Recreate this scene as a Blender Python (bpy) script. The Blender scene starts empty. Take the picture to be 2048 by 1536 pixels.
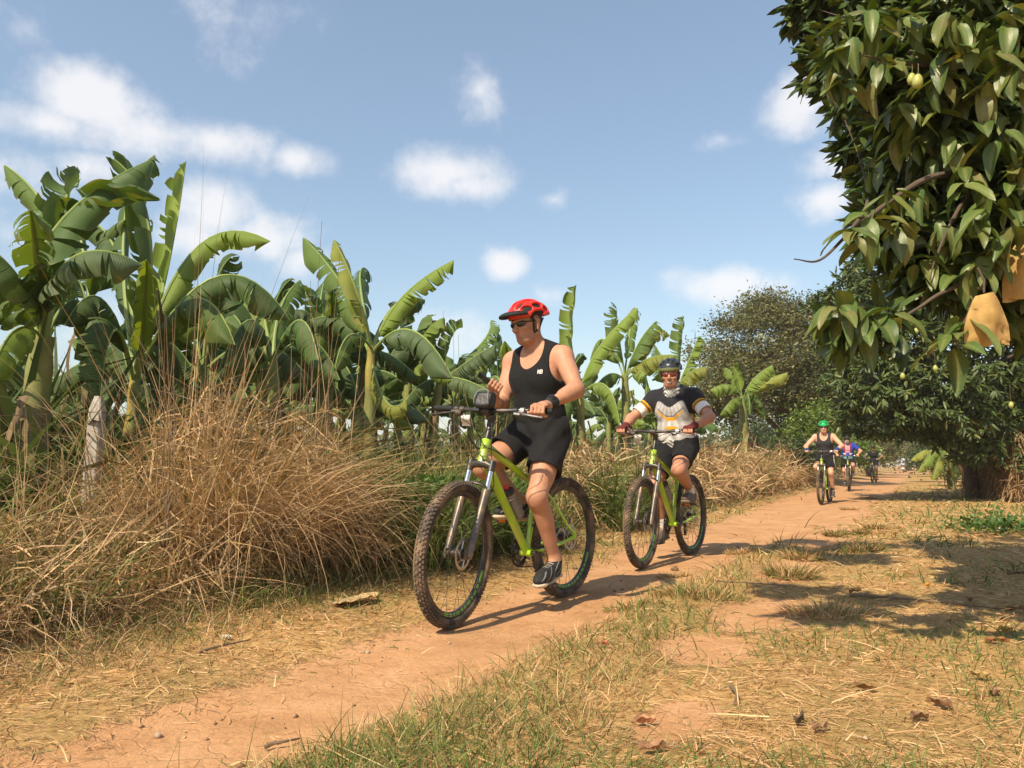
import bpy, math, random
import numpy as np
from mathutils import Vector, Matrix
rad = math.radians
rng = np.random.default_rng(11)
random.seed(5)
sc = bpy.context.scene
COL = sc.collection

# ------------------------------------------------------------------ camera
FPX = 1538.0                     # focal length in pixels of a 2048 px wide frame
CAM_H = 0.79
PITCH = math.atan(162 / FPX)
cam_d = bpy.data.cameras.new('camera')
cam = bpy.data.objects.new('camera', cam_d); COL.objects.link(cam)
cam_d.sensor_width = 36.0
cam_d.lens = FPX / 2048 * 36.0
cam_d.clip_end = 5000
cam_d.clip_start = 0.05
cam.location = (0, 0, CAM_H)
cam.rotation_euler = (math.pi / 2 + PITCH, 0, 0)
sc.camera = cam

# ------------------------------------------------------------------ sun, exposure, sky
SUN_EL = rad(47)
SUN_AZ = math.atan2(-0.60, -0.80)          # horizontal direction towards the sun (x, y): behind the camera, to the left
sun_dir = Vector((math.sin(SUN_AZ) * math.cos(SUN_EL), math.cos(SUN_AZ) * math.cos(SUN_EL), math.sin(SUN_EL)))
sl = bpy.data.lights.new('sun', 'SUN'); so = bpy.data.objects.new('sun', sl); COL.objects.link(so)
sl.energy = 4.6; sl.angle = rad(0.6); sl.color = (1.0, 0.85, 0.62)
so.rotation_euler = (-sun_dir).to_track_quat('-Z', 'Y').to_euler()
sc.view_settings.view_transform = 'Standard'
sc.view_settings.look = 'None'
sc.view_settings.gamma = 1.0
sc.view_settings.use_curve_mapping = False
sc.view_settings.exposure = 0.56
cy = sc.cycles
cy.max_bounces = 7; cy.diffuse_bounces = 3; cy.glossy_bounces = 3; cy.transmission_bounces = 4
cy.transparent_max_bounces = 6; cy.volume_bounces = 1
cy.caustics_reflective = False; cy.caustics_refractive = False
cy.sample_clamp_indirect = 6.0
cy.use_adaptive_sampling = True; cy.adaptive_threshold = 0.015

def pix_dir(px, py):
    x = (px - 1024) / FPX; y = (768 - py) / FPX
    c, s = math.cos(PITCH), math.sin(PITCH)
    return Vector((x, c - y * s, s + y * c))
def at(px, py, Y):
    """world point seen at photograph pixel (px,py), Y metres in front of the camera"""
    d = pix_dir(px, py)
    return Vector((0, 0, CAM_H)) + d * (Y / d.y)
def on_ground(px, py, z=0.0):
    d = pix_dir(px, py); t = (z - CAM_H) / d.z
    return Vector((d.x * t, d.y * t, z))

w = bpy.data.worlds.new('World'); w.cycles.sampling_method = 'MANUAL'; w.cycles.sample_map_resolution = 256; sc.world = w; w.use_nodes = True
nt = w.node_tree; nt.nodes.clear()
def wn(t, **k):
    n = nt.nodes.new(t)
    for a, b in k.items(): setattr(n, a, b)
    return n
def wmath(op, a, b=None, clamp=False):
    n = wn('ShaderNodeMath', operation=op, use_clamp=clamp)
    for i, v in enumerate((a, b)):
        if v is None: continue
        if isinstance(v, (int, float)): n.inputs[i].default_value = v
        else: nt.links.new(v, n.inputs[i])
    return n.outputs[0]
sky = wn('ShaderNodeTexSky', sky_type='NISHITA', sun_disc=False)
sky.sun_elevation = SUN_EL; sky.sun_rotation = SUN_AZ % (2 * math.pi)
sky.air_density = 1.35; sky.dust_density = .8; sky.ozone_density = 1.6; sky.altitude = 50
tc = wn('ShaderNodeTexCoord')
# cumulus: soft blobs at fixed places of the sky, broken up by noise
blobs = [  # px, py, radius x, radius y (in photograph pixels), density
    (175, 205, 110, 70, 1.1), (110, 250, 140, 50, .9), (300, 265, 120, 50, .8), (440, 285, 120, 55, 1.0), (40, 330, 160, 70, .5), (170, 335, 90, 45, .8),
    (430, 420, 85, 75, 1.2), (520, 480, 130, 60, 1.0), (400, 480, 130, 60, .8), (600, 520, 80, 50, .8), (595, 318, 62, 34, .85), (890, 345, 125, 58, 1.05), (930, 370, 95, 40, .9),
    (960, 185, 75, 60, .62), (1010, 530, 55, 38, 1.0), (1110, 590, 80, 40, .6), (880, 655, 110, 50, .6), (1600, 205, 80, 62, 1.05), (1690, 325, 90, 40, 1.0), (1650, 398, 60, 42, .95),
    (1475, 568, 120, 40, 1.0), (1108, 398, 30, 22, .5), (620, 640, 90, 50, .7), (330, 690, 160, 60, .6), (90, 480, 120, 60, .6), (1440, 280, 40, 16, .3), (30, 30, 60, 45, .28), (520, 60, 90, 60, .15),
]
fields = []
rg = random.Random(3)
spec = []
for (px, py, rx, ry, dn) in blobs:
    spec.append((pix_dir(px, py).normalized(), 1.15 * rx / FPX, 1.15 * ry / FPX, dn))
for k in range(14):                      # the same kind of sky all round
    a = rg.uniform(rad(44), rad(316)); e = rad(rg.uniform(5, 50))
    c = Vector((math.sin(a) * math.cos(e), math.cos(a) * math.cos(e), math.sin(e)))
    r0 = rg.uniform(.08, .17)
    spec.append((c, r0, r0 * rg.uniform(.4, .6), rg.uniform(.5, 1)))
nz = wn('ShaderNodeTexNoise'); nz.inputs['Scale'].default_value = 11; nz.inputs['Detail'].default_value = 7.0; nz.inputs['Roughness'].default_value = .60
nt.links.new(tc.outputs['Generated'], nz.inputs['Vector'])
acc = None
for (c, rx, ry, dn) in spec:
    e1 = Vector((c.y, -c.x, 0)).normalized(); e2 = c.cross(e1).normalized()
    mp = wn('ShaderNodeMapping', vector_type='TEXTURE'); nt.links.new(tc.outputs['Generated'], mp.inputs['Vector'])
    mp.inputs['Location'].default_value = c; mp.inputs['Scale'].default_value = (rx, ry, .6)
    mp.inputs['Rotation'].default_value = Matrix((e1, e2, c)).transposed().to_euler()
    ln = wn('ShaderNodeVectorMath', operation='LENGTH'); nt.links.new(mp.outputs[0], ln.inputs[0])
    f = wn('ShaderNodeMath', operation='MULTIPLY_ADD'); nt.links.new(ln.outputs['Value'], f.inputs[0]); f.inputs[1].default_value = -dn; f.inputs[2].default_value = dn
    acc = f.outputs[0] if acc is None else wmath('MAXIMUM', acc, f.outputs[0])
acc = wmath('MAXIMUM', acc, -.6)
fld = wmath('ADD', acc, wmath('MULTIPLY', wmath('SUBTRACT', nz.outputs['Fac'], .50), 2.1))
mr = wn('ShaderNodeMapRange', interpolation_type='SMOOTHSTEP'); nt.links.new(fld, mr.inputs['Value'])
mr.inputs['From Min'].default_value = 0.0; mr.inputs['From Max'].default_value = .95
hz = wn('ShaderNodeTexNoise'); hz.inputs['Scale'].default_value = 2.2; hz.inputs['Detail'].default_value = 3
nt.links.new(tc.outputs['Generated'], hz.inputs['Vector'])
thin = wmath('MULTIPLY', wmath('SUBTRACT', hz.outputs['Fac'], .42, clamp=True), .55)
sepz = wn('ShaderNodeSeparateXYZ'); nt.links.new(tc.outputs['Generated'], sepz.inputs[0])
low = wmath('POWER', wmath('SUBTRACT', 1.0, wmath('MAXIMUM', sepz.outputs['Z'], 0.0)), 7.0)          # milky dry-season air near the horizon
thin = wmath('MAXIMUM', wmath('MAXIMUM', thin, .14), wmath('MULTIPLY', low, .60))
veil = wn('ShaderNodeMix', data_type='RGBA')
nt.links.new(thin, veil.inputs['Factor']); nt.links.new(sky.outputs[0], veil.inputs['A']); veil.inputs['B'].default_value = (4.4, 5.1, 5.8, 1)
mixn = wn('ShaderNodeMix', data_type='RGBA')
nt.links.new(wmath('MULTIPLY', mr.outputs[0], .80), mixn.inputs['Factor'])
nt.links.new(veil.outputs['Result'], mixn.inputs['A'])
mixn.inputs['B'].default_value = (6.6, 6.45, 6.45, 1)
bg = wn('ShaderNodeBackground'); bg.inputs['Strength'].default_value = 0.108
nt.links.new(mixn.outputs['Result'], bg.inputs['Color'])
out = wn('ShaderNodeOutputWorld'); nt.links.new(bg.outputs[0], out.inputs[0])

# ------------------------------------------------------------------ path coordinates: u along the track, v to its right
PU = np.array([0.468, 0.884]); PV = np.array([0.884, -0.468])
def uv_of(x, y):
    return x * PU[0] + y * PU[1], x * PV[0] + y * PV[1] + 2.03
def xy_of(u, v):
    v = v - 2.03
    return u * PU[0] + v * PV[0], u * PU[1] + v * PV[1]
def path_half(u):
    return np.clip(0.30 + 0.038 * (u - 2.0), .28, 1.0)
def path_mid(u):
    return 0.12 + 0.06 * np.sin(u * .55 + .4) * np.clip(u / 6, 0, 1)
def lump(x, y):
    return (np.sin(x * 2.1 + 1.3 * np.sin(y * 1.7)) * np.sin(y * 2.6 + .7) * .012 + np.sin(x * 5.3 + y * 1.9) * np.sin(y * 4.7 - x * 2.2) * .006)
def gz(x, y):
    u, v = uv_of(x, y)
    s = (v - path_mid(u)) / (path_half(u) + .08)
    z = -0.035 * np.exp(-s ** 4) + lump(x, y)
    z = z + np.clip((-v - .8) * .10, 0, .14)                      # a low bank on the left
    z = z - .02 * np.exp(-((v - 1.2) / .3) ** 2) + .03 * np.exp(-((v - .72) / .25) ** 2) * np.clip((9 - u) / 4, 0, 1)
    return z

# ------------------------------------------------------------------ helpers
def tag(o, label=None, cat=None, group=None, kind=None):
    if label: o['label'] = label
    if cat: o['category'] = cat
    if group: o['group'] = group
    if kind: o['kind'] = kind
    return o
def obj(name, me, mat=None, parent=None):
    if mat is not None and not me.materials: me.materials.append(mat)
    o = bpy.data.objects.new(name, me); COL.objects.link(o)
    if parent is not None: o.parent = parent
    return o
def empty(name, loc=(0, 0, 0), rz=0.0, parent=None):
    o = bpy.data.objects.new(name, None); COL.objects.link(o)
    o.location = loc; o.rotation_euler = (0, 0, rz); o.empty_display_size = .1
    if parent is not None: o.parent = parent
    return o
def copy_tree(o, parent=None):
    c = o.copy(); COL.objects.link(c); c.parent = parent
    for ch in list(o.children): copy_tree(ch, c)
    return c
def mesh_np(name, V, F, col=None, smooth=True, uv=None):
    me = bpy.data.meshes.new(name)
    V = np.ascontiguousarray(V, np.float32); F = np.ascontiguousarray(F, np.int32)
    k = F.shape[1]
    me.vertices.add(len(V)); me.vertices.foreach_set('co', V.ravel())
    me.loops.add(F.size); me.loops.foreach_set('vertex_index', F.ravel())
    me.polygons.add(len(F)); me.polygons.foreach_set('loop_start', np.arange(len(F), dtype=np.int32) * k)
    if smooth: me.polygons.foreach_set('use_smooth', np.ones(len(F), bool))
    me.update(calc_edges=True)
    if col is not None:
        c = np.ones((len(V), 4), np.float32); c[:, :3] = col
        a = me.color_attributes.new('Col', 'FLOAT_COLOR', 'POINT'); a.data.foreach_set('color', c.ravel())
    if uv is not None:
        l = me.uv_layers.new(name='UVMap'); l.data.foreach_set('uv', np.ascontiguousarray(uv[F.ravel()], np.float32).ravel())
    return me
def unit(v): return v / (np.linalg.norm(v) + 1e-12)
A3 = lambda *a: np.array(a, float)

class MB:
    """collects tubes, boxes and lathes into one mesh"""
    def __init__(s): s.v = []; s.f = []
    def _add(s, vs, fs):
        n = len(s.v); s.v += [tuple(map(float, p)) for p in vs]; s.f += [tuple(i + n for i in q) for q in fs]; return s
    def tube(s, pts, r, seg=8, cap=True, flat=None):
        pts = [np.array(p, float) for p in pts]; n = len(pts)
        rs = [r] * n if np.isscalar(r) else list(r)
        vs = []; ref = None
        for i, p in enumerate(pts):
            t = unit(pts[min(i + 1, n - 1)] - pts[max(i - 1, 0)])
            if ref is None:
                ref = A3(0, 0, 1) if abs(t[2]) < .9 else A3(1, 0, 0)
            a = unit(ref - t * ref.dot(t)); b = np.cross(t, a); ref = a
            fa, fb = (1, 1) if flat is None else flat
            for k in range(seg):
                g = 2 * math.pi * k / seg
                vs.append(p + rs[i] * (a * math.cos(g) * fa + b * math.sin(g) * fb))
        fs = []
        for i in range(n - 1):
            for k in range(seg):
                fs.append((i * seg + k, i * seg + (k + 1) % seg, (i + 1) * seg + (k + 1) % seg, (i + 1) * seg + k))
        if cap:
            fs.append(tuple(range(seg))[::-1]); fs.append(tuple((n - 1) * seg + k for k in range(seg)))
        return s._add(vs, fs)
    def box(s, c, size, M=None):
        M = np.eye(3) if M is None else np.array(M, float)
        vs = [np.array(c, float) + M @ (np.array((x, y, z)) * np.array(size) / 2) for x in (-1, 1) for y in (-1, 1) for z in (-1, 1)]
        return s._add(vs, [(0, 1, 3, 2), (4, 6, 7, 5), (0, 4, 5, 1), (2, 3, 7, 6), (0, 2, 6, 4), (1, 5, 7, 3)])
    def ring(s, prof, seg=64, a0=0, a1=2 * math.pi, closed_prof=True):
        """revolve a profile of (radius, y) about the y axis"""
        full = abs(a1 - a0 - 2 * math.pi) < 1e-6
        m = seg if full else seg + 1; k = len(prof); vs = []; fs = []
        for i in range(m):
            g = a0 + (a1 - a0) * i / seg
            for (r, y) in prof: vs.append((r * math.cos(g), y, r * math.sin(g)))
        for i in range(seg):
            j = (i + 1) % m
            for q in range(k if closed_prof else k - 1):
                fs.append((i * k + q, i * k + (q + 1) % k, j * k + (q + 1) % k, j * k + q))
        if not full and closed_prof:
            fs.append(tuple(range(k))); fs.append(tuple((m - 1) * k + q for q in range(k))[::-1])
        return s._add(vs, fs)
    def ball(s, c, r, seg=12, rings=8, M=None):
        r = (r, r, r) if np.isscalar(r) else r; M = np.eye(3) if M is None else np.array(M, float)
        vs = []; fs = []
        for i in range(rings + 1):
            th = math.pi * i / rings
            for k in range(seg):
                g = 2 * math.pi * k / seg
                vs.append(np.array(c, float) + M @ np.array((r[0] * math.sin(th) * math.cos(g), r[1] * math.sin(th) * math.sin(g), r[2] * math.cos(th))))
        for i in range(rings):
            for k in range(seg):
                fs.append((i * seg + k, (i + 1) * seg + k, (i + 1) * seg + (k + 1) % seg, i * seg + (k + 1) % seg))
        return s._add(vs, fs)
    def mesh(s, name, smooth=True):
        me = bpy.data.meshes.new(name); me.from_pydata(s.v, [], s.f)
        if smooth:
            me.polygons.foreach_set('use_smooth', np.ones(len(s.f), bool))
            me.update(); me.set_sharp_from_angle(angle=rad(42))
        me.update(); return me
    def build(s, name, mat, parent=None, smooth=True):
        return obj(name, s.mesh(name, smooth), mat, parent)
def bez(p0, p1, p2, n=10):
    p0, p1, p2 = (np.array(p, float) for p in (p0, p1, p2))
    return [(1 - t) ** 2 * p0 + 2 * t * (1 - t) * p1 + t * t * p2 for t in np.linspace(0, 1, n)]
def smooth_path(P, n=8):
    P = [np.array(p, float) for p in P]; Q = [2 * P[0] - P[1]] + P + [2 * P[-1] - P[-2]]; out = []
    for i in range(1, len(Q) - 2):
        a, b, c, d = Q[i - 1], Q[i], Q[i + 1], Q[i + 2]
        for t in np.linspace(0, 1, n, endpoint=False):
            out.append(.5 * ((2 * b) + (c - a) * t + (2 * a - 5 * b + 4 * c - d) * t * t + (-a + 3 * b - 3 * c + d) * t ** 3))
    return out + [P[-1]]

# ------------------------------------------------------------------ materials
def new_mat(name):
    m = bpy.data.materials.new(name); m.use_nodes = True
    t = m.node_tree; p = t.nodes['Principled BSDF']; return m, t, p
def mat(name, col, rough=.5, metal=0.0, spec=.5, coat=0.0, var=.12, vscale=30.0, bump=0.0, bscale=80.0, dirt=None, dirt_amt=0.0, dirt_scale=14.0):
    """plain surface with slight procedural mottling, relief and (optionally) dust"""
    m, t, p = new_mat(name); N = t.nodes; L = t.links
    tcn = N.new('ShaderNodeTexCoord'); n1 = N.new('ShaderNodeTexNoise'); n1.inputs['Scale'].default_value = vscale; n1.inputs['Detail'].default_value = 4
    L.new(tcn.outputs['Object'], n1.inputs['Vector'])
    mx = N.new('ShaderNodeMix'); mx.data_type = 'RGBA'
    mx.inputs['A'].default_value = tuple(c * (1 - var) for c in col) + (1,); mx.inputs['B'].default_value = tuple(min(1, c * (1 + var)) for c in col) + (1,)
    L.new(n1.outputs['Fac'], mx.inputs['Factor']); last = mx.outputs['Result']
    if dirt:
        n2 = N.new('ShaderNodeTexNoise'); n2.inputs['Scale'].default_value = dirt_scale; n2.inputs['Detail'].default_value = 6
        L.new(tcn.outputs['Object'], n2.inputs['Vector'])
        mrg = N.new('ShaderNodeMapRange'); mrg.inputs['From Min'].default_value = .42; mrg.inputs['From Max'].default_value = .66; mrg.inputs['To Max'].default_value = dirt_amt
        L.new(n2.outputs['Fac'], mrg.inputs['Value'])
        m2 = N.new('ShaderNodeMix'); m2.data_type = 'RGBA'; L.new(mrg.outputs[0], m2.inputs['Factor']); L.new(last, m2.inputs['A']); m2.inputs['B'].default_value = tuple(dirt) + (1,)
        last = m2.outputs['Result']
    L.new(last, p.inputs['Base Color'])
    p.inputs['Roughness'].default_value = rough; p.inputs['Metallic'].default_value = metal
    p.inputs['Specular IOR Level'].default_value = spec; p.inputs['Coat Weight'].default_value = coat
    if bump:
        nb = N.new('ShaderNodeTexNoise'); nb.inputs['Scale'].default_value = bscale; nb.inputs['Detail'].default_value = 5
        L.new(tcn.outputs['Object'], nb.inputs['Vector'])
        b = N.new('ShaderNodeBump'); b.inputs['Strength'].default_value = bump; b.inputs['Distance'].default_value = .01
        L.new(nb.outputs['Fac'], b.inputs['Height']); L.new(b.outputs[0], p.inputs['Normal'])
    return m
def mat_col(name, rough=.6, spec=.3, trans=0.0, trans_tint=(1.25, 1.15, .5), var=.12, vscale=25.0, bump=0.0, bscale=60.0, sheen=0.0, sss=0.0, veins=False):
    """surface that takes its colour from the mesh's own colour attribute"""
    m, t, p = new_mat(name); N = t.nodes; L = t.links
    a = N.new('ShaderNodeAttribute'); a.attribute_name = 'Col'
    tcn = N.new('ShaderNodeTexCoord'); n1 = N.new('ShaderNodeTexNoise'); n1.inputs['Scale'].default_value = vscale; n1.inputs['Detail'].default_value = 4
    L.new(tcn.outputs['Object'], n1.inputs['Vector'])
    mrg = N.new('ShaderNodeMapRange'); mrg.inputs['To Min'].default_value = 1 - var * 1.6; mrg.inputs['To Max'].default_value = 1 + var * 1.6
    L.new(n1.outputs['Fac'], mrg.inputs['Value'])
    mul = N.new('ShaderNodeVectorMath'); mul.operation = 'SCALE'; L.new(a.outputs['Color'], mul.inputs[0]); L.new(mrg.outputs[0], mul.inputs['Scale'])
    col = mul.outputs[0]
    bh = None
    if veins:
        uvn = N.new('ShaderNodeUVMap'); wv = N.new('ShaderNodeTexWave'); wv.inputs['Scale'].default_value = 20; wv.inputs['Distortion'].default_value = 1.5; wv.inputs['Detail'].default_value = 3
        L.new(uvn.outputs[0], wv.inputs['Vector'])
        m2 = N.new('ShaderNodeMapRange'); m2.inputs['To Min'].default_value = .86; m2.inputs['To Max'].default_value = 1.1; L.new(wv.outputs['Fac'], m2.inputs['Value'])
        mu2 = N.new('ShaderNodeVectorMath'); mu2.operation = 'SCALE'; L.new(col, mu2.inputs[0]); L.new(m2.outputs[0], mu2.inputs['Scale']); col = mu2.outputs[0]
        b = N.new('ShaderNodeBump'); b.inputs['Strength'].default_value = .35; b.inputs['Distance'].default_value = .012
        L.new(wv.outputs['Fac'], b.inputs['Height']); L.new(b.outputs[0], p.inputs['Normal'])
    elif bump:
        nb = N.new('ShaderNodeTexNoise'); nb.inputs['Scale'].default_value = bscale; nb.inputs['Detail'].default_value = 5
        L.new(tcn.outputs['Object'], nb.inputs['Vector'])
        b = N.new('ShaderNodeBump'); b.inputs['Strength'].default_value = bump; b.inputs['Distance'].default_value = .01
        L.new(nb.outputs['Fac'], b.inputs['Height']); L.new(b.outputs[0], p.inputs['Normal'])
    L.new(col, p.inputs['Base Color'])
    p.inputs['Roughness'].default_value = rough; p.inputs['Specular IOR Level'].default_value = spec
    p.inputs['Sheen Weight'].default_value = sheen
    if sss:
        p.inputs['Subsurface Weight'].default_value = sss; p.inputs['Subsurface Radius'].default_value = (.012, .005, .003); p.inputs['Subsurface Scale'].default_value = 1.0
    if trans:
        tr = N.new('ShaderNodeBsdfTranslucent'); mt = N.new('ShaderNodeVectorMath'); mt.operation = 'MULTIPLY'
        L.new(col, mt.inputs[0]); mt.inputs[1].default_value = trans_tint; L.new(mt.outputs[0], tr.inputs['Color'])
        ms = N.new('ShaderNodeMixShader'); ms.inputs[0].default_value = trans
        L.new(p.outputs[0], ms.inputs[1]); L.new(tr.outputs[0], ms.inputs[2])
        L.new(ms.outputs[0], t.nodes['Material Output'].inputs['Surface'])
    return m

# ------------------------------------------------------------------ ground sheet and dirt track
def axis(dense0, dense1, step, far0, far1, g=1.09):
    a = list(np.arange(dense0, dense1, step)); d = step
    while a[-1] < far1: d *= g; a.append(a[-1] + d)
    d = step; b = [dense0]
    while b[-1] > far0: d *= g; b.append(b[-1] - d)
    return np.array(b[::-1][:-1] + a)
ua = axis(0.6, 9.0, .05, -400, 1500); va = axis(-1.6, 3.4, .045, -900, 900)
UU, VV = np.meshgrid(ua, va, indexing='ij')
GX, GY = xy_of(UU, VV)
GZ = gz(GX, GY) * np.exp(-np.clip(np.hypot(GX, GY) - 60, 0, None) / 60)
idx = np.arange(UU.size).reshape(UU.shape)
GF = np.stack([idx[:-1, :-1], idx[1:, :-1], idx[1:, 1:], idx[:-1, 1:]], -1).reshape(-1, 4)
gme = mesh_np('ground', np.stack([GX, GY, GZ], -1).reshape(-1, 3), GF)
def soft(x, a, b):
    t = np.clip((x - a) / (b - a), 0, 1); return t * t * (3 - 2 * t)
def path_amount(u, v):
    s = np.abs(v - path_mid(u)) - path_half(u)
    return 1 - soft(s, -.16, .30)
bare = [(1.24, 4.5, .34, .75), (1.15, 3.5, .26, .42), (1.1, 6.3, .30, .9), (1.3, 2.5, .16, .35), (.95, 9.5, .5, 2.2), (.8, 14, .6, 4)]   # v, u, rv, ru of worn spots
def bare_amount(u, v):
    m = np.zeros_like(u)
    for (bv, bu, rv, ru) in bare: m = np.maximum(m, 1 - soft(np.hypot((v - bv) / rv, (u - bu) / ru), .4, 1.25))
    return m
pa = np.maximum(path_amount(UU, VV), .85 * bare_amount(UU, VV)).ravel()
at1 = gme.attributes.new('path', 'FLOAT', 'POINT'); at1.data.foreach_set('value', pa.astype(np.float32))
gm, t, p = new_mat('dry_earth'); N = t.nodes; L = t.links
geo = N.new('ShaderNodeNewGeometry')
def noise(scale, detail=5, rough=.55, vec=None):
    n = N.new('ShaderNodeTexNoise'); n.inputs['Scale'].default_value = scale; n.inputs['Detail'].default_value = detail; n.inputs['Roughness'].default_value = rough
    L.new(vec or geo.outputs['Position'], n.inputs['Vector']); return n.outputs['Fac']
def mth(op, a, b=None, c=None, clamp=False):
    n = N.new('ShaderNodeMath'); n.operation = op; n.use_clamp = clamp
    for i, v in enumerate((a, b, c)):
        if v is None: continue
        if isinstance(v, (int, float)): n.inputs[i].default_value = v
        else: L.new(v, n.inputs[i])
    return n.outputs[0]
def ramp(fac, stops):
    r = N.new('ShaderNodeValToRGB'); L.new(fac, r.inputs[0]); e = r.color_ramp.elements
    while len(e) < len(stops): e.new(.5)
    for q, (pos, c) in zip(e, stops): q.position = pos; q.color = tuple(c) + (1,)
    return r.outputs[0]
def mixc(f, a, b):
    n = N.new('ShaderNodeMix'); n.data_type = 'RGBA'
    for s_, v in (('Factor', f), ('A', a), ('B', b)):
        if isinstance(v, (int, float)): n.inputs[s_].default_value = v
        elif isinstance(v, tuple): n.inputs[s_].default_value = v + (1,)
        else: L.new(v, n.inputs[s_])
    return n.outputs['Result']
atn = N.new('ShaderNodeAttribute'); atn.attribute_name = 'path'
edge = mth('ADD', atn.outputs['Fac'], mth('MULTIPLY', mth('SUBTRACT', noise(7, 6, .65), .5), 1.1))
msk = N.new('ShaderNodeMapRange'); msk.interpolation_type = 'SMOOTHSTEP'; msk.inputs['From Min'].default_value = .32; msk.inputs['From Max'].default_value = .62; L.new(edge, msk.inputs['Value'])
dirt_c = ramp(noise(3.2, 8, .62), [(.28, (.41, .215, .10)), (.5, (.52, .285, .138)), (.72, (.60, .35, .185))])
dirt_c = mixc(mth('MULTIPLY', mth('SUBTRACT', noise(60, 4), .45, clamp=True), 1.2), dirt_c, (.28, .16, .085))
litter = ramp(noise(26, 8, .7), [(.3, (.25, .145, .06)), (.5, (.43, .26, .105)), (.7, (.56, .36, .155))])
grn = ramp(noise(1.3, 4), [(.48, (0, 0, 0)), (.66, (1, 1, 1))])
litter = mixc(mth('MULTIPLY', grn, .35), litter, (.13, .14, .045))
col = mixc(msk.outputs[0], litter, dirt_c)
# dried mud plates
vec = N.new('ShaderNodeVectorMath'); vec.operation = 'ADD'; nn = N.new('ShaderNodeTexNoise'); nn.inputs['Scale'].default_value = 5; L.new(geo.outputs['Position'], nn.inputs['Vector'])
sc_ = N.new('ShaderNodeVectorMath'); sc_.operation = 'SCALE'; sc_.inputs['Scale'].default_value = .22; L.new(nn.outputs['Color'], sc_.inputs[0])
L.new(geo.outputs['Position'], vec.inputs[0]); L.new(sc_.outputs[0], vec.inputs[1])
vo = N.new('ShaderNodeTexVoronoi'); vo.feature = 'DISTANCE_TO_EDGE'; vo.inputs['Scale'].default_value = 9.5; L.new(vec.outputs[0], vo.inputs['Vector'])
cr = N.new('ShaderNodeMapRange'); cr.inputs['From Max'].default_value = .055; L.new(vo.outputs['Distance'], cr.inputs['Value'])
pl = noise(1.7, 3)
crk = mth('SUBTRACT', 1.0, mth('MULTIPLY', mth('SUBTRACT', 1.0, cr.outputs[0]), mth('MULTIPLY', mth('SUBTRACT', pl, .43, clamp=True), 6.0, clamp=True)))
col = mixc(mth('MULTIPLY', mth('MULTIPLY', mth('SUBTRACT', 1.0, crk), msk.outputs[0]), .24), col, (.22, .12, .06))
L.new(col, p.inputs['Base Color']); p.inputs['Roughness'].default_value = .95; p.inputs['Specular IOR Level'].default_value = .1
rutv = N.new('ShaderNodeMapping'); rutv.inputs['Rotation'].default_value = (0, 0, -math.atan2(PU[1], PU[0])); rutv.inputs['Scale'].default_value = (1, 1, 1); L.new(geo.outputs['Position'], rutv.inputs['Vector'])
rut2 = N.new('ShaderNodeVectorMath'); rut2.operation = 'MULTIPLY'; rut2.inputs[1].default_value = (.7, 13, 1); L.new(rutv.outputs[0], rut2.inputs[0])
rut = mth('MULTIPLY', noise(1.0, 5, .6, rut2.outputs[0]), msk.outputs[0])
hgt = mth('ADD', mth('MULTIPLY', rut, 1.2), mth('ADD', mth('MULTIPLY', mth('MULTIPLY', crk, msk.outputs[0]), .20), mth('ADD', mth('MULTIPLY', noise(14, 8, .65), .9), mth('MULTIPLY', noise(75, 6, .7), .22))))
bp = N.new('ShaderNodeBump'); bp.inputs['Strength'].default_value = .75; bp.inputs['Distance'].default_value = .022; L.new(hgt, bp.inputs['Height']); L.new(bp.outputs[0], p.inputs['Normal'])
tag(obj('ground', gme, gm), 'dry reddish earth with a worn bare track through straw', kind='structure')

# ------------------------------------------------------------------ grass ribbons
def ribbons(base, az, el, length, bend, width, col, segs=3, twist=None, tipcol=None, ground=True, wig=0.0):
    n = len(az); s = np.linspace(0, 1, segs + 1)
    twist = rng.uniform(-1.2, 1.2, n) if twist is None else twist
    P = np.zeros((n, segs + 1, 3)); P[:, 0] = base
    azs = az.copy()
    for i in range(segs):
        sm = (i + .5) / segs
        e = el - bend * sm ** 1.2
        azs = azs + wig * rng.normal(0, 1, n)
        st = np.stack([np.cos(e) * np.cos(azs), np.cos(e) * np.sin(azs), np.sin(e)], -1) * (length / segs)[:, None]
        P[:, i + 1] = P[:, i] + st
    if ground:
        g = gz(P[..., 0], P[..., 1]) + .004
        P[..., 2] = np.maximum(P[..., 2], g)
    h = np.stack([-np.sin(az), np.cos(az), np.zeros(n)], -1)
    upv = np.stack([-np.cos(az) * np.sin(el), -np.sin(az) * np.sin(el), np.cos(el)], -1)
    side = h * np.cos(twist)[:, None] + upv * np.sin(twist)[:, None]
    wv = (width[:, None] * np.clip(1.05 - s[None, :] ** 1.6, .05, 1)) / 2
    V = np.stack([P - side[:, None] * wv[..., None], P + side[:, None] * wv[..., None]], 2)      # n, segs+1, 2, 3
    tip = col if tipcol is None else tipcol
    C = col[:, None, :] * (1 - s[None, :, None]) + tip[:, None, :] * s[None, :, None]
    C = np.repeat(C[:, :, None, :], 2, 2)
    b = np.arange(n)[:, None] * (segs + 1) * 2 + np.arange(segs)[None] * 2
    F = np.stack([b, b + 1, b + 3, b + 2], -1).reshape(-1, 4)
    return V.reshape(-1, 3), F, C.reshape(-1, 3)
def join(parts):
    V = []; F = []; C = []; o = 0
    for v, f, c in parts: V.append(v); F.append(f + o); C.append(c); o += len(v)
    return np.concatenate(V), np.concatenate(F), np.concatenate(C)
STRAW = np.array([[.58, .37, .18], [.50, .31, .145], [.66, .45, .25], [.43, .255, .115], [.54, .335, .17]])
TAN = np.array([[.47, .33, .185], [.39, .26, .14], [.55, .41, .24], [.31, .20, .105], [.46, .31, .17], [.60, .46, .28], [.36, .27, .12]])
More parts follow.
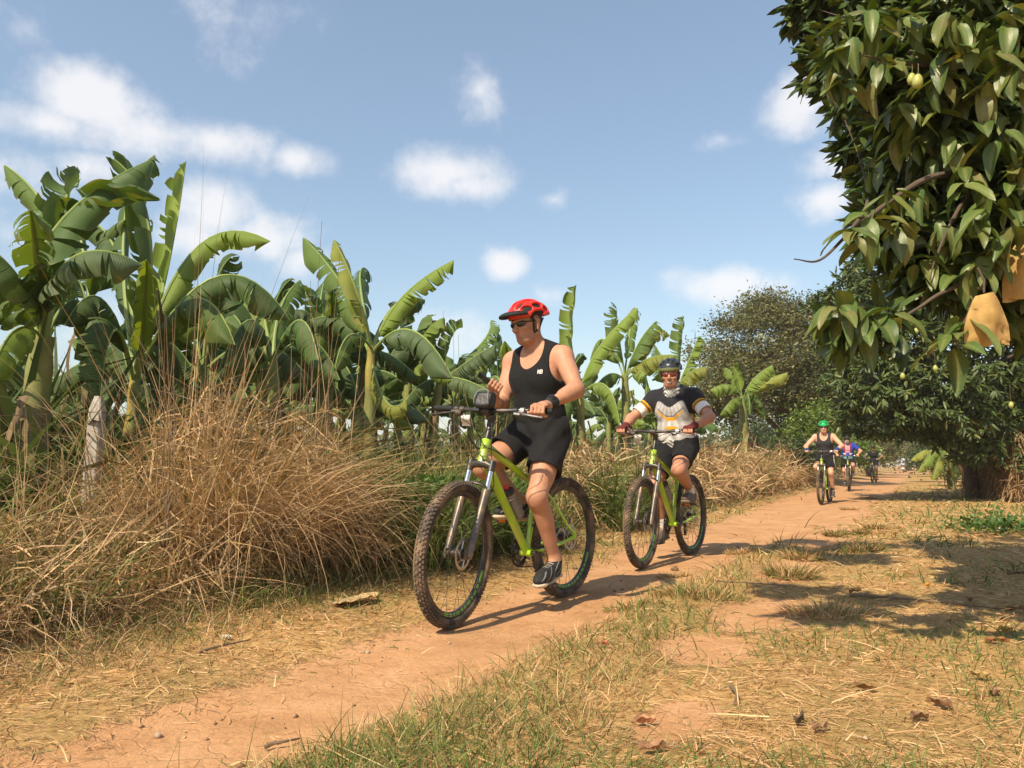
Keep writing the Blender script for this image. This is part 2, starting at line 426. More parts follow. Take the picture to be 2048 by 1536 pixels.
GREEN = np.array([[.10, .16, .03], [.14, .19, .045], [.075, .12, .025], [.20, .23, .07], [.12, .15, .05]])
OLIVE = np.array([[.24, .22, .08], [.30, .25, .10], [.19, .19, .065], [.34, .28, .12]])
TAN = TAN * np.array([1.03, .98, .95])
def pick(pal, n, jit=.14):
    c = pal[rng.integers(0, len(pal), n)]
    return np.clip(c * (1 + rng.normal(0, jit, (n, 1))), .01, .8)
def scatter(n, r0, r1, p=1.0, a0=-46, a1=46):
    """points round the camera, thinning out with distance"""
    k = rng.uniform(0, 1, n)
    r = (r0 ** (1 - p) + k * (r1 ** (1 - p) - r0 ** (1 - p))) ** (1 / (1 - p)) if abs(p - 1) > 1e-6 else r0 * (r1 / r0) ** k
    a = np.radians(rng.uniform(a0, a1, n))
    return r * np.sin(a), r * np.cos(a), r
def vnoise(x, y, s, seed=0):
    """cheap smooth value noise"""
    r = np.random.default_rng(seed).uniform(0, 1, (64, 64))
    x = x * s; y = y * s; xi = np.floor(x).astype(int); yi = np.floor(y).astype(int); fx = x - xi; fy = y - yi
    fx = fx * fx * (3 - 2 * fx); fy = fy * fy * (3 - 2 * fy)
    g = lambda a, b: r[a % 64, b % 64]
    return (g(xi, yi) * (1 - fx) + g(xi + 1, yi) * fx) * (1 - fy) + (g(xi, yi + 1) * (1 - fx) + g(xi + 1, yi + 1) * fx) * fy
M_GRASS = mat_col('grass_blades', rough=.7, spec=.2, trans=.22, trans_tint=(1.1, 1.0, .6), var=.1, vscale=3)
def stuff(name, parts, label, cat, m=None):
    V, F, C = join(parts)
    return tag(obj(name, mesh_np(name, V, F, C), m or M_GRASS), label, cat, kind='stuff')

# --- short dry straw lying all over the verge and the right-hand side
x, y, r = scatter(215000, 1.15, 34, 1.25)
u, v = uv_of(x, y)
pth = path_amount(u, v); br = bare_amount(u, v)
nzv = vnoise(x, y, 2.3, 1) * .6 + vnoise(x, y, 6.1, 2) * .4
mid = np.exp(-((v - .78) / .34) ** 4) * soft(nzv + .25, .3, .55) * (1 - soft(u, 8.5, 12))                       # tufty strip between the wheel tracks
keep = (rng.uniform(0, 1, len(x)) > np.clip(pth + (nzv - .5) * .9, 0, 1) ** .6 * 1.02) & (rng.uniform(0, 1, len(x)) > br * .93) & (v > -1.7)
keep &= rng.uniform(0, 1, len(x)) < np.clip(.28 + nzv * .95, 0, 1)
x, y, r, u, v, nzv, mid = (a[keep] for a in (x, y, r, u, v, nzv, mid)); n = len(x)
greenp = np.clip(soft(vnoise(x, y, 1.1, 3), .52, .78) * .5 + mid * .26 + soft(v, 1.5, 2.4) * .50 * soft(vnoise(x, y, 1.7, 44), .42, .68), 0, .85)
isg = rng.uniform(0, 1, n) < greenp
iso = rng.uniform(0, 1, n) < .22 + .3 * mid
col = pick(STRAW, n); col[iso] = pick(OLIVE, iso.sum()); col[isg] = pick(GREEN, isg.sum())
L0 = rng.gamma(4, .014, n) * (1 + .35 * mid) * (1 + .7 * soft(-v, .55, 1.3)) * np.where(isg, 1.15, 1)
el = np.where(isg | (mid > .5), rng.uniform(.5, 1.45, n), np.abs(rng.normal(.25, .35, n)))
az = rng.uniform(0, 2 * math.pi, n)
wd = (.0026 + rng.uniform(0, .0026, n)) * np.clip(r / 3.4, .8, 5)
base = np.stack([x, y, gz(x, y)], -1)
p1 = ribbons(base, az, el, L0 * np.clip(r / 6, .9, 1.8), rng.uniform(.2, 1.3, n), wd, col, segs=3, wig=.18)
# longer stems lying over
x, y, r = scatter(2600, 1.3, 16, 1.3); u, v = uv_of(x, y); k = (path_amount(u, v) < .4) & (v > -1.4) & (rng.uniform(0, 1, len(x)) < .55); x, y, r, v = x[k], y[k], r[k], v[k]; n = len(x)
p2 = ribbons(np.stack([x, y, gz(x, y) + .006], -1), rng.uniform(0, 6.28, n), np.abs(rng.normal(.12, .2, n)), rng.uniform(.1, .34, n), rng.uniform(.1, .7, n), rng.uniform(.0022, .0042, n), pick(STRAW, n) * 1.08, segs=4, wig=.1)
stuff('straw_grass', [p1, p2], 'short dry straw and low grass covering the ground beside the track', 'grass')

# --- knee-high band between the verge and the tall growth on the left
x, y, r = scatter(90000, 2.0, 45, 1.35, -46, 32); u, v = uv_of(x, y)
q = soft(-v, .50, 1.0) * (1 - soft(-v, 2.6, 3.4)); k = rng.uniform(0, 1, len(x)) < q * np.clip(.25 + vnoise(x, y, 3.1, 8), 0, 1)
x, y, r, u, v = (a[k] for a in (x, y, r, u, v)); n = len(x)
hgt = .08 + .30 * soft(-v, .8, 1.6) * (.5 + vnoise(x, y, 1.9, 9))
gp = soft(vnoise(x, y, .9, 10), .45, .7) * .5 + .08
isg = rng.uniform(0, 1, n) < gp; iso = rng.uniform(0, 1, n) < .3
col = pick(TAN, n); col[iso] = pick(OLIVE, iso.sum()); col[isg] = pick(GREEN, isg.sum())
p3 = ribbons(np.stack([x, y, gz(x, y)], -1), rng.uniform(0, 6.28, n), rng.uniform(.55, 1.5, n), hgt * rng.uniform(.5, 1.5, n), rng.uniform(.3, 2.0, n), rng.uniform(.003, .0055, n) * np.clip(r / 5, .8, 3), col, segs=4, wig=.15)
stuff('verge_grass', [p3], 'knee-high half dry grass band in front of the tall growth', 'grass')

# --- tall dry clumps, bent over, along the fence
def clump(cx, cy, h, nb, pal, spread=.22, lean=(0, 0), droop=(.7, 2.8), wd=(.0045, .011), dist=None, up=(1.0, 1.5), k=1.0):
    n = nb; a = rng.uniform(0, 6.28, n); rr = spread * np.sqrt(rng.uniform(0, 1, n))
    bx = cx + rr * np.cos(a); by = cy + rr * np.sin(a)
    az = a + rng.normal(0, .7, n)
    dx = np.cos(az) + lean[0]; dy = np.sin(az) + lean[1]; az = np.arctan2(dy, dx)
    d = dist or math.hypot(cx, cy)
    ln = h * rng.uniform(.65, 1.35, n)
    return ribbons(np.stack([bx, by, gz(bx, by)], -1), az, rng.uniform(*up, n), ln, rng.uniform(*droop, n), rng.uniform(*wd, n) * np.clip(d / 5, .8, 3.2) * k, pick(pal, n, .18), segs=7, wig=.16, tipcol=pick(pal, n, .18))
TG = []; TGG = []
def uvp(px, v):       # distance along the track at which a line of sight meets the strip v
    r_ = (px - 1024) / FPX; Y = (-2.30 + v / .884) / (r_ - .53); return uv_of(r_ * Y, Y)[0]
HU_ = [uvp(q, -1.9) for q in (-150, 120, 290, 350, 440, 540, 620, 690, 770, 910, 1120, 1300, 1450, 1560)]
HH_ = [.36, .40, .52, 1.0, 1.22, 1.22, 1.05, .72, .50, .62, .85, .95, 1.10, 1.25]
def hmap(u): return np.interp(u, HU_, HH_)
def vprof(v): return np.interp(-v, [1.0, 1.25, 1.6, 1.9, 2.3, 2.8], [.18, .45, .85, 1.0, .92, .7])
# matted thatch: broken stems lying through each other all over the heap
n = 30000
uu = 1.3 * (40 / 1.3) ** rng.uniform(0, 1, n) ** 1.25; vv = -rng.uniform(1.28, 2.75, n); hh = hmap(uu) * vprof(vv)
den = np.interp(uu, HU_, [.55, .5, .65, 1, 1, 1, .9, .4, .10, .22, .7, .7, .8, .8]) * np.clip(.35 + 1.1 * vnoise(uu * 1.0, vv, 2.2, 31), 0, 1)
k = rng.uniform(0, 1, n) < den; uu, vv, hh = uu[k], vv[k], hh[k]; n = len(uu); x, y = xy_of(uu, vv)
rag = .55 + .75 * vnoise(uu, vv, 3.3, 33); z = gz(x, y) + hh * rag * np.sqrt(rng.uniform(.0, 1.0, n))
out_az = math.atan2(PV[1], PV[0]); az = np.where(rng.uniform(0, 1, n) < .62, rng.normal(out_az, .9, n), rng.uniform(0, 6.28, n))
TG.append(ribbons(np.stack([x, y, z], -1), az, rng.normal(-.35, .75, n), rng.uniform(.16, .62, n), rng.normal(.25, .45, n), rng.uniform(.0045, .0125, n) * np.clip(np.hypot(x, y) / 5, .8, 3), pick(TAN, n, .26), segs=3, wig=.22, tipcol=pick(TAN, n, .2)))
for k in range(250):
    u = 1.6 * (34 / 1.6) ** rng.uniform(0, 1); v = -rng.uniform(1.45, 2.7); cx, cy = xy_of(u, v); h = float(hmap(u)) * rng.uniform(.75, 1.15) * (.7 if v > -1.6 else 1.0)
    gre = float(np.interp(u, HU_, [.5, .5, .35, .1, .06, .08, .25, .75, .95, .85, .35, .25, .2, .2]))
    if rng.uniform() < gre: TGG.append(clump(cx, cy, max(.5, h * .9), 60, np.concatenate([GREEN, GREEN, OLIVE]), droop=(.5, 2.0), wd=(.005, .012)))
    else: TG.append(clump(cx, cy, h, int(rng.uniform(18, 42)), TAN, lean=tuple(PV * rng.uniform(-.4, .9) + PU * rng.uniform(-.8, .8)), droop=(.2, 2.6), wd=(.0045, .012)))
for k in range(22):                                   # the weeping shoulder beside the near bike
    u = uvp(rng.uniform(420, 640), -1.6); v = -rng.uniform(1.5, 2.1); cx, cy = xy_of(u, v)
    TG.append(clump(cx, cy, rng.uniform(1.0, 1.5), 60, TAN, spread=.2, lean=tuple(PV * rng.uniform(.3, 1.2) + PU * rng.uniform(-.2, 1.2)), droop=(1.2, 2.4), up=(1.0, 1.4), wd=(.0045, .010)))
# stalks standing above it
for px0, nn0, h0 in ((385, 34, 1.75), (395, 16, 2.1), (560, 20, 1.6), (640, 12, 1.7), (940, 8, 1.7), (990, 22, 1.5), (230, 10, 1.2), (80, 8, 1.2), (700, 10, 1.4)):
    for k in range(nn0):
        u = uvp(px0 + rng.normal(0, 16), -2.0); v = -rng.uniform(1.8, 2.3); cx, cy = xy_of(u, v)
        TG.append(clump(cx, cy, h0 * rng.uniform(.55, 1.1), 2, TAN, spread=.07, droop=(-.2, .6), up=(1.2, 1.56), wd=(.004, .010)))
stuff('tall_dry_grass', TG, 'tall tan dry grass heaped and bent over along the fence', 'tall grass')
# green weeds among it
for k in range(110):
    u = 2.0 * (30 / 2.0) ** rng.uniform(0, 1); v = -rng.uniform(1.9, 4.2); cx, cy = xy_of(u, v)
    TGG.append(clump(cx, cy, rng.uniform(.7, 1.25), 60, np.concatenate([GREEN, GREEN, OLIVE]), droop=(.4, 2.0), wd=(.006, .014)))
for k in range(70):
    u = uvp(rng.choice([rng.uniform(770, 1020), rng.uniform(770, 1020), rng.uniform(1170, 1270)]), -1.5); v = -rng.uniform(1.1, 2.0); cx, cy = xy_of(u, v)
    TGG.append(clump(cx, cy, rng.uniform(.5, 1.0), 80, GREEN, droop=(.5, 2.2), wd=(.006, .012)))
stuff('green_weeds', TGG, 'rank green weeds and grass growing through the dry growth', 'weeds')

# --- far field beyond the fence and beyond the right verge: low rough growth
x, y, r = scatter(30000, 7, 120, 1.2); u, v = uv_of(x, y)
k = (v < -2.6) | (v > 4.2); x, y, r = x[k], y[k], r[k]; n = len(x)
isg = rng.uniform(0, 1, n) < .6; col = pick(TAN, n); col[isg] = pick(GREEN, isg.sum())
p5 = ribbons(np.stack([x, y, gz(x, y)], -1), rng.uniform(0, 6.28, n), rng.uniform(.6, 1.5, n), rng.uniform(.25, .8, n), rng.uniform(.3, 1.8, n), rng.uniform(.008, .018, n) * np.clip(r / 9, .8, 5), col, segs=4)
stuff('field_grass', [p5], 'rough grass over the field beyond the fence', 'grass')

# --- pebbles and clods
n = 1500; x, y, r = scatter(n, 1.4, 14, 1.4); u, v = uv_of(x, y); k = (v > -1.0) & (v < 3.2) & (rng.uniform(0, 1, n) < .35 + .65 * path_amount(u, v)); x, y, r = x[k], y[k], r[k]; n = len(x)
s_ = rng.gamma(2, .0026, n) * np.clip(r / 4, .8, 2.2); o8 = np.array([[1, 0, 0], [0, 1, 0], [-1, 0, 0], [0, -1, 0], [0, 0, .8], [0, 0, -.6]], float)
V = (np.stack([x, y, gz(x, y) + .25 * s_], -1)[:, None] + o8[None] * s_[:, None, None] * rng.uniform(.6, 1.4, (n, 6, 1))).reshape(-1, 3)
F = (np.arange(n)[:, None, None] * 6 + np.array([[0, 1, 4], [1, 2, 4], [2, 3, 4], [3, 0, 4], [1, 0, 5], [2, 1, 5], [3, 2, 5], [0, 3, 5]])[None]).reshape(-1, 3)
tag(obj('pebbles', mesh_np('pebbles', V, F, np.repeat(pick(np.array([[.40, .25, .14], [.30, .18, .10], [.48, .36, .25], [.22, .14, .09]]), n), 6, 0), smooth=False), M_GRASS), 'small clods and pebbles scattered over the track', 'pebbles', kind='stuff')

# ------------------------------------------------------------------ smooth solid modelling (for bodies, clothes, shoes, helmets)
class Cone:
    def __init__(s, a, b, ra, rb=None, n=None, sq=1.0):
        s.a = np.array(a, float); s.b = np.array(b, float); s.ra = ra; s.rb = ra if rb is None else rb
        s.n = None if n is None else unit(np.array(n, float)); s.sq = sq
    def box(s):
        r = max(s.ra, s.rb) * max(1, s.sq); return np.minimum(s.a, s.b) - r, np.maximum(s.a, s.b) + r
    def off(s, d): return Cone(s.a, s.b, s.ra + d, s.rb + d, s.n, s.sq)
    def dist(s, X, Y, Z):
        px, py, pz = X - s.a[0], Y - s.a[1], Z - s.a[2]; ba = s.b - s.a; L2 = ba.dot(ba) + 1e-12
        t = np.clip((px * ba[0] + py * ba[1] + pz * ba[2]) / L2, 0, 1)
        px = px - t * ba[0]; py = py - t * ba[1]; pz = pz - t * ba[2]
        if s.n is not None:
            q = (px * s.n[0] + py * s.n[1] + pz * s.n[2]) * (1 / s.sq - 1)
            px = px + q * s.n[0]; py = py + q * s.n[1]; pz = pz + q * s.n[2]
        return np.sqrt(px * px + py * py + pz * pz) - (s.ra + (s.rb - s.ra) * t)
class Ell:
    def __init__(s, c, r, M=None):
        s.c = np.array(c, float); s.r = np.array(r, float); s.M = np.eye(3) if M is None else np.array(M, float)
    def box(s):
        e = np.sqrt(((s.M * s.r) ** 2).sum(1)); return s.c - e, s.c + e
    def off(s, d): return Ell(s.c, s.r + d, s.M)
    def dist(s, X, Y, Z):
        px, py, pz = X - s.c[0], Y - s.c[1], Z - s.c[2]; M = s.M; r = s.r
        q0 = px * M[0, 0] + py * M[1, 0] + pz * M[2, 0]; q1 = px * M[0, 1] + py * M[1, 1] + pz * M[2, 1]; q2 = px * M[0, 2] + py * M[1, 2] + pz * M[2, 2]
        k0 = np.sqrt((q0 / r[0]) ** 2 + (q1 / r[1]) ** 2 + (q2 / r[2]) ** 2); k1 = np.sqrt((q0 / r[0] ** 2) ** 2 + (q1 / r[1] ** 2) ** 2 + (q2 / r[2] ** 2) ** 2) + 1e-9
        return k0 * (k0 - 1) / k1
class Half:
    """half space: negative where (p-c).n < 0"""
    def __init__(s, c, n): s.c = np.array(c, float); s.n = unit(np.array(n, float))
    def box(s): return A3(-9, -9, -9), A3(9, 9, 9)
    def dist(s, X, Y, Z): return (X - s.c[0]) * s.n[0] + (Y - s.c[1]) * s.n[1] + (Z - s.c[2]) * s.n[2]
class Solid:
    def __init__(s, lo, hi, h):
        s.lo = np.array(lo, float) - 3 * h; s.h = h
        s.n = np.ceil((np.array(hi) + 3 * h - s.lo) / h).astype(int) + 1
        s.f = np.full(s.n, 1.0, np.float32)
        s.ax = [(s.lo[i] + np.arange(s.n[i]) * h).astype(np.float32) for i in range(3)]
    def _sub(s, p, pad):
        a, b = p.box(); i0 = np.clip(np.floor((a - pad - s.lo) / s.h).astype(int), 0, s.n); i1 = np.clip(np.ceil((b + pad - s.lo) / s.h).astype(int) + 1, 0, s.n)
        if (i1 <= i0).any(): return None
        sl = tuple(slice(i, j) for i, j in zip(i0, i1))
        X = s.ax[0][sl[0]][:, None, None]; Y = s.ax[1][sl[1]][None, :, None]; Z = s.ax[2][sl[2]][None, None, :]
        return sl, p.dist(X, Y, Z)
    def add(s, p, k=.02):
        r = s._sub(p, k + 3 * s.h)
        if r is None: return s
        sl, d = r; a = s.f[sl]; h = np.clip(.5 + .5 * (a - d) / k, 0, 1)
        s.f[sl] = a * (1 - h) + d * h - k * h * (1 - h); return s
    def cut(s, p, k=.008):
        r = s._sub(p, k + 3 * s.h)
        if r is None: return s
        sl, d = r; d = -d; a = s.f[sl]; h = np.clip(.5 - .5 * (a - d) / k, 0, 1)
        s.f[sl] = a * (1 - h) + d * h + k * h * (1 - h); return s
    def ripple(s, fn):
        s.f += fn(s.ax[0][:, None, None], s.ax[1][None, :, None], s.ax[2][None, None, :]).astype(np.float32); return s
    def net(s):
        f = s.f; f[0] = f[-1] = 1; f[:, 0] = f[:, -1] = 1; f[:, :, 0] = f[:, :, -1] = 1
        ins = f < 0; nx, ny, nz = f.shape
        cnt = np.zeros((nx - 1, ny - 1, nz - 1), np.int8)
        cs = [(i, j, k) for i in (0, 1) for j in (0, 1) for k in (0, 1)]
        for (i, j, k) in cs: cnt += ins[i:nx - 1 + i, j:ny - 1 + j, k:nz - 1 + k]
        mask = (cnt > 0) & (cnt < 8); I = np.argwhere(mask); m = len(I)
        idx = np.full(mask.shape, -1, np.int32); idx[mask] = np.arange(m)
        acc = np.zeros((m, 3)); c2 = np.zeros(m)
        for a in cs:
            for ax in range(3):
                if a[ax]: continue
                b = list(a); b[ax] = 1
                fa = f[I[:, 0] + a[0], I[:, 1] + a[1], I[:, 2] + a[2]]; fb = f[I[:, 0] + b[0], I[:, 1] + b[1], I[:, 2] + b[2]]
                x = (fa < 0) != (fb < 0); t = np.where(x, fa / np.where(x, fa - fb, 1), 0)
                pos = np.tile(np.array(a, float), (m, 1)); pos[:, ax] = t
                acc[x] += pos[x]; c2[x] += 1
        V = s.lo + (I + acc / c2[:, None]) * s.h
        F = []
        for ax in range(3):
            o = [q for q in range(3) if q != ax]
            sa = [slice(1, -1)] * 3; sb = [slice(1, -1)] * 3; sa[ax] = slice(0, -1); sb[ax] = slice(1, None)
            A = ins[tuple(sa)]; B = ins[tuple(sb)]; E = np.argwhere(A != B)
            off = np.array([0 if q == ax else 1 for q in range(3)]); E0 = E + off
            flip = A[tuple(E.T)]
            def cid(d1, d2):
                c = E0.copy(); c[:, o[0]] += d1; c[:, o[1]] += d2; return idx[tuple(c.T)]
            q = np.stack([cid(-1, -1), cid(0, -1), cid(0, 0), cid(-1, 0)], -1)
            if ax == 1: flip = ~flip
            q[~flip] = q[~flip][:, ::-1]
            F.append(q)
        return V, np.concatenate(F)
def bounds(prims, pad=.02):
    lo = np.min([p.box()[0] for p in prims], 0) - pad; hi = np.max([p.box()[1] for p in prims], 0) + pad
    return lo, hi
def solid(prims, h, k=.02, cuts=(), kc=.008, lo=None, hi=None):
    l, u = bounds(prims); s = Solid(l if lo is None else lo, u if hi is None else hi, h)
    for p in prims:
        kk = getattr(p, 'k', k); s.add(p, kk)
    for c in cuts: s.cut(c, kc)
    return s
def K(p, k): p.k = k; return p
def net_obj(name, S, m, parent, colfn=None):
    V, F = S.net()
    c = None
    if colfn is not None:
        c = colfn(V); c = np.broadcast_to(np.array(c, float), (len(V), 3)) if np.ndim(c) == 1 else c
    return obj(name, mesh_np(name, V, F, c), m, parent)

# ------------------------------------------------------------------ mountain bikes (x forward, y left, z up; origin on the ground under the cranks)
DUST = (.36, .24, .14)
M_TYRE = mat('tyre_rubber', (.035, .030, .026), .85, dirt=DUST, dirt_amt=.55, dirt_scale=9, bump=.3, bscale=200)
M_KNOB = mat('tyre_tread', (.095, .074, .054), .9, dirt=DUST, dirt_amt=.5, dirt_scale=4)
M_BLACK = mat('black_alloy', (.018, .018, .019), .38, spec=.5, dirt=DUST, dirt_amt=.18)
M_DULL = mat('black_rubber', (.022, .022, .023), .75, spec=.25, bump=.2, bscale=300)
M_LIME = mat('lime_paint', (.36, .62, .012), .26, spec=.5, coat=.5, dirt=DUST, dirt_amt=.55, dirt_scale=6, var=.08)
M_STEEL = mat('steel', (.55, .53, .50), .32, metal=.9, dirt=DUST, dirt_amt=.4)
M_FORK = mat('fork_leg_grey', (.095, .080, .066), .40, metal=.25, dirt=DUST, dirt_amt=.4)
M_CHROME = mat('stanchion_chrome', (.72, .71, .69), .14, metal=1.0, var=.03)
M_DECAL = mat('green_decal', (.16, .50, .04), .45, var=.05)
M_DARKDECAL = mat('dark_decal', (.03, .035, .03), .45)
M_WHITE = mat('white_print', (.78, .77, .74), .6, var=.04)
M_ORANGE = mat('amber_reflector', (.75, .22, .03), .25)
RW = .368
def build_wheel_meshes():
    out = {}
    m = MB(); pr = []
    for k in range(14):
        g = 2 * math.pi * k / 14; pr.append((.341 + .0255 * math.cos(g), .0275 * math.sin(g)))
    m.ring(pr, 84); out['tyre'] = m.mesh('tyre')
    m = MB()
    n = 94
    for k in range(n):
        for (row, ang, w_, l_) in ((0, 0.0, .013, .011), (1, .52, .012, .012), (2, -.52, .012, .012), (3, .98, .010, .014), (4, -.98, .010, .014)):
            g = 2 * math.pi * (k + (.5 if row in (1, 2) else 0)) / n
            if row in (0,) and k % 2: continue
            rr = .341 + .0275 * math.cos(ang); yy = .0295 * math.sin(ang)
            er = A3(math.cos(g), 0, math.sin(g)); et = A3(-math.sin(g), 0, math.cos(g)); ey = A3(0, 1, 0)
            nr = er * math.cos(ang) + ey * math.sin(ang); b = np.cross(nr, et)
            m.box(er * rr + ey * yy, (l_ * .92, w_ * .85, .009), np.stack([et, b, nr], 1))
    out['tread'] = m.mesh('tread', smooth=False)
    m = MB(); m.ring([(.3165, -.013), (.3165, .013), (.305, .0135), (.291, .006), (.291, -.006), (.305, -.0135)], 72); out['rim'] = m.mesh('rim')
    m = MB()
    for s_ in (1, -1):
        for g0 in (3.55,):
            a = g0
            for ln in (.05, .016, .022, .012, .026, .012, .018, .024, .012, .02, .03):
                q = ln / .303 * 1.35
                m.ring([(.311, s_ * .0142), (.2965, s_ * .0112), (.2965, s_ * .0104), (.311, s_ * .0134)], 5, a, a + q); a += q + .045
    out['rim_decal'] = m.mesh('rim_decal')
    m = MB(); m.ring([(.0, -.05), (.014, -.05), (.014, -.036), (.026, -.034), (.026, -.029), (.017, -.025), (.017, .025), (.028, .029), (.028, .034), (.014, .036), (.014, .05), (0, .05)], 18, closed_prof=False)
    out['hub'] = m.mesh('hub')
    m = MB()
    for k in range(28):
        g = 2 * math.pi * k / 28; sd = 1 if k % 2 else -1; g2 = g + (1.1 if (k // 2) % 2 else -1.1)
        m.tube([(.026 * math.cos(g2), sd * .031, .026 * math.sin(g2)), (.295 * math.cos(g), sd * .002, .295 * math.sin(g))], .0012, 5, cap=False)
    out['spokes'] = m.mesh('spokes')
    m = MB(); m.ring([(.080, .039), (.080, .041), (.064, .041), (.064, .039)], 40); m.ring([(.034, .039), (.034, .041), (.026, .041), (.026, .039)], 24)
    for k in range(6):
        g = 2 * math.pi * k / 6; h_ = g + .5
        m.tube([(.032 * math.cos(g), .04, .032 * math.sin(g)), (.068 * math.cos(h_), .04, .068 * math.sin(h_))], .004, 6)
    out['brake_disc'] = m.mesh('brake_disc')
    m = MB()
    for i, rr in enumerate((.052, .046, .040, .034, .028, .022)):
        m.ring([(rr, -.024 - .0042 * i), (rr, -.0265 - .0042 * i), (rr - .016, -.0265 - .0042 * i), (rr - .016, -.024 - .0042 * i)], 30)
        for k in range(18):
            g = 2 * math.pi * k / 18; m.box(((rr + .002) * math.cos(g), -.025 - .0042 * i, (rr + .002) * math.sin(g)), (.005, .002, .004), np.array([[math.cos(g), 0, -math.sin(g)], [0, 1, 0], [math.sin(g), 0, math.cos(g)]]))
    out['cassette'] = m.mesh('cassette', smooth=False)
    return out
WM = build_wheel_meshes()
WMAT = dict(tyre=M_TYRE, tread=M_KNOB, rim=M_BLACK, rim_decal=M_DECAL, hub=M_BLACK, spokes=M_BLACK, brake_disc=M_STEEL, cassette=M_STEEL)
HT_B = A3(.442, 0, .835); HT_T = A3(.398, 0, .950); HAX = unit(HT_T - HT_B)
FA = A3(.670, 0, RW); RA = A3(-.440, 0, RW); BBK = A3(0, 0, .312)
ST_T = A3(-.128, 0, .735); SAD = A3(-.185, 0, .965)
BARC = A3(.415, 0, 1.112)
def build_bike_meshes():
    o = {}
    m = MB()                                        # ---- frame
    m.tube([HT_B - HAX * .004, HT_B + HAX * .03, HT_T - HAX * .03, HT_T + HAX * .004], [.029, .026, .025, .028], 18)
    dt0 = HT_B + HAX * .035; m.tube([dt0, dt0 * .85 + BBK * .15, dt0 * .3 + BBK * .7, BBK], [.026, .029, .027, .025], 14, flat=(1.0, .85))
    tt0 = HT_T - HAX * .028; tt1 = ST_T - A3(-.006, 0, .05); m.tube([tt0, tt0 * .8 + tt1 * .2, tt0 * .3 + tt1 * .7, tt1], [.023, .022, .0175, .0155], 12)
    m.tube([BBK, ST_T], .0175, 14); m.tube([BBK + A3(0, -.038, 0), BBK + A3(0, .038, 0)], .0225, 16)
    for s_ in (1, -1):
        m.tube(smooth_path([BBK + A3(-.02, s_ * .026, .0), (-.14, s_ * .050, .322), (-.30, s_ * .062, .345), RA + A3(.012, s_ * .069, .004)], 4), .0105, 8)
        m.tube(smooth_path([ST_T - A3(.004, -s_ * .012, .055), (-.22, s_ * .042, .61), (-.36, s_ * .060, .455), RA + A3(-.0, s_ * .069, .03)], 4), .0085, 8)
        m.box(RA + A3(.0, s_ * .069, .014), (.035, .007, .05))
    o['frame'] = (m.mesh('frame'), M_LIME)
    m = MB(); ft = unit(BBK - dt0); fn = np.cross(ft, A3(0, 1, 0))       # lettering marks on head tube, seat tube and down tube
    ey = A3(0, 1, 0)
    st = unit(ST_T - BBK)
    for k, (a, l_) in enumerate(((.16, .022), (.19, .016), (.214, .02), (.242, .014), (.264, .02), (.30, .016))):
        m.ring([(.01, 0)], 1) if False else None
        c = BBK + st * a
        for s_ in (1, -1): m.box(c + ey * s_ * .0165 + np.cross(st, ey) * (-.004), (.012, .004, l_), np.stack([np.cross(ey, st), ey, st], 1))
    for k, (a, b_, l_) in enumerate(((.03, .006, .02), (.055, -.004, .02), (.078, .005, .018))):
        c = HT_B + HAX * a; m.box(c + A3(.0255, b_, .0), (.004, .018, .006), np.stack([unit(A3(1, 0, .3)), unit(A3(0, .8, .6 * (-1) ** k)), unit(np.cross(unit(A3(1, 0, .3)), unit(A3(0, .8, .6 * (-1) ** k))))], 1))
    o['frame_lettering'] = (m.mesh('frame_lettering', smooth=False), M_DARKDECAL)
    m = MB(); m.tube([ST_T - st * .02, SAD - A3(-.008, 0, .045)], .0145, 14); m.tube([ST_T - st * .012, ST_T + st * .012], .0215, 14); m.box(SAD - A3(-.006, 0, .042), (.06, .04, .02))
    for s_ in (1, -1): m.tube(smooth_path([SAD + A3(-.10, s_ * .03, -.02), SAD + A3(-.05, s_ * .024, -.04), SAD + A3(.05, s_ * .022, -.04), SAD + A3(.12, s_ * .012, -.018)], 4), .0035, 6)
    o['seatpost'] = (m.mesh('seatpost'), M_BLACK)
    S = solid([Cone(SAD + A3(-.10, .045, -.004), SAD + A3(-.09, -.045, -.004), .028, n=(0, 0, 1), sq=.8), Cone(SAD + A3(-.09, 0, 0), SAD + A3(.0, 0, -.004), .05, .034, (0, 0, 1), .6), Cone(SAD + A3(0, 0, -.004), SAD + A3(.15, 0, -.012), .03, .018, (0, 0, 1), .8)], .006, .03)
    V, F = S.net(); o['saddle'] = (mesh_np('saddle', V, F), M_DULL)
    m = MB()                                        # ---- drive
    for rr, yy in ((.084, -.050), (.064, -.043)):
        m.ring([(rr, yy), (rr, yy - .003), (rr - .012, yy - .003), (rr - .012, yy)], 44)
        for k in range(34):
            g = 2 * math.pi * k / 34; m.box(((rr + .002) * math.cos(g), yy - .0015, (rr + .002) * math.sin(g)), (.006, .0024, .006), np.array([[math.cos(g), 0, -math.sin(g)], [0, 1, 0], [math.sin(g), 0, math.cos(g)]]))
    for k in range(5):
        g = 2 * math.pi * k / 5; m.tube([(0, -.048, 0), (.076 * math.cos(g), -.048, .076 * math.sin(g))], .007, 6)
    m.tube([(0, -.075, 0), (0, .075, 0)], .012, 12)
    # arms: left one points to +x, right one to -x (object is turned to the crank angle)
    m.tube([(-.0, .072, 0), (.06, .078, 0), (.175, .084, 0)], [.017, .0135, .0125], 10); m.tube([(0, -.072, 0), (-.06, -.078, 0), (-.175, -.084, 0)], [.017, .0135, .0125], 10)
    o['crankset'] = (m.mesh('crankset'), M_BLACK)
    m = MB()                                        # pedal platform, centred on its axle
    m.tube([(0, -.05, 0), (0, .055, 0)], .007, 8)
    for xx in (-.042, .042): m.box((xx, .0, 0), (.010, .09, .018))
    for yy in (-.042, .0, .042): m.box((0, yy, 0), (.09, .010, .016))
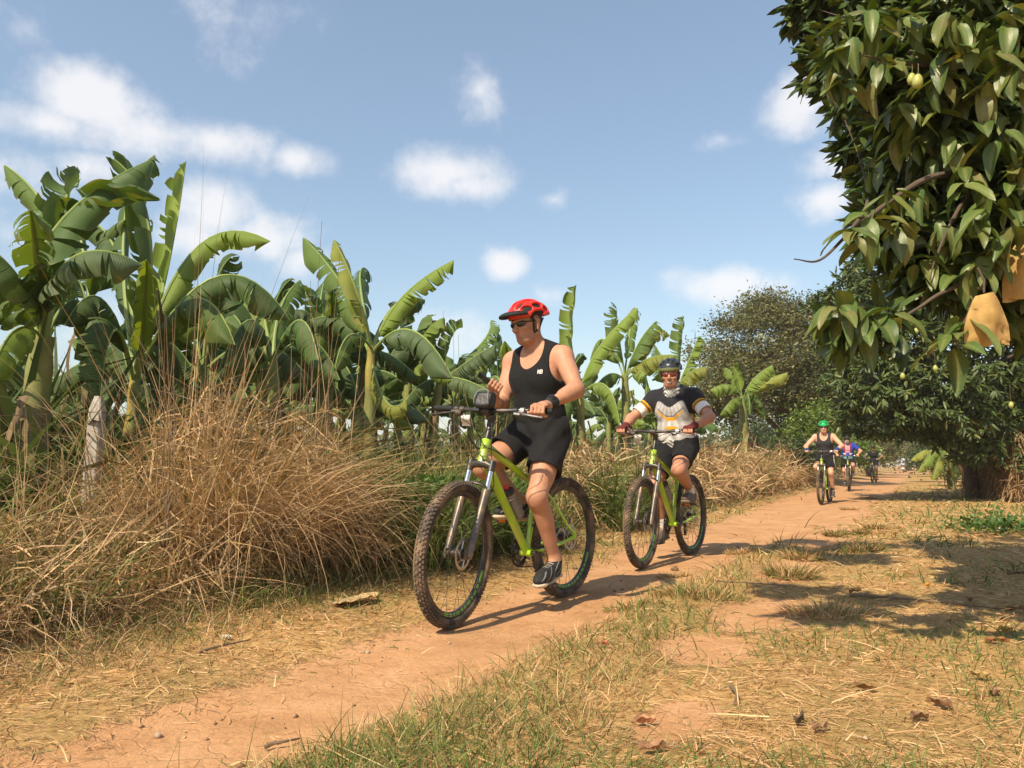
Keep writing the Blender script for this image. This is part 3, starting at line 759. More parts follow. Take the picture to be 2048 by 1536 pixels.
    o['pedal'] = (m.mesh('pedal', smooth=False), M_BLACK)
    m = MB(); m.box((.048, 0, 0), (.003, .05, .012)); m.box((-.048, 0, 0), (.003, .05, .012)); o['reflector'] = (m.mesh('reflector', smooth=False), M_ORANGE)
    m = MB(); ch = []
    cw = BBK + A3(0, -.049, 0); cs_ = RA + A3(0, -.036, 0)
    for g in np.linspace(math.pi / 2, -math.pi / 2, 12): ch.append(cw + A3(math.cos(g) * .086, 0, math.sin(g) * .086))
    der = RA + A3(.035, -.042, -.16)
    ch += [der + A3(0, 0, -.022), der + A3(-.022, 0, -.01), der + A3(.0, 0, .06), RA + A3(.055, -.040, -.03)]
    for g in np.linspace(-.3, math.pi + .3 - 1.0, 8): ch.append(cs_ + A3(math.cos(-g) * .05 * -1, 0, math.sin(g) * .05))
    ch.append(cs_ + A3(0, 0, .05)); ch.append(cw + A3(0, 0, .086))
    m.tube(ch, .0042, 5, cap=False); o['chain'] = (m.mesh('chain'), M_BLACK)
    m = MB(); m.tube([RA + A3(.0, -.066, -.02), RA + A3(.012, -.062, -.06), der + A3(.02, .0, .075)], [.012, .016, .012], 8)
    m.box(der + A3(.008, .008, .03), (.02, .004, .12)); m.box(der + A3(.008, -.008, .03), (.02, .004, .12))
    for c in (der, der + A3(.02, 0, .07)): m.tube([c + A3(0, -.004, 0), c + A3(0, .004, 0)], .021, 12)
    m.tube(smooth_path([RA + A3(-.02, -.064, -.05), RA + A3(-.13, -.062, -.03), RA + A3(-.10, -.062, .07), RA + A3(.05, -.062, .06)], 6), .003, 6)
    o['rear_derailleur'] = (m.mesh('rear_derailleur'), M_BLACK)
    # ---- steering parts
    cr = HT_B - HAX * .022
    fr = unit(np.cross(HAX, A3(0, -1, 0)));  fr = fr if fr[0] > 0 else -fr
    m = MB(); m.tube([cr + A3(0, -.066, -.003), cr + A3(0, -.03, .012), cr + A3(0, .03, .012), cr + A3(0, .066, -.003)], [.020, .024, .024, .020], 12)
    m.tube([cr, HT_B], .026, 14)
    for s_ in (1, -1): m.tube([cr + A3(0, s_ * .066, 0) + HAX * .028, cr + A3(0, s_ * .066, 0) - HAX * .03], .0195, 12)
    o['fork_crown'] = (m.mesh('fork_crown'), M_BLACK)
    axo = FA - cr; low = cr + (FA - fr * .034 - cr) * 1.0
    for s_ in (1, -1):
        m = MB(); m.tube([cr + A3(0, s_ * .066, 0) + HAX * .01, cr + A3(0, s_ * .066, 0) - HAX * .17], .0150, 12)
        o['stanchion%d' % s_] = (m.mesh('stanchion'), M_CHROME)
    for s_ in (1, -1):
        m = MB()
        top = cr + A3(0, s_ * .066, 0) - HAX * .135; bot = A3(FA[0], s_ * .066, FA[2]) - fr * .018
        m.tube([top, top * .97 + bot * .03, top * .5 + bot * .5, bot - HAX * .012], [.0215, .0235, .0215, .0185], 14)
        m.box(A3(FA[0], s_ * .060, FA[2]) - fr * .004, (.036, .012, .045))
        o['fork_leg%d' % s_] = (m.mesh('fork_leg'), M_FORK)
    m = MB(); tl = cr + A3(0, .066, 0) - HAX * .150; tr = cr + A3(0, -.066, 0) - HAX * .150; mid_ = (tl + tr) / 2 + HAX * .045 + fr * .03
    m.tube(smooth_path([tl, tl * .6 + mid_ * .4 + A3(0, .022, 0) + HAX * .012, mid_, tr * .6 + mid_ * .4 - A3(0, .022, 0) + HAX * .012, tr], 5), .0105, 8, flat=(1.3, .8)); o['fork_brace'] = (m.mesh('fork_brace'), M_BLACK)
    m = MB(); m.box(A3(FA[0], .056, FA[2]) + A3(-.05, 0, .055), (.03, .03, .05)); m.tube([A3(FA[0], .066, FA[2]) + A3(-.035, 0, .06), cr + A3(-.02, .075, -.10), cr + A3(.0, .06, .06), BARC + A3(.03, .05, -.06)], .0028, 6); o['brake_caliper'] = (m.mesh('brake_caliper'), M_BLACK)
    m = MB(); m.tube([HT_T, HT_T + HAX * .03, HT_T + HAX * .135], [.025, .0185, .0175], 14); m.tube([HT_T + HAX * .125, BARC - A3(.012, 0, -.004)], [.021, .02], 12); m.tube([BARC + A3(0, -.024, 0), BARC + A3(0, .024, 0)], .0245, 14); m.tube([HT_T + HAX * .09, HT_T + HAX * .15], .0215, 14)
    o['stem'] = (m.mesh('stem'), M_BLACK)
    bar = smooth_path([BARC + A3(-.055, .36, .012), BARC + A3(-.038, .22, .010), BARC + A3(-.006, .09, .004), BARC, BARC + A3(-.006, -.09, .004), BARC + A3(-.038, -.22, .010), BARC + A3(-.055, -.36, .012)], 5)
    m = MB(); m.tube(bar, .0125, 12); o['handlebar'] = (m.mesh('handlebar'), M_BLACK)
    for s_, nm in ((1, 'grip_l'), (-1, 'grip_r')):
        a = BARC + A3(-.056, s_ * .366, .012); b = BARC + A3(-.040, s_ * .235, .0105); m = MB()
        pts = [a * (1 - t_) + b * t_ for t_ in np.linspace(0, 1, 14)]; m.tube(pts, [.0175 if k % 2 else .0160 for k in range(14)], 12); o[nm] = (m.mesh('grip'), M_DULL)
        lv = MB(); c = BARC + A3(-.030, s_ * .205, .008)
        lv.tube([c + A3(0, -.012 * s_, 0), c + A3(0, .012 * s_, 0)], .019, 12); lv.tube([c + A3(.012, -.02 * s_, -.012), c + A3(.03, .02 * s_, -.016)], [.011, .012], 8)
        lv.tube(smooth_path([c + A3(.035, .015 * s_, -.018), c + A3(.048, .055 * s_, -.024), c + A3(.040, .10 * s_, -.030), c + A3(.048, .135 * s_, -.034)], 4), [.0055] * 12 + [.004], 7)
        o['lever_' + nm[-1]] = (lv.mesh('brake_lever'), M_BLACK if s_ < 0 else M_STEEL)
        sh = MB(); c2 = BARC + A3(-.022, s_ * .165, .006); sh.tube([c2 + A3(0, -.014 * s_, 0), c2 + A3(0, .014 * s_, 0)], .0185, 12); sh.tube([c2 + A3(.01, 0, -.02), c2 + A3(.012, .035 * s_, -.022)], [.017, .013], 8); o['shifter_' + nm[-1]] = (sh.mesh('shifter'), M_BLACK)
    cb = []
    for s_ in (1, -1):
        c = BARC + A3(-.02, s_ * .15, -.01)
        cb.append([c, c + A3(.09, -.03 * s_, -.02), BARC + A3(.12, -.02 * s_, -.10), HT_T + A3(.06, -.03 * s_, -.03), HT_T + A3(-.03, -.028 * s_, -.05), HT_T * .7 + ST_T * .3 + A3(0, -.02 * s_, -.03)])
        cb.append([c + A3(.01, .03 * s_, .0), c + A3(.10, .0, -.05), BARC + A3(.10, .02 * s_, -.17), HT_B + A3(.05, .032 * s_, .03), dt0 * .85 + BBK * .15 + A3(0, .028 * s_, .01)])
    for i, pth_ in enumerate(cb):
        m = MB(); m.tube(smooth_path(pth_, 6), .0025, 6); o['cable%d' % i] = (m.mesh('cable'), M_DULL)
    return o
BM = build_bike_meshes()
STEER_SET = {'fork_crown', 'stanchion1', 'stanchion-1', 'fork_leg1', 'fork_leg-1', 'fork_brace', 'brake_caliper', 'stem', 'handlebar', 'grip_l', 'grip_r', 'lever_l', 'lever_r', 'shifter_l', 'shifter_r'}
def steer_matrix(deg):
    return Matrix.Translation(Vector(HT_B)) @ Matrix.Rotation(rad(deg), 4, Vector(HAX)) @ Matrix.Translation(-Vector(HT_B))
def pedal_pos(crank, side):
    """crank: angle of the left arm (0 = forward, 90 = up); returns pedal axle centre"""
    a = rad(crank) + (0 if side > 0 else math.pi)
    return BBK + A3(math.cos(a) * .175, side * .145, math.sin(a) * .175)
def make_bike(bb_xy, heading, crank, steer, label):
    """heading: degrees from the camera axis of the line the bike rides along, towards the camera"""
    fx, fy = -math.sin(rad(heading)), -math.cos(rad(heading))
    z = float(np.mean([gz(bb_xy[0] + fx * .67, bb_xy[1] + fy * .67), gz(bb_xy[0] - fx * .44, bb_xy[1] - fy * .44)]))
    root = empty('mountain_bike', (bb_xy[0], bb_xy[1], z), math.atan2(fy, fx))
    tag(root, label, 'bicycle', 'mountain bikes ridden along the track')
    SM = steer_matrix(steer)
    for nm, (me, m) in BM.items():
        if nm in ('crankset', 'pedal', 'reflector', 'frame_lettering', 'handlebar', 'grip_l', 'grip_r', 'lever_l', 'lever_r', 'shifter_l', 'shifter_r'): continue
        clean = nm.rstrip('-0123456789')
        o = obj(clean, me, m, root)
        if nm in STEER_SET: o.matrix_local = SM
        if nm == 'frame': obj('frame_lettering', BM['frame_lettering'][0], BM['frame_lettering'][1], o)['kind'] = 'stuff'
    hb = obj('handlebar', BM['handlebar'][0], BM['handlebar'][1], root); hb.matrix_local = SM
    for nm, cl in (('grip_l', 'grip'), ('grip_r', 'grip'), ('lever_l', 'brake_lever'), ('lever_r', 'brake_lever'), ('shifter_l', 'shifter'), ('shifter_r', 'shifter')):
        obj(cl, BM[nm][0], BM[nm][1], hb)
    for nm, pos, rear in (('front_wheel', FA, False), ('rear_wheel', RA, True)):
        wobj = empty(nm, parent=root); M4 = Matrix.Translation(Vector(pos)) @ Matrix.Rotation(.0, 4, 'Y')
        wobj.matrix_local = M4 if rear else SM @ M4
        for k in ('tyre', 'tread', 'rim', 'rim_decal', 'hub', 'spokes', 'brake_disc') + (('cassette',) if rear else ()):
            wp_ = obj(k, WM[k], WMAT[k], wobj)
            if k in ('tread', 'spokes', 'rim_decal', 'brake_disc', 'cassette'): wp_['kind'] = 'stuff'
    ck = obj('crankset', BM['crankset'][0], BM['crankset'][1], root)
    ck.matrix_local = Matrix.Translation(Vector(BBK)) @ Matrix.Rotation(-rad(crank), 4, 'Y')
    for s_ in (1, -1):
        pd = obj('pedal', BM['pedal'][0], BM['pedal'][1], root); pd.location = tuple(pedal_pos(crank, s_))
        obj('reflector', BM['reflector'][0], BM['reflector'][1], pd)
    return root, SM

# ------------------------------------------------------------------ riders
M_SKIN = mat_col('skin', rough=.52, spec=.32, var=.13, vscale=55, bump=.16, bscale=120, sss=0.0)
M_CLOTH = mat_col('jersey_cloth', rough=.85, spec=.15, var=.16, vscale=30, bump=.7, bscale=17, sheen=.03)
M_SHOE = mat_col('shoe', rough=.7, spec=.3, var=.2, vscale=60, bump=.3, bscale=90)
M_HELM = mat_col('helmet_shell', rough=.32, spec=.5, var=.05)
M_LINER = mat('helmet_liner', (.014, .014, .016), .8)
M_LENS = mat('sunglass_lens', (.010, .010, .012), .08, spec=.7, var=.02)
M_REDLENS = mat('mirror_lens', (.16, .03, .03), .08, spec=.7, var=.05)
M_STRAP = mat('black_strap', (.012, .012, .013), .8)
def ik(a, c, l1, l2, pole):
    a = np.array(a, float); c = np.array(c, float); d = c - a; L = np.linalg.norm(d); L = min(L, (l1 + l2) * .999); u = unit(d)
    x = (l1 * l1 - l2 * l2 + L * L) / (2 * L); h = math.sqrt(max(l1 * l1 - x * x, 1e-6))
    p = np.array(pole, float); p = unit(p - u * p.dot(u)); return a + u * x + p * h
def rotm(yaw, pitch, roll=0):
    """columns: forward, left, up of a head turned by yaw (left +) and pitch (down +)"""
    return np.array(Matrix.Rotation(rad(yaw), 3, 'Z') @ Matrix.Rotation(rad(pitch), 3, 'Y') @ Matrix.Rotation(rad(roll), 3, 'X'))
def grip_hand(SM, side):
    """prims of a hand closed on a handlebar grip; returns wrist, prims"""
    B = np.array(SM @ Vector(BARC + A3(-.047, side * .300, .011))); Rm = np.array(SM.to_3x3())
    ax = unit(Rm @ A3(-.016 / .13, side * 1.0, 0)); fw = Rm @ A3(1, 0, 0); up = Rm @ A3(0, 0, 1)
    P = lambda f, s, z: B + fw * f + ax * s + up * z
    pr = [K(Cone(P(-.052, -.006, .034), P(.006, -.030, .030), .022, .015, up, .8), .012), K(Cone(P(-.052, .006, .034), P(.006, .030, .028), .022, .015, up, .8), .012)]
    wr = P(-.082, .004, .036)
    pr.append(K(Cone(wr, P(-.045, 0, .034), .028, .030, up, .75), .02))
    for i, s in enumerate((-.033, -.011, .011, .032)):
        r = (.0098, .0102, .0098, .0088)[i]
        pts = [P(.004, s, .031), P(.034, s, .022), P(.040, s, -.010), P(.014, s, -.028), P(-.010, s, -.024)]
        for a, b in zip(pts[:-1], pts[1:]): pr.append(K(Cone(a, b, r, r * .96), .004))
    th = [P(-.046, -.030, .026), P(-.022, -.056, .010), P(.010, -.062, -.012)]
    for a, b in zip(th[:-1], th[1:]): pr.append(K(Cone(a, b, .0125, .0105), .008))
    return wr, pr
def phone_hand(C, n, axp):
    """right hand holding a phone: C phone centre, n screen normal, axp its long axis"""
    w_ = unit(np.cross(n, axp)); P = lambda a, b, c: C + axp * a + w_ * b + n * c
    wr = P(-.075, -.085, -.040)
    pr = [K(Cone(wr, P(-.045, -.048, -.034), .028, .030, n, .75), .02), K(Cone(P(-.05, -.05, -.032), P(-.050, .004, -.026), .022, .016, n, .8), .012), K(Cone(P(-.03, -.05, -.032), P(.006, .006, -.024), .022, .016, n, .8), .012)]
    for i, s in enumerate((-.054, -.034, -.013, .009)):
        r = (.0086, .0096, .0102, .0098)[i]
        pts = [P(s, .004, -.025), P(s + .002, .034, -.020), P(s + .004, .046, .002), P(s + .004, .036, .014)]
        for a, b in zip(pts[:-1], pts[1:]): pr.append(K(Cone(a, b, r, r * .95), .004))
    th = [P(-.03, -.052, -.02), P(.004, -.052, .0), P(.030, -.034, .013)]
    for a, b in zip(th[:-1], th[1:]): pr.append(K(Cone(a, b, .0125, .0105), .008))
    return wr, pr
def make_person(root_bike, SM, cfg):
    """a rider seated on a bike; every coordinate is in the bike's own frame"""
    h = cfg['h']; root = empty('person'); root.matrix_world = Matrix.Translation(root_bike.location) @ root_bike.rotation_euler.to_matrix().to_4x4()
    tag(root, cfg['label'], 'person', 'riders on the track')
    skin = A3(*cfg.get('skin', (.56, .31, .195)))
    lean = rad(cfg.get('lean', 8)); fat = cfg.get('fat', 1.0)
    hip = A3(-.165, 0, 1.02); T = rotm(cfg.get('twist', 0), math.degrees(lean))
    tw = cfg.get('torso', .445)
    Tp = lambda f, s, z: hip + T @ A3(f, s, z)           # torso frame
    shc = Tp(0, 0, tw)
    sh = {1: Tp(.005, .188, tw - .022), -1: Tp(.005, -.188, tw - .022)}
    hj = {1: hip + A3(.015, .092, -.02), -1: hip + A3(.015, -.092, -.02)}
    nb = Tp(.012, 0, tw + .045)
    hc = nb + A3(*cfg.get('head_off', (.055, 0, .145)))
    HR = rotm(cfg.get('yaw', 0), cfg.get('pitch', 12), cfg.get('roll', 0)); Hp = lambda f, s, z: hc + HR @ A3(f, s, z)
    # ---- torso
    torso = [Ell(Tp(0, 0, .02), (.118 * fat, .168, .12), T), Ell(Tp(.008 * fat, 0, .14), (.112 * fat, .150 * fat, .15), T), Ell(Tp(.008, 0, .29), (.118, .168, .16), T),
             K(Ell(Tp(.055, .075, .325), (.062, .085, .075), T), .04), K(Ell(Tp(.055, -.075, .325), (.062, .085, .075), T), .04),
             Cone(Tp(-.01, .12, tw - .05), Tp(-.01, -.12, tw - .05), .085, n=T[:, 0], sq=1.05)]
    if fat > 1.1: torso.append(Ell(Tp(.06, 0, .13), (.12, .14, .14), T))
    traps = [Cone(Tp(-.012, .03, tw + .045), sh[1] + A3(0, -.03, .012), .052, .050), Cone(Tp(-.012, -.03, tw + .045), sh[-1] + A3(0, .03, .012), .052, .050)]
    delt = [K(Ell(sh[s] + T @ A3(.0, s * .012, -.018), (.064, .058, .078), T), .03) for s in (1, -1)]
    neck = [Cone(nb - A3(.01, 0, .05), Hp(-.02, 0, -.05), .062, .056)]
    # ---- head
    head = [Ell(Hp(-.010, 0, .035), (.098, .076, .092), HR), K(Ell(Hp(.030, 0, -.045), (.064, .058, .075), HR), .03), K(Cone(Hp(.050, .020, -.092), Hp(.050, -.020, -.092), .022), .03),
            K(Cone(Hp(-.01, .052, -.062), Hp(.045, .03, -.088), .018, .016), .02), K(Cone(Hp(-.01, -.052, -.062), Hp(.045, -.03, -.088), .018, .016), .02),
            K(Cone(Hp(.086, 0, .012), Hp(.110, 0, -.026), .0095, .0135), .014), K(Ell(Hp(.099, .011, -.030), (.011, .008, .009), HR), .008), K(Ell(Hp(.099, -.011, -.030), (.011, .008, .009), HR), .008),
            K(Cone(Hp(.082, .034, .024), Hp(.086, -.034, .024), .013), .02), K(Ell(Hp(.066, .042, -.020), (.022, .022, .018), HR), .02), K(Ell(Hp(.066, -.042, -.020), (.022, .022, .018), HR), .02),
            K(Cone(Hp(.088, .017, -.0565), Hp(.088, -.017, -.0565), .0072), .006), K(Cone(Hp(.087, .014, -.0665), Hp(.087, -.014, -.0665), .0080), .006)]
    for s in (1, -1):
        head += [K(Cone(Hp(-.016, s * .079, .012), Hp(-.008, s * .077, -.034), .018, .012, HR[:, 1], .45), .006)]
    # ---- arms
    arms = []; hands = []; wrists = {}; elbows = {}
    for s in (1, -1):
        if s == -1 and cfg.get('phone'):
            C, n_, ap = cfg['phone']; wr, hp = phone_hand(C, n_, ap); pole = A3(-.35, -.45, -1)
        else:
            wr, hp = grip_hand(SM, s); pole = A3(-.25, s * cfg.get('elbow_out', .9), -.55)
        e = ik(sh[s], wr, .295, .265, pole); wrists[s] = wr; elbows[s] = e; hands += hp
        ua = unit(e - sh[s]); fa_ = unit(wr - e)
        arms += [Cone(sh[s], e, .050, .040), K(Ell(sh[s] * .52 + e * .48, (.125, .050, .046), np.stack([ua, unit(np.cross(ua, A3(.3, .2, 1))), np.cross(ua, unit(np.cross(ua, A3(.3, .2, 1))))], 1)), .03),
                 Cone(e, wr, .040, .0275, ), K(Cone(e + fa_ * .03, e + fa_ * .11, .046, .040), .03)]
    # ---- legs
    legs = []; thighs = []; knees = {}; ankles = {}; toes = {}
    for s in (1, -1):
        pd = pedal_pos(cfg['crank'], s); up_ = pd[2] > BBK[2]
        tilt = rad(cfg.get('toe', {}).get(s, -6 if up_ else 6))           # + = toe down
        fdir = A3(math.cos(tilt), s * .10, -math.sin(tilt)); ball = pd + A3(.0, s * -.012, .032)
        an = ball - unit(fdir) * .125 + A3(0, 0, .088)
        kn = ik(hj[s], an, .435, .425, A3(1, s * .10, .15)); knees[s] = kn; ankles[s] = an; toes[s] = (ball, unit(fdir))
        t_ = unit(kn - hj[s]); sn = unit(an - kn); bk = unit(np.cross(sn, A3(0, 1, 0))); bk = bk if bk[0] < 0 else -bk
        th = [Cone(hj[s] - t_ * .02, kn, .092 * (.6 + .4 * fat), .056), K(Cone(hj[s] + t_ * .12 - bk * .02, hj[s] + t_ * .28 - bk * .014, .075, .066), .04)]
        thighs += th
        legs += th + [K(Cone(kn - t_ * .01 - bk * .012, kn + sn * .02 - bk * .010, .050, .047), .02), Cone(kn, an, .050, .035), K(Cone(kn + sn * .08 + bk * .020, kn + sn * .17 + bk * .020, .044, .040), .04), K(Cone(kn + sn * .17 + bk * .018, kn + sn * .30 + bk * .008, .038, .028), .03), Cone(an, an + fdir * .05 - A3(0, 0, .04), .034, .03)]
    allp = torso + traps + delt + neck + head + arms + hands + legs
    S = solid(torso + traps, h, .05, lo=bounds(allp)[0], hi=bounds(allp)[1])
    for p in delt: S.add(p, .03)
    for p in neck + arms: S.add(p, getattr(p, 'k', .03))
    for p in legs: S.add(p, getattr(p, 'k', .035))
    for p in head + hands: S.add(p, getattr(p, 'k', .025))
    for s in (1, -1): S.cut(Ell(Hp(.096, s * .034, .008), (.016, .017, .011), HR), .01)
    S.cut(Cone(Hp(.098, .022, -.0612), Hp(.098, -.022, -.0612), .0035), .004)
    hairc = A3(*cfg.get('hair', (.07, .055, .045)))
    def skincol(V):
        q = (V - hc) @ HR
        c = np.tile(skin, (len(V), 1)); inh = (np.linalg.norm(q / A3(.13, .10, .16), axis=1) < 1.1)
        c *= (1 + .05 * np.sin(V[:, :1] * 37 + V[:, 1:2] * 29) * np.sin(V[:, 2:3] * 31))
        red = np.exp(-((q[:, 0] - .10) / .02) ** 2 - (q[:, 1] / .02) ** 2 - ((q[:, 2] + .028) / .02) ** 2)[:, None] * inh[:, None]
        c = c * (1 - .35 * red) + .35 * red * A3(.55, .20, .13)
        lips = np.exp(-((q[:, 0] - .094) / .012) ** 2 - (q[:, 1] / .022) ** 4 - ((q[:, 2] + .0615) / .012) ** 2)[:, None] * inh[:, None]
        c = c * (1 - .6 * lips) + .6 * lips * A3(.40, .15, .12)
        beard = (soft(-q[:, 2], .035, .07) * soft(q[:, 0], -.01, .03))[:, None] * inh[:, None] * cfg.get('stubble', .25)
        c = c * (1 - beard) + beard * A3(.24, .16, .12)
        hair = (soft(q[:, 2] - .35 * q[:, 0], .0, .022) * soft(-q[:, 0], -.045, -.028) * (np.abs(q[:, 1]) < .0745 + 1.0 * (q[:, 0] < -.03)))[:, None] * inh[:, None]
        c = c * (1 - hair) + hair * hairc
        sn_ = np.minimum.reduce([np.linalg.norm(V - sh[s_] - A3(0, 0, .05), axis=1) for s_ in (1, -1)])
        burn = np.exp(-(sn_ / .13) ** 2)[:, None] * .30
        c = c * (1 - burn) + burn * A3(.66, .30, .22)
        if cfg.get('teeth'):
            tm = (np.abs(q[:, 1]) < .017) & (np.abs(q[:, 2] + .0612) < .0042) & (q[:, 0] > .07) & inh; c[tm] = A3(.75, .68, .6)
        return c
    net_obj('body', S, M_SKIN, root, skincol)
    # ---- top
    kind = cfg['top']; tz = lambda V: (V - hip) @ T
    if kind == 'tank':
        g = solid([p.off(.010) for p in torso], h, .05, lo=bounds(torso + traps, .05)[0], hi=bounds(torso + traps, .05)[1])
        for p in traps: g.add(p.off(.006), .04)
        hem = cfg.get('hem', -.03)
        g.add(Cone(Tp(0, 0, .12), Tp(.0, 0, hem - .05), .150, .165, T[:, 0], .80), .05)
        g.ripple(lambda X, Y, Z: .0035 * np.sin(Z * 70 + 9 * X + 14 * Y + 2 * np.sin(Y * 21)) * np.exp(-((Z - 1.06) / .08) ** 2) + .0022 * np.sin(Y * 34 + Z * 26 + X * 13))
        for s in (1, -1): g.cut(Ell(Tp(-.005, s * .212, tw - .055), (.16, .085, .135), T), .010)
        g.cut(Ell(Tp(.09, 0, tw + .035), (.13, .088, .125), T), .010); g.cut(Ell(Tp(-.08, 0, tw + .06), (.09, .09, .09), T), .010)
        g.cut(Half(Tp(0, 0, hem), T[:, 2]), .004); g.cut(Cone(Tp(0, 0, hem + .03), Tp(0, 0, hem - .2), .135, .15, T[:, 0], .78), .004)
        net_obj('tank_top', g, M_CLOTH, root, cfg['top_col'](tz) if cfg.get('top_fn') else (lambda V: A3(*cfg['top_col'])))
    else:
        pr = [p.off(.014) for p in torso]
        g = solid(pr, h, .05, lo=bounds(torso + traps + arms, .06)[0], hi=bounds(torso + traps + arms, .06)[1])
        for p in traps: g.add(p.off(.010), .04)
        for p in delt: g.add(p.off(.014), .04)
        sl = {}
        for s in (1, -1):
            e = sh[s] * .28 + elbows[s] * .72; sl[s] = (e, unit(elbows[s] - sh[s]))
            g.add(Cone(sh[s], e + sl[s][1] * .05, .070, .064), .045)
        hem = cfg.get('hem', -.04)
        g.add(Cone(Tp(0, 0, .12), Tp(.01, 0, hem - .05), .150 * fat, .160 * fat, T[:, 0], .82), .05)
        g.ripple(lambda X, Y, Z: .0035 * np.sin(Z * 60 + 12 * X + 16 * Y + 2 * np.sin(Y * 21)) * np.exp(-((Z - 1.08) / .09) ** 2) + .0025 * np.sin(Y * 30 + Z * 26 + X * 13))
        for s in (1, -1):
            g.cut(K(Cone(sl[s][0] + sl[s][1] * .065, sl[s][0] + sl[s][1] * .25, .085, .085), .004), .003); g.cut(Cone(sl[s][0] - sl[s][1] * .02, sl[s][0] + sl[s][1] * .1, .054, .056), .004)
        g.cut(Ell(Tp(.03, 0, tw + .075), (.078, .072, .07), T), .010)
        g.cut(Half(Tp(0, 0, hem), T[:, 2]), .004); g.cut(Cone(Tp(0, 0, hem + .03), Tp(0, 0, hem - .2), .132 * fat, .145 * fat, T[:, 0], .78), .004)
        fn = cfg['jersey']
        def jc(V):
            q = tz(V); arm = np.zeros(len(V))
            for s in (1, -1):
                a_ = ((V - sh[s]) @ unit(elbows[s] - sh[s])) / .295
                arm = np.maximum(arm, np.where((np.sign(q[:, 1]) == s) & (np.abs(q[:, 1]) > .175), a_, 0))
            return fn(q, arm, V)
        net_obj('jersey', g, M_CLOTH, root, jc)
    # ---- shorts
    sc_ = cfg.get('short_len', .60); rr = cfg.get('short_r', (.115, .108))
    pz = [torso[0].off(.014)] + [Cone(hj[s], hj[s] * (1 - sc_ - .08) + knees[s] * (sc_ + .08), rr[0], rr[1]) for s in (1, -1)]
    lo, hi = bounds(pz, .05); g = solid(pz, h, .05, lo=lo, hi=hi); g.add(Cone(hip + A3(0, 0, .06), hip, .145, .15, (1, 0, 0), .82), .05)
    g.ripple(lambda X, Y, Z: .004 * np.sin(Z * 46 + X * 30 + 2.5 * np.sin(Y * 24)) + .0025 * np.sin(X * 70 + Y * 18))
    for s in (1, -1):
        t_ = unit(knees[s] - hj[s]); hm = hj[s] * (1 - sc_) + knees[s] * sc_
        g.cut(Cone(hm + t_ * .16, hm + t_ * .5, .16, .16), .003); g.cut(Cone(hm - t_ * .06, hm + t_ * .03, rr[1] - .020, rr[1] - .012), .003)
    g.cut(Half(hip + A3(0, 0, .09), (0, 0, -1)), .003)
    def shc_(V):
        c = np.tile(A3(*cfg.get('short_col', (.014, .014, .016))), (len(V), 1))
        if cfg.get('piping'):
            for s in (1, -1):
                t_ = unit(knees[s] - hj[s]); q = V - hj[s]; al = q @ t_; pp = q - al[:, None] * t_
                ang = np.arctan2(pp[:, 2] - .0, pp[:, 1] * s); mk = (np.abs(ang - .6 + al * 1.5) < .07) & (np.sign(V[:, 1]) == s) & (al > .02); c[mk] = A3(.6, .6, .58)
        return c
    net_obj('shorts', g, M_CLOTH, root, shc_)
    # ---- shoes and socks
    for s in (1, -1):
        ball, fd = toes[s]; an = ankles[s]; up_ = unit(np.cross(fd, np.cross(A3(0, 0, 1), fd)))
        sd = unit(np.cross(up_, fd)); Mx = np.stack([fd, sd, up_], 1); B = lambda f, l_, z: ball + Mx @ A3(f, l_, z)
        up = [Ell(B(.035, 0, .012), (.085, .047, .040), Mx), Ell(B(-.03, 0, .026), (.10, .043, .048), Mx), Ell(B(-.115, 0, .028), (.060, .038, .050), Mx), Cone(B(-.10, 0, .04), an + A3(-.005, 0, -.005), .043, .042)]
        g = solid(up, max(.004, h * .8), .03); g.cut(Half(B(0, 0, -.012), up_), .004); g.cut(Cone(an, an + A3(0, 0, .1), .034, .036), .004); g.cut(Half(an + A3(0, 0, .022), -unit(A3(-.25, 0, 1))), .004)
        scol = cfg.get('shoe', ((.02, .02, .021), (.30, .28, .25), (.48, .40, .30)))
        def upc(V, B=B, Mx=Mx, ball=ball):
            q = (V - ball) @ Mx; c = np.tile(A3(*scol[0]), (len(V), 1))
            st_ = (np.abs(q[:, 1]) < .022) & (q[:, 2] > .02) & ((np.abs(((q[:, 0] + 1) * 1.0) % .022 - .011)) < .004) & (q[:, 0] < .02) & (q[:, 0] > -.09); c[st_] = A3(*scol[1])
            ln = (np.abs(q[:, 1]) > .026) & (np.abs((q[:, 0] * .8 + q[:, 2] * 1.2 + 1) % .045 - .02) < .004); c[ln] = A3(*scol[1]) * .8
            return c
        sh_o = net_obj('shoe', g, M_SHOE, root, upc)
        so_ = [Cone(B(.075, 0, -.012), B(-.02, 0, -.012), .044, .044, up_, .42), Cone(B(-.02, 0, -.012), B(-.145, 0, -.010), .042, .036, up_, .45)]
        g = solid(so_, max(.004, h * .8), .02); g.ripple(lambda X, Y, Z: .003 * np.sin(X * 330) * np.sin(Y * 300)); net_obj('sole', g, M_SHOE, sh_o, lambda V: A3(*scol[2]))
        if cfg.get('sock'):
            g = solid([Cone(an - A3(0, 0, .03), an + unit(knees[s] - an) * cfg['sock'][1], .041, .041)], max(.005, h), .02); net_obj('sock', g, M_CLOTH, root, lambda V: A3(*cfg['sock'][0]))
    # ---- helmet
    hcol = A3(*cfg['helmet']); hh = max(.0042, h * .8)
    HU = HR @ np.array(Matrix.Rotation(rad(-4), 3, 'Y')); Q = lambda f, s_, z: hc + HU @ A3(f, s_, z)
    shell = [Ell(Q(-.012, 0, .062), (.138, .106, .098), HU), K(Ell(Q(-.075, 0, .040), (.085, .090, .085), HU), .03)]
    g = solid(shell, hh, .03, lo=hc - .19, hi=hc + .21)
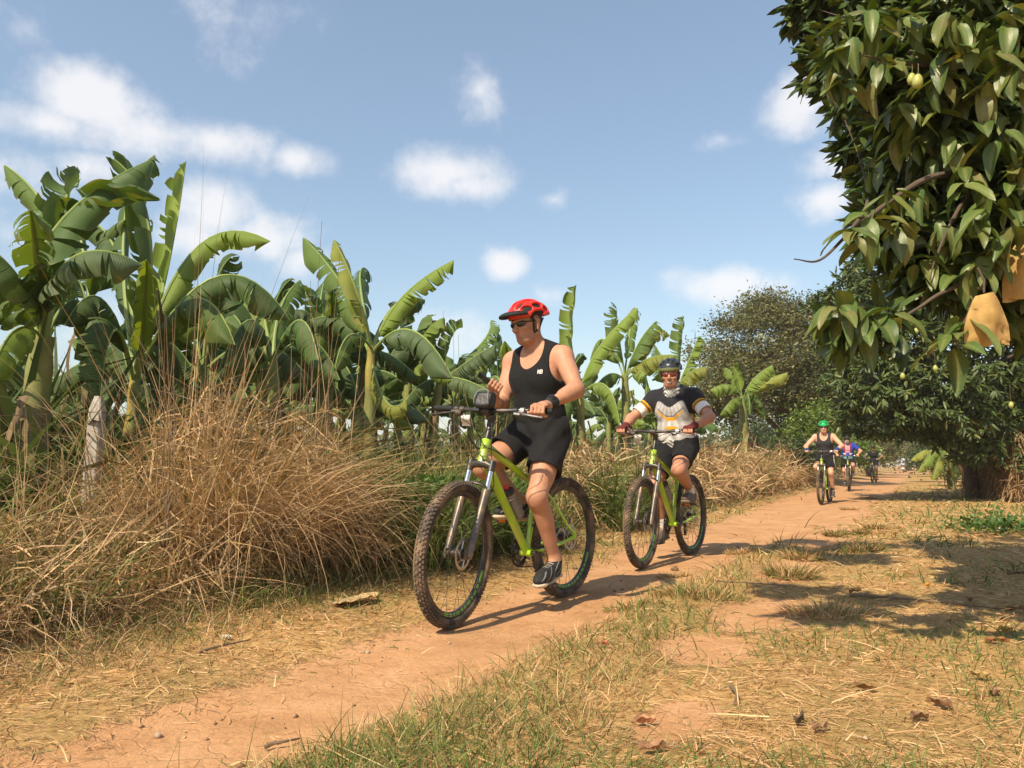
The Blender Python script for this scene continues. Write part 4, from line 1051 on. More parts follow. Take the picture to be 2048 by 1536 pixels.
    g.cut(Half(Q(0, 0, .040), unit(HU @ A3(.10, 0, 1))), .006); g.cut(Ell(Q(-.008, 0, .030), (.118, .090, .105), HU), .006)
    g.cut(Ell(Q(.0, .11, .025), (.05, .06, .045), HU), .01); g.cut(Ell(Q(.0, -.11, .025), (.05, .06, .045), HU), .01)
    vents = []
    for s_ in (0,): vents += [((.085, 0, .135), (.050, .011, .040)), ((-.01, 0, .165), (.045, .012, .03)), ((-.105, 0, .12), (.035, .012, .035))]
    for s_ in (1, -1):
        vents += [((.088, s_ * .040, .118), (.045, .013, .035)), ((.015, s_ * .048, .150), (.045, .013, .03)), ((-.085, s_ * .045, .125), (.042, .013, .035)),
                  ((.070, s_ * .078, .085), (.040, .020, .020)), ((-.010, s_ * .088, .105), (.040, .022, .017)), ((-.085, s_ * .078, .085), (.036, .024, .018)), ((-.03, s_ * .105, .062), (.034, .02, .010))]
    for c, r_ in vents:
        yw = 0 if c[1] == 0 else -math.copysign(12, c[1]) * (1 if c[0] > 0 else -1)
        g.cut(Ell(Q(*c), r_, HU @ rotm(yw, 0)), .008)
    ho = net_obj('helmet', g, M_HELM, root, (lambda V: np.where((((V - hc) @ HU)[:, 2:3] < cfg['helmet_rim'][1]), A3(*cfg['helmet_rim'][0])[None], hcol[None])) if cfg.get('helmet_rim') else (lambda V: hcol))
    g = solid([Ell(Q(-.012, 0, .058), (.126, .096, .086), HU)], hh, .02); g.cut(Half(Q(0, 0, .046), unit(HU @ A3(.10, 0, 1))), .006); net_obj('helmet_liner', g, M_LINER, ho)
    if cfg.get('visor'):
        g = solid([Ell(Q(.095, 0, .052), (.102, .098, .030), HU)], hh, .02, lo=hc - .2, hi=hc + .23)
        g.cut(Ell(Q(.060, 0, .020), (.150, .115, .047), HU), .004); g.cut(Half(Q(.070, 0, .05), (HU @ A3(1, 0, .25))), .004)
        for s_ in (.0, .035, -.035, .068, -.068): g.cut(Ell(Q(.115, s_, .088), (.040, .007, .022), HU @ rotm(math.copysign(14, s_) if s_ else 0, 20)), .004)
        net_obj('visor', g, M_DULL, ho)
    m = MB()
    for s_ in (1, -1):
        jaw = Q(.012, s_ * .058, -.062); m.tube([Q(.035, s_ * .082, .045), Q(.022, s_ * .079, .0), jaw], .0045, 6, flat=(1, 1.4)); m.tube([Q(-.06, s_ * .08, .03), Q(-.02, s_ * .076, -.03), jaw], .0045, 6, flat=(1, 1.4))
    m.tube(smooth_path([Q(.012, .058, -.062), Q(.030, .038, -.108), Q(.034, 0, -.122), Q(.030, -.038, -.108), Q(.012, -.058, -.062)], 4), .0075, 7); m.build('helmet_strap', M_STRAP, ho)
    # ---- glasses
    g = solid([K(Ell(Hp(.088, .034, .008), (.010, .031, .0195), HR @ rotm(16, 0)), .006), K(Ell(Hp(.088, -.034, .008), (.010, .031, .0195), HR @ rotm(-16, 0)), .006), K(Cone(Hp(.099, .010, .014), Hp(.099, -.010, .014), .005), .006),
               K(Cone(Hp(.078, .060, .016), Hp(-.012, .079, .012), .0042, .0032), .006), K(Cone(Hp(.078, -.060, .016), Hp(-.012, -.079, .012), .0042, .0032), .006)], .0034, .006)
    net_obj('sunglasses', g, cfg.get('lens', M_LENS), root)
    if cfg.get('gaiter'):
        g = solid([Cone(nb + A3(.012, 0, -.018), nb + A3(.030, 0, .048), .083, .074, None)], h, .02); g.ripple(lambda X, Y, Z: .004 * np.sin(Z * 190 + 8 * np.sin(Y * 30))); net_obj('neck_gaiter', g, M_CLOTH, root, cfg['gaiter'])
    if cfg.get('mask'):
        g = solid([p.off(.007) for p in head[1:5]] + [neck[0].off(.010)], h, .03, lo=hc - A3(.16, .16, .24), hi=hc + .16); g.cut(Half(Hp(0, 0, -.026), -HR[:, 2]), .004); net_obj('face_buff', g, M_CLOTH, root, cfg['mask'])
    if cfg.get('gloves'):
        for s in (1, -1):
            wr, hp = grip_hand(SM, s); use = [p.off(.0035) for p in hp[:3]] + [p.off(.003) for i in range(4) for p in hp[3 + 4 * i:4 + 4 * i]] + [hp[-2].off(.003)]
            fa_ = unit(elbows[s] - wr); use.append(Cone(wr, wr + fa_ * .03, .034, .036)); g = solid(use, max(.0045, h * .75), .008); net_obj('glove', g, M_CLOTH, root, lambda V: A3(*cfg['gloves']))
    if cfg.get('watch'):
        s = 1; fa_ = unit(elbows[s] - wrists[s]); c = wrists[s] + fa_ * .035; up_ = unit(A3(.2, .3, 1) - fa_ * fa_.dot(A3(.2, .3, 1)))
        g = solid([Cone(c - fa_ * .012, c + fa_ * .012, .037, .038), K(Ell(c + up_ * .036, (.023, .023, .009), np.stack([fa_, np.cross(up_, fa_), up_], 1)), .006)], .0042, .006); wo = net_obj('wristwatch', g, M_DULL, root)
        MB().tube([c + up_ * .040, c + up_ * .0465], .016, 16).build('watch_face', M_LENS, wo)
    return root, dict(hc=hc, HR=HR, T=T, hip=hip, Tp=Tp, knees=knees, hj=hj, nb=nb, sh=sh, tw=tw)

M_PHONE = mat('phone_glass', (.012, .012, .014), .15, spec=.6, var=.02)
M_PAPER = mat('white_paper', (.80, .79, .76), .8, var=.05)
M_BAG = mat('black_vinyl', (.016, .016, .018), .45, spec=.5, bump=.4, bscale=30)
M_PIPE = mat('grey_piping', (.22, .22, .22), .5)
def in_bike(root, SM=None):
    M4 = Matrix.Translation(root.location) @ root.rotation_euler.to_matrix().to_4x4()
    return M4 @ SM if SM is not None else M4
# ---- first rider, looking at his phone
b1, SM1 = make_bike((.085, 4.56), 34.2, -88, 9, 'lime green mountain bike nearest the camera under the red helmet rider')
ph_ax = unit(A3(.45, -.66, .60)); ph_n = A3(-.40, .12, .91); ph_n = unit(ph_n - ph_ax * ph_n.dot(ph_ax)); ph_c = A3(.262, -.058, 1.275)
r1, I1 = make_person(b1, SM1, dict(h=.0046, label='rider in black tank top and red helmet looking down at a phone', skin=(.47, .235, .145), lean=4, torso=.468, twist=-4, head_off=(.065, -.02, .135), yaw=-14, pitch=11, roll=2,
    crank=-88, phone=(ph_c, ph_n, ph_ax), top='tank', top_col=(.013, .013, .014), hem=-.06, helmet=(.72, .035, .022), visor=True, watch=True, short_len=.52, short_r=(.110, .102), stubble=.35, elbow_out=.8))
# print on the chest of the tank top: two white letters
def letters(strokes, o, ex, ey, n, s, name, parent, m, th=.0022):
    b = MB()
    for (x0, y0, x1, y1) in strokes:
        p0 = o + ex * x0 * s + ey * y0 * s; p1 = o + ex * x1 * s + ey * y1 * s; d = unit(p1 - p0); b.box((p0 + p1) / 2, (np.linalg.norm(p1 - p0) + s * .10, s * .14, th), np.stack([d, np.cross(n, d), n], 1))
    return b.build(name, m, parent, smooth=False)
T1 = I1['T']; lo_ = I1['Tp'](.128, .088, .345)
nn_ = unit(T1 @ A3(.93, .34, .12)); ex_ = unit(np.cross(A3(0, 0, 1), nn_)); ey_ = np.cross(nn_, ex_)
NB = [(0, 0, .1, 1), (.1, 1, .45, 0), (.45, 0, .6, 1), (.75, 0, .85, 1), (.85, 1, 1.25, .95), (1.25, .95, 1.2, .55), (.8, .52, 1.25, .5), (1.25, .5, 1.2, .02), (.75, 0, 1.2, .02)]
chest_print = letters(NB, lo_, ex_, ey_, nn_, .023, 'chest_logo', r1, M_WHITE)
for o_ in r1.children:
    if o_.name.startswith('tank_top'): tank = o_
# drop the print onto the cloth
def stick(o, target, n, gap=.0015):
    tv = np.array([v.co for v in target.data.vertices])
    for v in o.data.vertices:
        p_ = np.array(v.co); rel = tv - p_; dn = rel @ n; lat = np.linalg.norm(rel - dn[:, None] * n, axis=1); k = lat < .012
        if k.any(): v.co = Vector(p_ + n * (dn[k].max() + gap + (.0012 if (p_ - lo_) @ n > 0 else -.002)))
stick(chest_print, tank, nn_)
pm = MB(); pm.box((0, 0, 0), (.146, .071, .009)); po = pm.mesh('phone', smooth=False)
phone = empty('phone'); Mp = Matrix([list(r_) for r_ in np.stack([ph_ax, np.cross(ph_n, ph_ax), ph_n], 1)]).to_4x4()
phone.matrix_world = in_bike(b1) @ Matrix.Translation(Vector(ph_c + ph_ax * .028)) @ Mp
obj('phone_body', po, M_PHONE, phone); MB().box((0, 0, .0048), (.138, .066, .0012)).build('screen', M_LENS, phone, False); MB().box((.055, .02, -.0052), (.022, .022, .002)).build('camera_lens', M_LENS, phone, False)
tag(phone, 'dark phone held in the hand of the red helmet rider', 'phone')
# handlebar bag
bag = empty('handlebar_bag'); bag.matrix_world = in_bike(b1, SM1) @ Matrix.Translation(Vector(BARC + A3(.02, 0, .018)))
S = solid([Ell((.010, 0, .048), (.052, .062, .052)), Cone((.015, -.032, .03), (.015, .032, .03), .040), Cone((.0, -.03, .066), (.0, .03, .066), .030)], .005, .03); S.cut(Half((0, 0, -.004), (0, 0, 1)), .006); S.cut(Half((.048, 0, .03), (-1, 0, -.35)), .012); S.cut(Half((0, 0, .088), (0, 0, -1)), .02)
for y_ in (-.052, .052): S.cut(Half((0, y_, 0), (0, -y_, 0)), .012)
net_obj('bag_body', S, M_BAG, bag)
MB().tube(smooth_path([(.052, -.044, .02), (.056, -.040, .055), (.030, -.026, .094), (.030, .026, .094), (.056, .040, .055), (.052, .044, .02)], 5), .003, 6).build('piping', M_PIPE, bag)
for y_ in (-.03, .03): MB().ring([(.026, y_ - .008), (.026, y_ + .008), (.0235, y_ + .008), (.0235, y_ - .008)], 20).build('strap', M_DULL, bag).location = (-.02, 0, -.018)
tag(bag, 'black handlebar bag on the nearest lime bike', 'bag')
# bottle in the frame
def bottle(root, label):
    o = empty('water_bottle'); ft = unit(A3(*BBK) - (HT_B + HAX * .035)); fn = np.cross(ft, A3(0, 1, 0)); fn = fn if fn[2] > 0 else -fn
    c = (HT_B + HAX * .035) * .45 + BBK * .55 + fn * .068
    Mx = Matrix([list(r_) for r_ in np.stack([fn, np.cross(-ft, fn), -ft], 1)]).to_4x4(); o.matrix_world = in_bike(root) @ Matrix.Translation(Vector(c)) @ Mx
    def lathe(prof, nm, m):
        b = MB(); b.ring(prof, 20, closed_prof=False); me = b.mesh(nm); me.transform(Matrix.Rotation(math.pi / 2, 4, 'X')); return obj(nm, me, m, o)
    lathe([(0, -.095), (.034, -.095), (.036, -.088), (.036, .0), (.032, .01), (.032, .03), (.036, .04), (.036, .065), (.033, .075), (0, .075)], 'bottle_body', M_BOTTLE)
    lathe([(.0345, .066), (.035, .066), (.035, .090), (.024, .098), (0, .098)], 'cap', M_BLACK); lathe([(.010, .097), (.010, .108), (.013, .112), (.012, .120), (0, .121)], 'spout', M_RED)
    cg = MB()
    for s_ in (1, -1): cg.tube(smooth_path([(-.045, s_ * .012, .05), (-.02, s_ * .035, .045), (.02, s_ * .036, .02), (.030, s_ * .022, -.05), (.012, s_ * .01, -.1), (-.04, s_ * .01, -.1)], 4), .0028, 6)
    cg.build('bottle_cage', M_STEEL, o); tag(o, label, 'bottle'); return o
M_BOTTLE = mat('clear_grey_plastic', (.20, .19, .175), .35, var=.1); M_RED = mat('red_plastic', (.65, .03, .02), .4)
bottle(b1, 'grey water bottle with red spout on the nearest bike')
def paper_tag(root, SM, side, label, ang=0.0, sz=(.055, .09)):
    o = empty('paper_tag'); o.matrix_world = in_bike(root, SM) @ Matrix.Translation(Vector(BARC + A3(-.01, side * .14, -.012))) @ Matrix.Rotation(ang, 4, 'Z') @ Matrix.Rotation(.5, 4, 'Y')
    m = MB(); nx = 6
    vs = [(.012 * math.sin(k * .9) + sg, x_ * sz[0], -.012 - sz[1] * k / nx) for sg in (0, .0008) for k in range(nx + 1) for x_ in (-.5, .5)]
    fs = []
    for b_ in (0, 2 * (nx + 1)):
        for k in range(nx): fs.append((b_ + 2 * k, b_ + 2 * k + 1, b_ + 2 * k + 3, b_ + 2 * k + 2))
    m._add(vs, fs); m.build('paper', M_PAPER, o); MB().tube([(0, 0, .012), (.004, 0, -.016)], .0012, 5).build('tie', M_DULL, o); tag(o, label, 'tag'); return o
paper_tag(b1, SM1, -1, 'white paper tag hanging from the nearest bike bar beside its lever', .3, (.05, .075))

# ---- second rider
b2, SM2 = make_bike((1.43, 6.92), 33.5, 98, 4, 'lime mountain bike second from the camera, with a white tag on the bar')
def jersey2(q, arm, V):
    f, s, z = q[:, 0], q[:, 1], q[:, 2]; a = np.abs(s)
    c = np.tile(A3(.56, .54, .53), (len(q), 1)); ray = .5 + .5 * np.sin(np.arctan2(s, z - .52) * 34)
    c *= (.78 + .30 * ray)[:, None] * (1 - .25 * soft(z, .18, .34))[:, None]
    yoke = z > .352 + .055 * soft(a, .0, .11) - .55 * soft(a, .115, .19) * .3 ; c[yoke] = A3(.022, .022, .028)
    side_ = (a > .172) & (z < .33); c[side_] = A3(.03, .03, .035)
    ch = (np.abs(z - (.245 + np.clip(a - .035, 0, 1) * .85)) < .011 + .006 * (a < .05)) & (a < .115) & (f > 0); c[ch] = A3(.68, .33, .02)
    ch2 = (np.abs(z - (.272 + np.clip(a - .035, 0, 1) * .80)) < .005) & (a < .125) & (f > 0); c[ch2] = A3(.06, .055, .05)
    el_ = ((s / .062) ** 2 + ((z - .165) / .017) ** 2 < 1) & (f > 0); c[el_] = A3(.68, .34, .02)
    hemz = (z < .055); zz = np.sin(z * 190 + s * 28 + 3 * np.sin(s * 40)) > 0; c[hemz & zz] = A3(.03, .03, .03); c[hemz & ~zz] = A3(.6, .58, .54)
    c[arm > .18] = A3(.022, .022, .028); c[arm > .36] = A3(.62, .31, .03); c[arm > .42] = A3(.03, .03, .03); c[arm > .46] = A3(.62, .31, .03); c[arm > .50] = A3(.72, .71, .68)
    return c
r2, I2 = make_person(b2, SM2, dict(h=.0062, label='smiling rider in grey and yellow jersey with dark helmet and white neck gaiter', skin=(.48, .235, .145), lean=9, torso=.45, head_off=(.06, 0, .135), yaw=14, pitch=8, crank=98, top='jersey', jersey=jersey2, hem=-.03, fat=1.04,
    helmet=(.030, .040, .055), helmet_rim=((.20, .22, .10), .060), short_len=.66, short_r=(.106, .088), gloves=(.12, .022, .022), teeth=True, stubble=.1, lens=M_REDLENS, sock=((.7, .68, .64), .09), elbow_out=1.1,
    shoe=((.13, .10, .08), (.25, .21, .17), (.20, .15, .11)), gaiter=lambda V: np.where((np.sin(V[:, 2:3] * 150 + 9 * np.sin(V[:, 1:2] * 33)) > -.1), A3(.62, .62, .60), A3(.28, .29, .30))))
paper_tag(b2, SM2, -1, 'white paper tag hanging from the bar of the second rider', .5, (.06, .10))
bottle(b2, 'grey water bottle in the frame of the second bike')

# ---- third rider, green helmet
b3, SM3 = make_bike((6.86, 16.95), 31.0, -80, 0, 'mountain bike under the green helmet rider further up the track')
def tank3(tz): return lambda V: A3(.035, .036, .042)
r3, I3 = make_person(b3, SM3, dict(h=.011, label='rider in charcoal tank top and bright green helmet', skin=(.60, .34, .22), lean=15, torso=.46, head_off=(.06, .01, .135), yaw=8, pitch=6, crank=-80, top='tank', top_col=(.036, .037, .044), hem=-.05,
    helmet=(.015, .50, .14), short_len=.68, short_r=(.104, .094), piping=True, gloves=(.03, .05, .19), stubble=.05, elbow_out=.8, shoe=((.06, .055, .05), (.3, .3, .3), (.3, .25, .2)), sock=((.05, .05, .05), .06)))
# ---- fourth rider, blue jersey
b4, SM4 = make_bike((10.85, 24.95), 25.0, 92, 0, 'mountain bike under the blue jersey rider behind the green helmet')
def jersey4(q, arm, V):
    f, s, z = q[:, 0], q[:, 1], q[:, 2]; a = np.abs(s); c = np.tile(A3(.030, .055, .36), (len(q), 1))
    st_ = (np.abs(a - .10) < .022) & (z > .14); c[st_] = A3(.26, .02, .05)
    pt = (a < .07) & (z > .24) & (f > 0); c[pt] = np.where((np.sin(z[pt] * 130) * np.sin(s[pt] * 110))[:, None] > 0, A3(.5, .1, .09), A3(.45, .45, .5))
    wb = (np.abs(z - .205) < .018) & (a > .05) & (a < .13) & (f > 0); c[wb] = A3(.6, .62, .68)
    return c
r4, I4 = make_person(b4, SM4, dict(h=.012, label='rider in blue jersey with dark helmet, face covered by a buff', skin=(.56, .29, .19), lean=14, fat=1.12, torso=.46, head_off=(.06, 0, .13), yaw=0, pitch=8, crank=92, top='jersey', jersey=jersey4, hem=-.02,
    helmet=(.020, .020, .023), short_len=.72, short_r=(.108, .096), stubble=.1, elbow_out=1.5, shoe=((.05, .06, .08), (.2, .2, .2), (.2, .2, .2)), sock=((.04, .04, .05), .07),
    mask=lambda V: np.where(np.sin(V[:, 2:3] * 120) * np.sin(V[:, 1:2] * 100) > 0, A3(.5, .52, .5), A3(.08, .12, .14))))
wp = empty('waist_pack'); wp.matrix_world = in_bike(b4); c_ = I4['Tp'](.175, 0, .075)
S = solid([Ell(c_, (.075, .15, .085))], .011, .02); S.ripple(lambda X, Y, Z: .006 * np.sin(Y * 60 + Z * 40))
net_obj('pouch', S, M_CLOTH, wp, lambda V: np.where(np.abs(V[:, 2:3] - c_[2]) < .025, A3(.10, .32, .36), np.where(np.sin(V[:, 1:2] * 70) > .6, A3(.30, .10, .12), A3(.05, .17, .12))))
MB().ring([(.155, -.015), (.155, .015), (.15, .015), (.15, -.015)], 24).build('belt', M_DULL, wp).matrix_local = Matrix.Translation(Vector(I4['Tp'](.03, 0, .075))) @ Matrix.Rotation(math.pi / 2, 4, 'X') @ Matrix.Scale(1.15, 4, (0, 0, 1))
tag(wp, 'teal and green waist pack worn by the blue jersey rider', 'bag')
# ---- fifth rider
b5, SM5 = make_bike((17.5, 37.4), 33.0, -70, 0, 'mountain bike farthest along the track, in the shade')
def jersey5(q, arm, V):
    c = np.tile(A3(.016, .020, .018), (len(q), 1)); c[(arm > .35)] = A3(.25, .25, .24); return c
r5, I5 = make_person(b5, SM5, dict(h=.015, label='farthest cyclist, in dark jersey and dark helmet', skin=(.30, .16, .10), lean=18, torso=.45, yaw=4, pitch=8, crank=-70, top='jersey', jersey=jersey5, helmet=(.05, .018, .015), short_len=.6, short_r=(.106, .10), elbow_out=1.2,
    shoe=((.45, .12, .05), (.4, .2, .1), (.4, .2, .1))))
# ---- motor scooter riding away
def scooter(X, Y, rz):
    o = empty('motor_scooter', (X, Y, float(gz(X, Y))), rz); red = mat('scooter_paint', (.06, .06, .07), .3)
    for x_ in (-.62, .62):
        w_ = empty('wheel', (x_, 0, .26), parent=o); pr = [(.215 + .045 * math.cos(g), .045 * math.sin(g)) for g in np.linspace(0, 2 * math.pi, 10, endpoint=False)]
        MB().ring(pr, 28).build('tyre', M_TYRE, w_); MB().ring([(.18, -.03), (.18, .03), (.04, .04), (.04, -.04)], 20).build('rim', M_STEEL, w_)
    S = solid([Cone((-.75, 0, .62), (-.15, 0, .55), .13, .14), Cone((-.2, 0, .35), (.35, 0, .28), .11, .10), Cone((.35, 0, .30), (.52, 0, .85), .13, .12, (1, 0, 0), .5), Ell((.5, 0, .92), (.12, .16, .10))], .02, .06); net_obj('body_panel', S, red, o)
    S = solid([Cone((-.65, 0, .77), (-.05, 0, .74), .12, .13, (0, 0, 1), .5)], .02, .03); net_obj('seat', S, M_DULL, o)
    m = MB(); m.tube(smooth_path([(.38, .34, .98), (.46, .15, 1.0), (.48, 0, .98), (.46, -.15, 1.0), (.38, -.34, .98)], 4), .015, 8); m.build('handlebar', M_BLACK, o)
    for s_ in (1, -1):
        m = MB(); m.tube([(.44, s_ * .2, 1.0), (.46, s_ * .3, 1.14)], .007, 6); m.ball((.46, s_ * .32, 1.17), (.012, .06, .04)); m.build('mirror', M_BLACK, o)
        MB().ball((-.84, s_ * .12, .62), .03).build('indicator', M_ORANGE, o)
    MB().box((-.86, 0, .50), (.01, .26, .17)).build('number_plate', M_WHITE, o, False); MB().ball((-.85, 0, .66), (.03, .08, .04)).build('tail_lamp', M_RED, o); MB().tube([(-.2, -.17, .3), (-.8, -.19, .38)], [.03, .05], 10).build('exhaust', M_STEEL, o)
    m = MB(); m.tube([(.5, 0, .85), (.62, .07, .26)], .025, 8); m.tube([(.5, 0, .85), (.62, -.07, .26)], .025, 8); m.build('fork', M_BLACK, o)
    return o
sx_, sy_ = 40.2, 79.5
so_ = scooter(sx_, sy_, math.atan2(.884, .468)); tag(so_, 'motor scooter riding away in the dust with white number plate', 'scooter')
pr_ = empty('person', so_.location, so_.rotation_euler.z)
hp_ = A3(-.25, 0, .86); T5 = A3(-.16, 0, 1.34)
body = [Ell(hp_, (.15, .18, .13)), Cone(hp_, T5, .15, .165, (1, 0, 0), .75), Cone(T5 + A3(0, .17, 0), T5 + A3(0, -.17, 0), .07), Cone(T5, T5 + A3(.03, 0, .18), .06), Ell(T5 + A3(.04, 0, .24), (.10, .08, .12))]
for s_ in (1, -1):
    e_ = A3(.05, s_ * .30, 1.12); body += [Cone(T5 + A3(0, s_ * .19, -.01), e_, .055, .045), Cone(e_, (.36, s_ * .30, 1.0), .045, .032), Ell((.38, s_ * .31, 1.0), (.05, .04, .035)), Cone(hp_ + A3(0, s_ * .09, 0), (.18, s_ * .16, .80), .09, .065), Cone((.18, s_ * .16, .80), (.12, s_ * .15, .42), .055, .04), Cone((.10, s_ * .15, .40), (.24, s_ * .16, .38), .045, .04)]
net_obj('body', solid(body, .02, .05), M_SKIN, pr_, lambda V: A3(.40, .24, .16))
sh_ = [p_.off(.02) for p_ in body[:3]] + [Cone(T5 + A3(0, s_ * .19, -.01), (.02, s_ * .28, 1.16), .075, .07) for s_ in (1, -1)]
net_obj('shirt', solid(sh_, .02, .05), M_CLOTH, pr_, lambda V: A3(.50, .57, .72))
tr_ = [body[0].off(.012)] + [p_.off(.015) for i_ in range(2) for p_ in body[8 + 6 * i_:10 + 6 * i_]]
net_obj('trousers', solid(tr_, .02, .05), M_CLOTH, pr_, lambda V: A3(.10, .12, .20))
S = solid([Ell(T5 + A3(.03, 0, .28), (.125, .11, .12))], .018, .02); S.cut(Half(T5 + A3(0, 0, .21), (0, 0, -1)) if False else Half(T5 + A3(0, 0, .20), unit(A3(0, 0, 1))), .006); net_obj('helmet', S, M_HELM, pr_, lambda V: A3(.16, .17, .22))
tag(pr_, 'person in pale blue shirt riding the distant scooter, seen from behind', 'person')

# ------------------------------------------------------------------ fence
M_CONC = mat('weathered_concrete', (.40, .37, .33), .9, bump=.5, bscale=60, var=.2, vscale=12, dirt=(.22, .17, .12), dirt_amt=.5, dirt_scale=9)
M_WIRE = mat('rusty_wire', (.10, .065, .045), .7, metal=.4)
def fence_post(u, v, h, tilt, label):
    x, y = xy_of(u, v); o = empty('fence_post', (x, y, float(gz(x, y))), math.atan2(PU[1], PU[0]) + .5)
    S = Solid((-.09, -.09, -.12), (.09, .09, h + .05), .012); s_ = .040
    m = MB(); zs = [-.1, h * .5, h - .09, h]; ss = [1.12, 1.05, 1.0, .45]; vs = []; fs = []
    for z_, k_ in zip(zs, ss):
        c_ = .78
        for (a, b) in ((-1, -c_), (-c_, -1), (c_, -1), (1, -c_), (1, c_), (c_, 1), (-c_, 1), (-1, c_)): vs.append((a * s_ * k_, b * s_ * k_, z_))
    for i in range(3):
        for k in range(8): fs.append((i * 8 + k, i * 8 + (k + 1) % 8, i * 8 + 8 + (k + 1) % 8, i * 8 + 8 + k))
    fs.append(tuple(range(24, 32))); m._add(vs, fs); m.build('post', M_CONC, o)
    for z_ in (h - .16, h - .52):
        MB().ring([(.064, z_ - .003), (.064, z_ + .003), (.060, z_ + .003), (.060, z_ - .003)], 14).build('tie_wire', M_WIRE, o).matrix_local = Matrix.Rotation(math.pi / 2, 4, 'X') @ Matrix.Rotation(0, 4, 'X')
    o.rotation_euler.x = tilt; tag(o, label, 'post', 'concrete posts of the fence'); return o
FV = -2.50
pu = 1.98
fp_lab = ['tapered concrete fence post standing in dry grass in front of bananas']
post = []
def uv_pix(px, v):
    r_ = (px - 1024) / FPX; a = .53; X0 = -2.30 + v / .884; Y = X0 / (r_ - a); return uv_of(r_ * Y, Y)[0]
for px in (187, 915, 1225, 1475): post.append(uv_pix(px, FV))
fence_post(post[0], FV, 1.07, .02, fp_lab[0])
for hgt_, nm in ((.97, 'top'), (.62, 'lower')):
    m = MB(); us = [-1.0, post[0]] + post[1:] + [34]
    pts = []
    for a, b in zip(us[:-1], us[1:]):
        for t_ in np.linspace(0, 1, 9, endpoint=False):
            u_ = a + (b - a) * t_; x, y = xy_of(u_, FV + .06); pts.append((x, y, hgt_ + .14 * 0 - .10 * math.sin(math.pi * t_) + float(gz(x, y))))
    m.tube(pts, .0022, 5)
    for a, b in zip(us[:3], us[1:4]):
        for k in range(int((b - a) / .12)):
            t_ = (k + .5) * .12 / (b - a); u_ = a + (b - a) * t_; x, y = xy_of(u_, FV + .06); z_ = hgt_ - .10 * math.sin(math.pi * t_) + float(gz(x, y)); d = rng.normal(0, 1, 3) * .011
            m.tube([(x - d[0], y - d[1], z_ - d[2]), (x + d[0], y + d[1], z_ + d[2])], .0015, 4)
    tag(m.build('barbed_wire', M_WIRE), '%s strand of barbed wire strung along the concrete posts' % nm, 'wire', 'barbed wire strands')

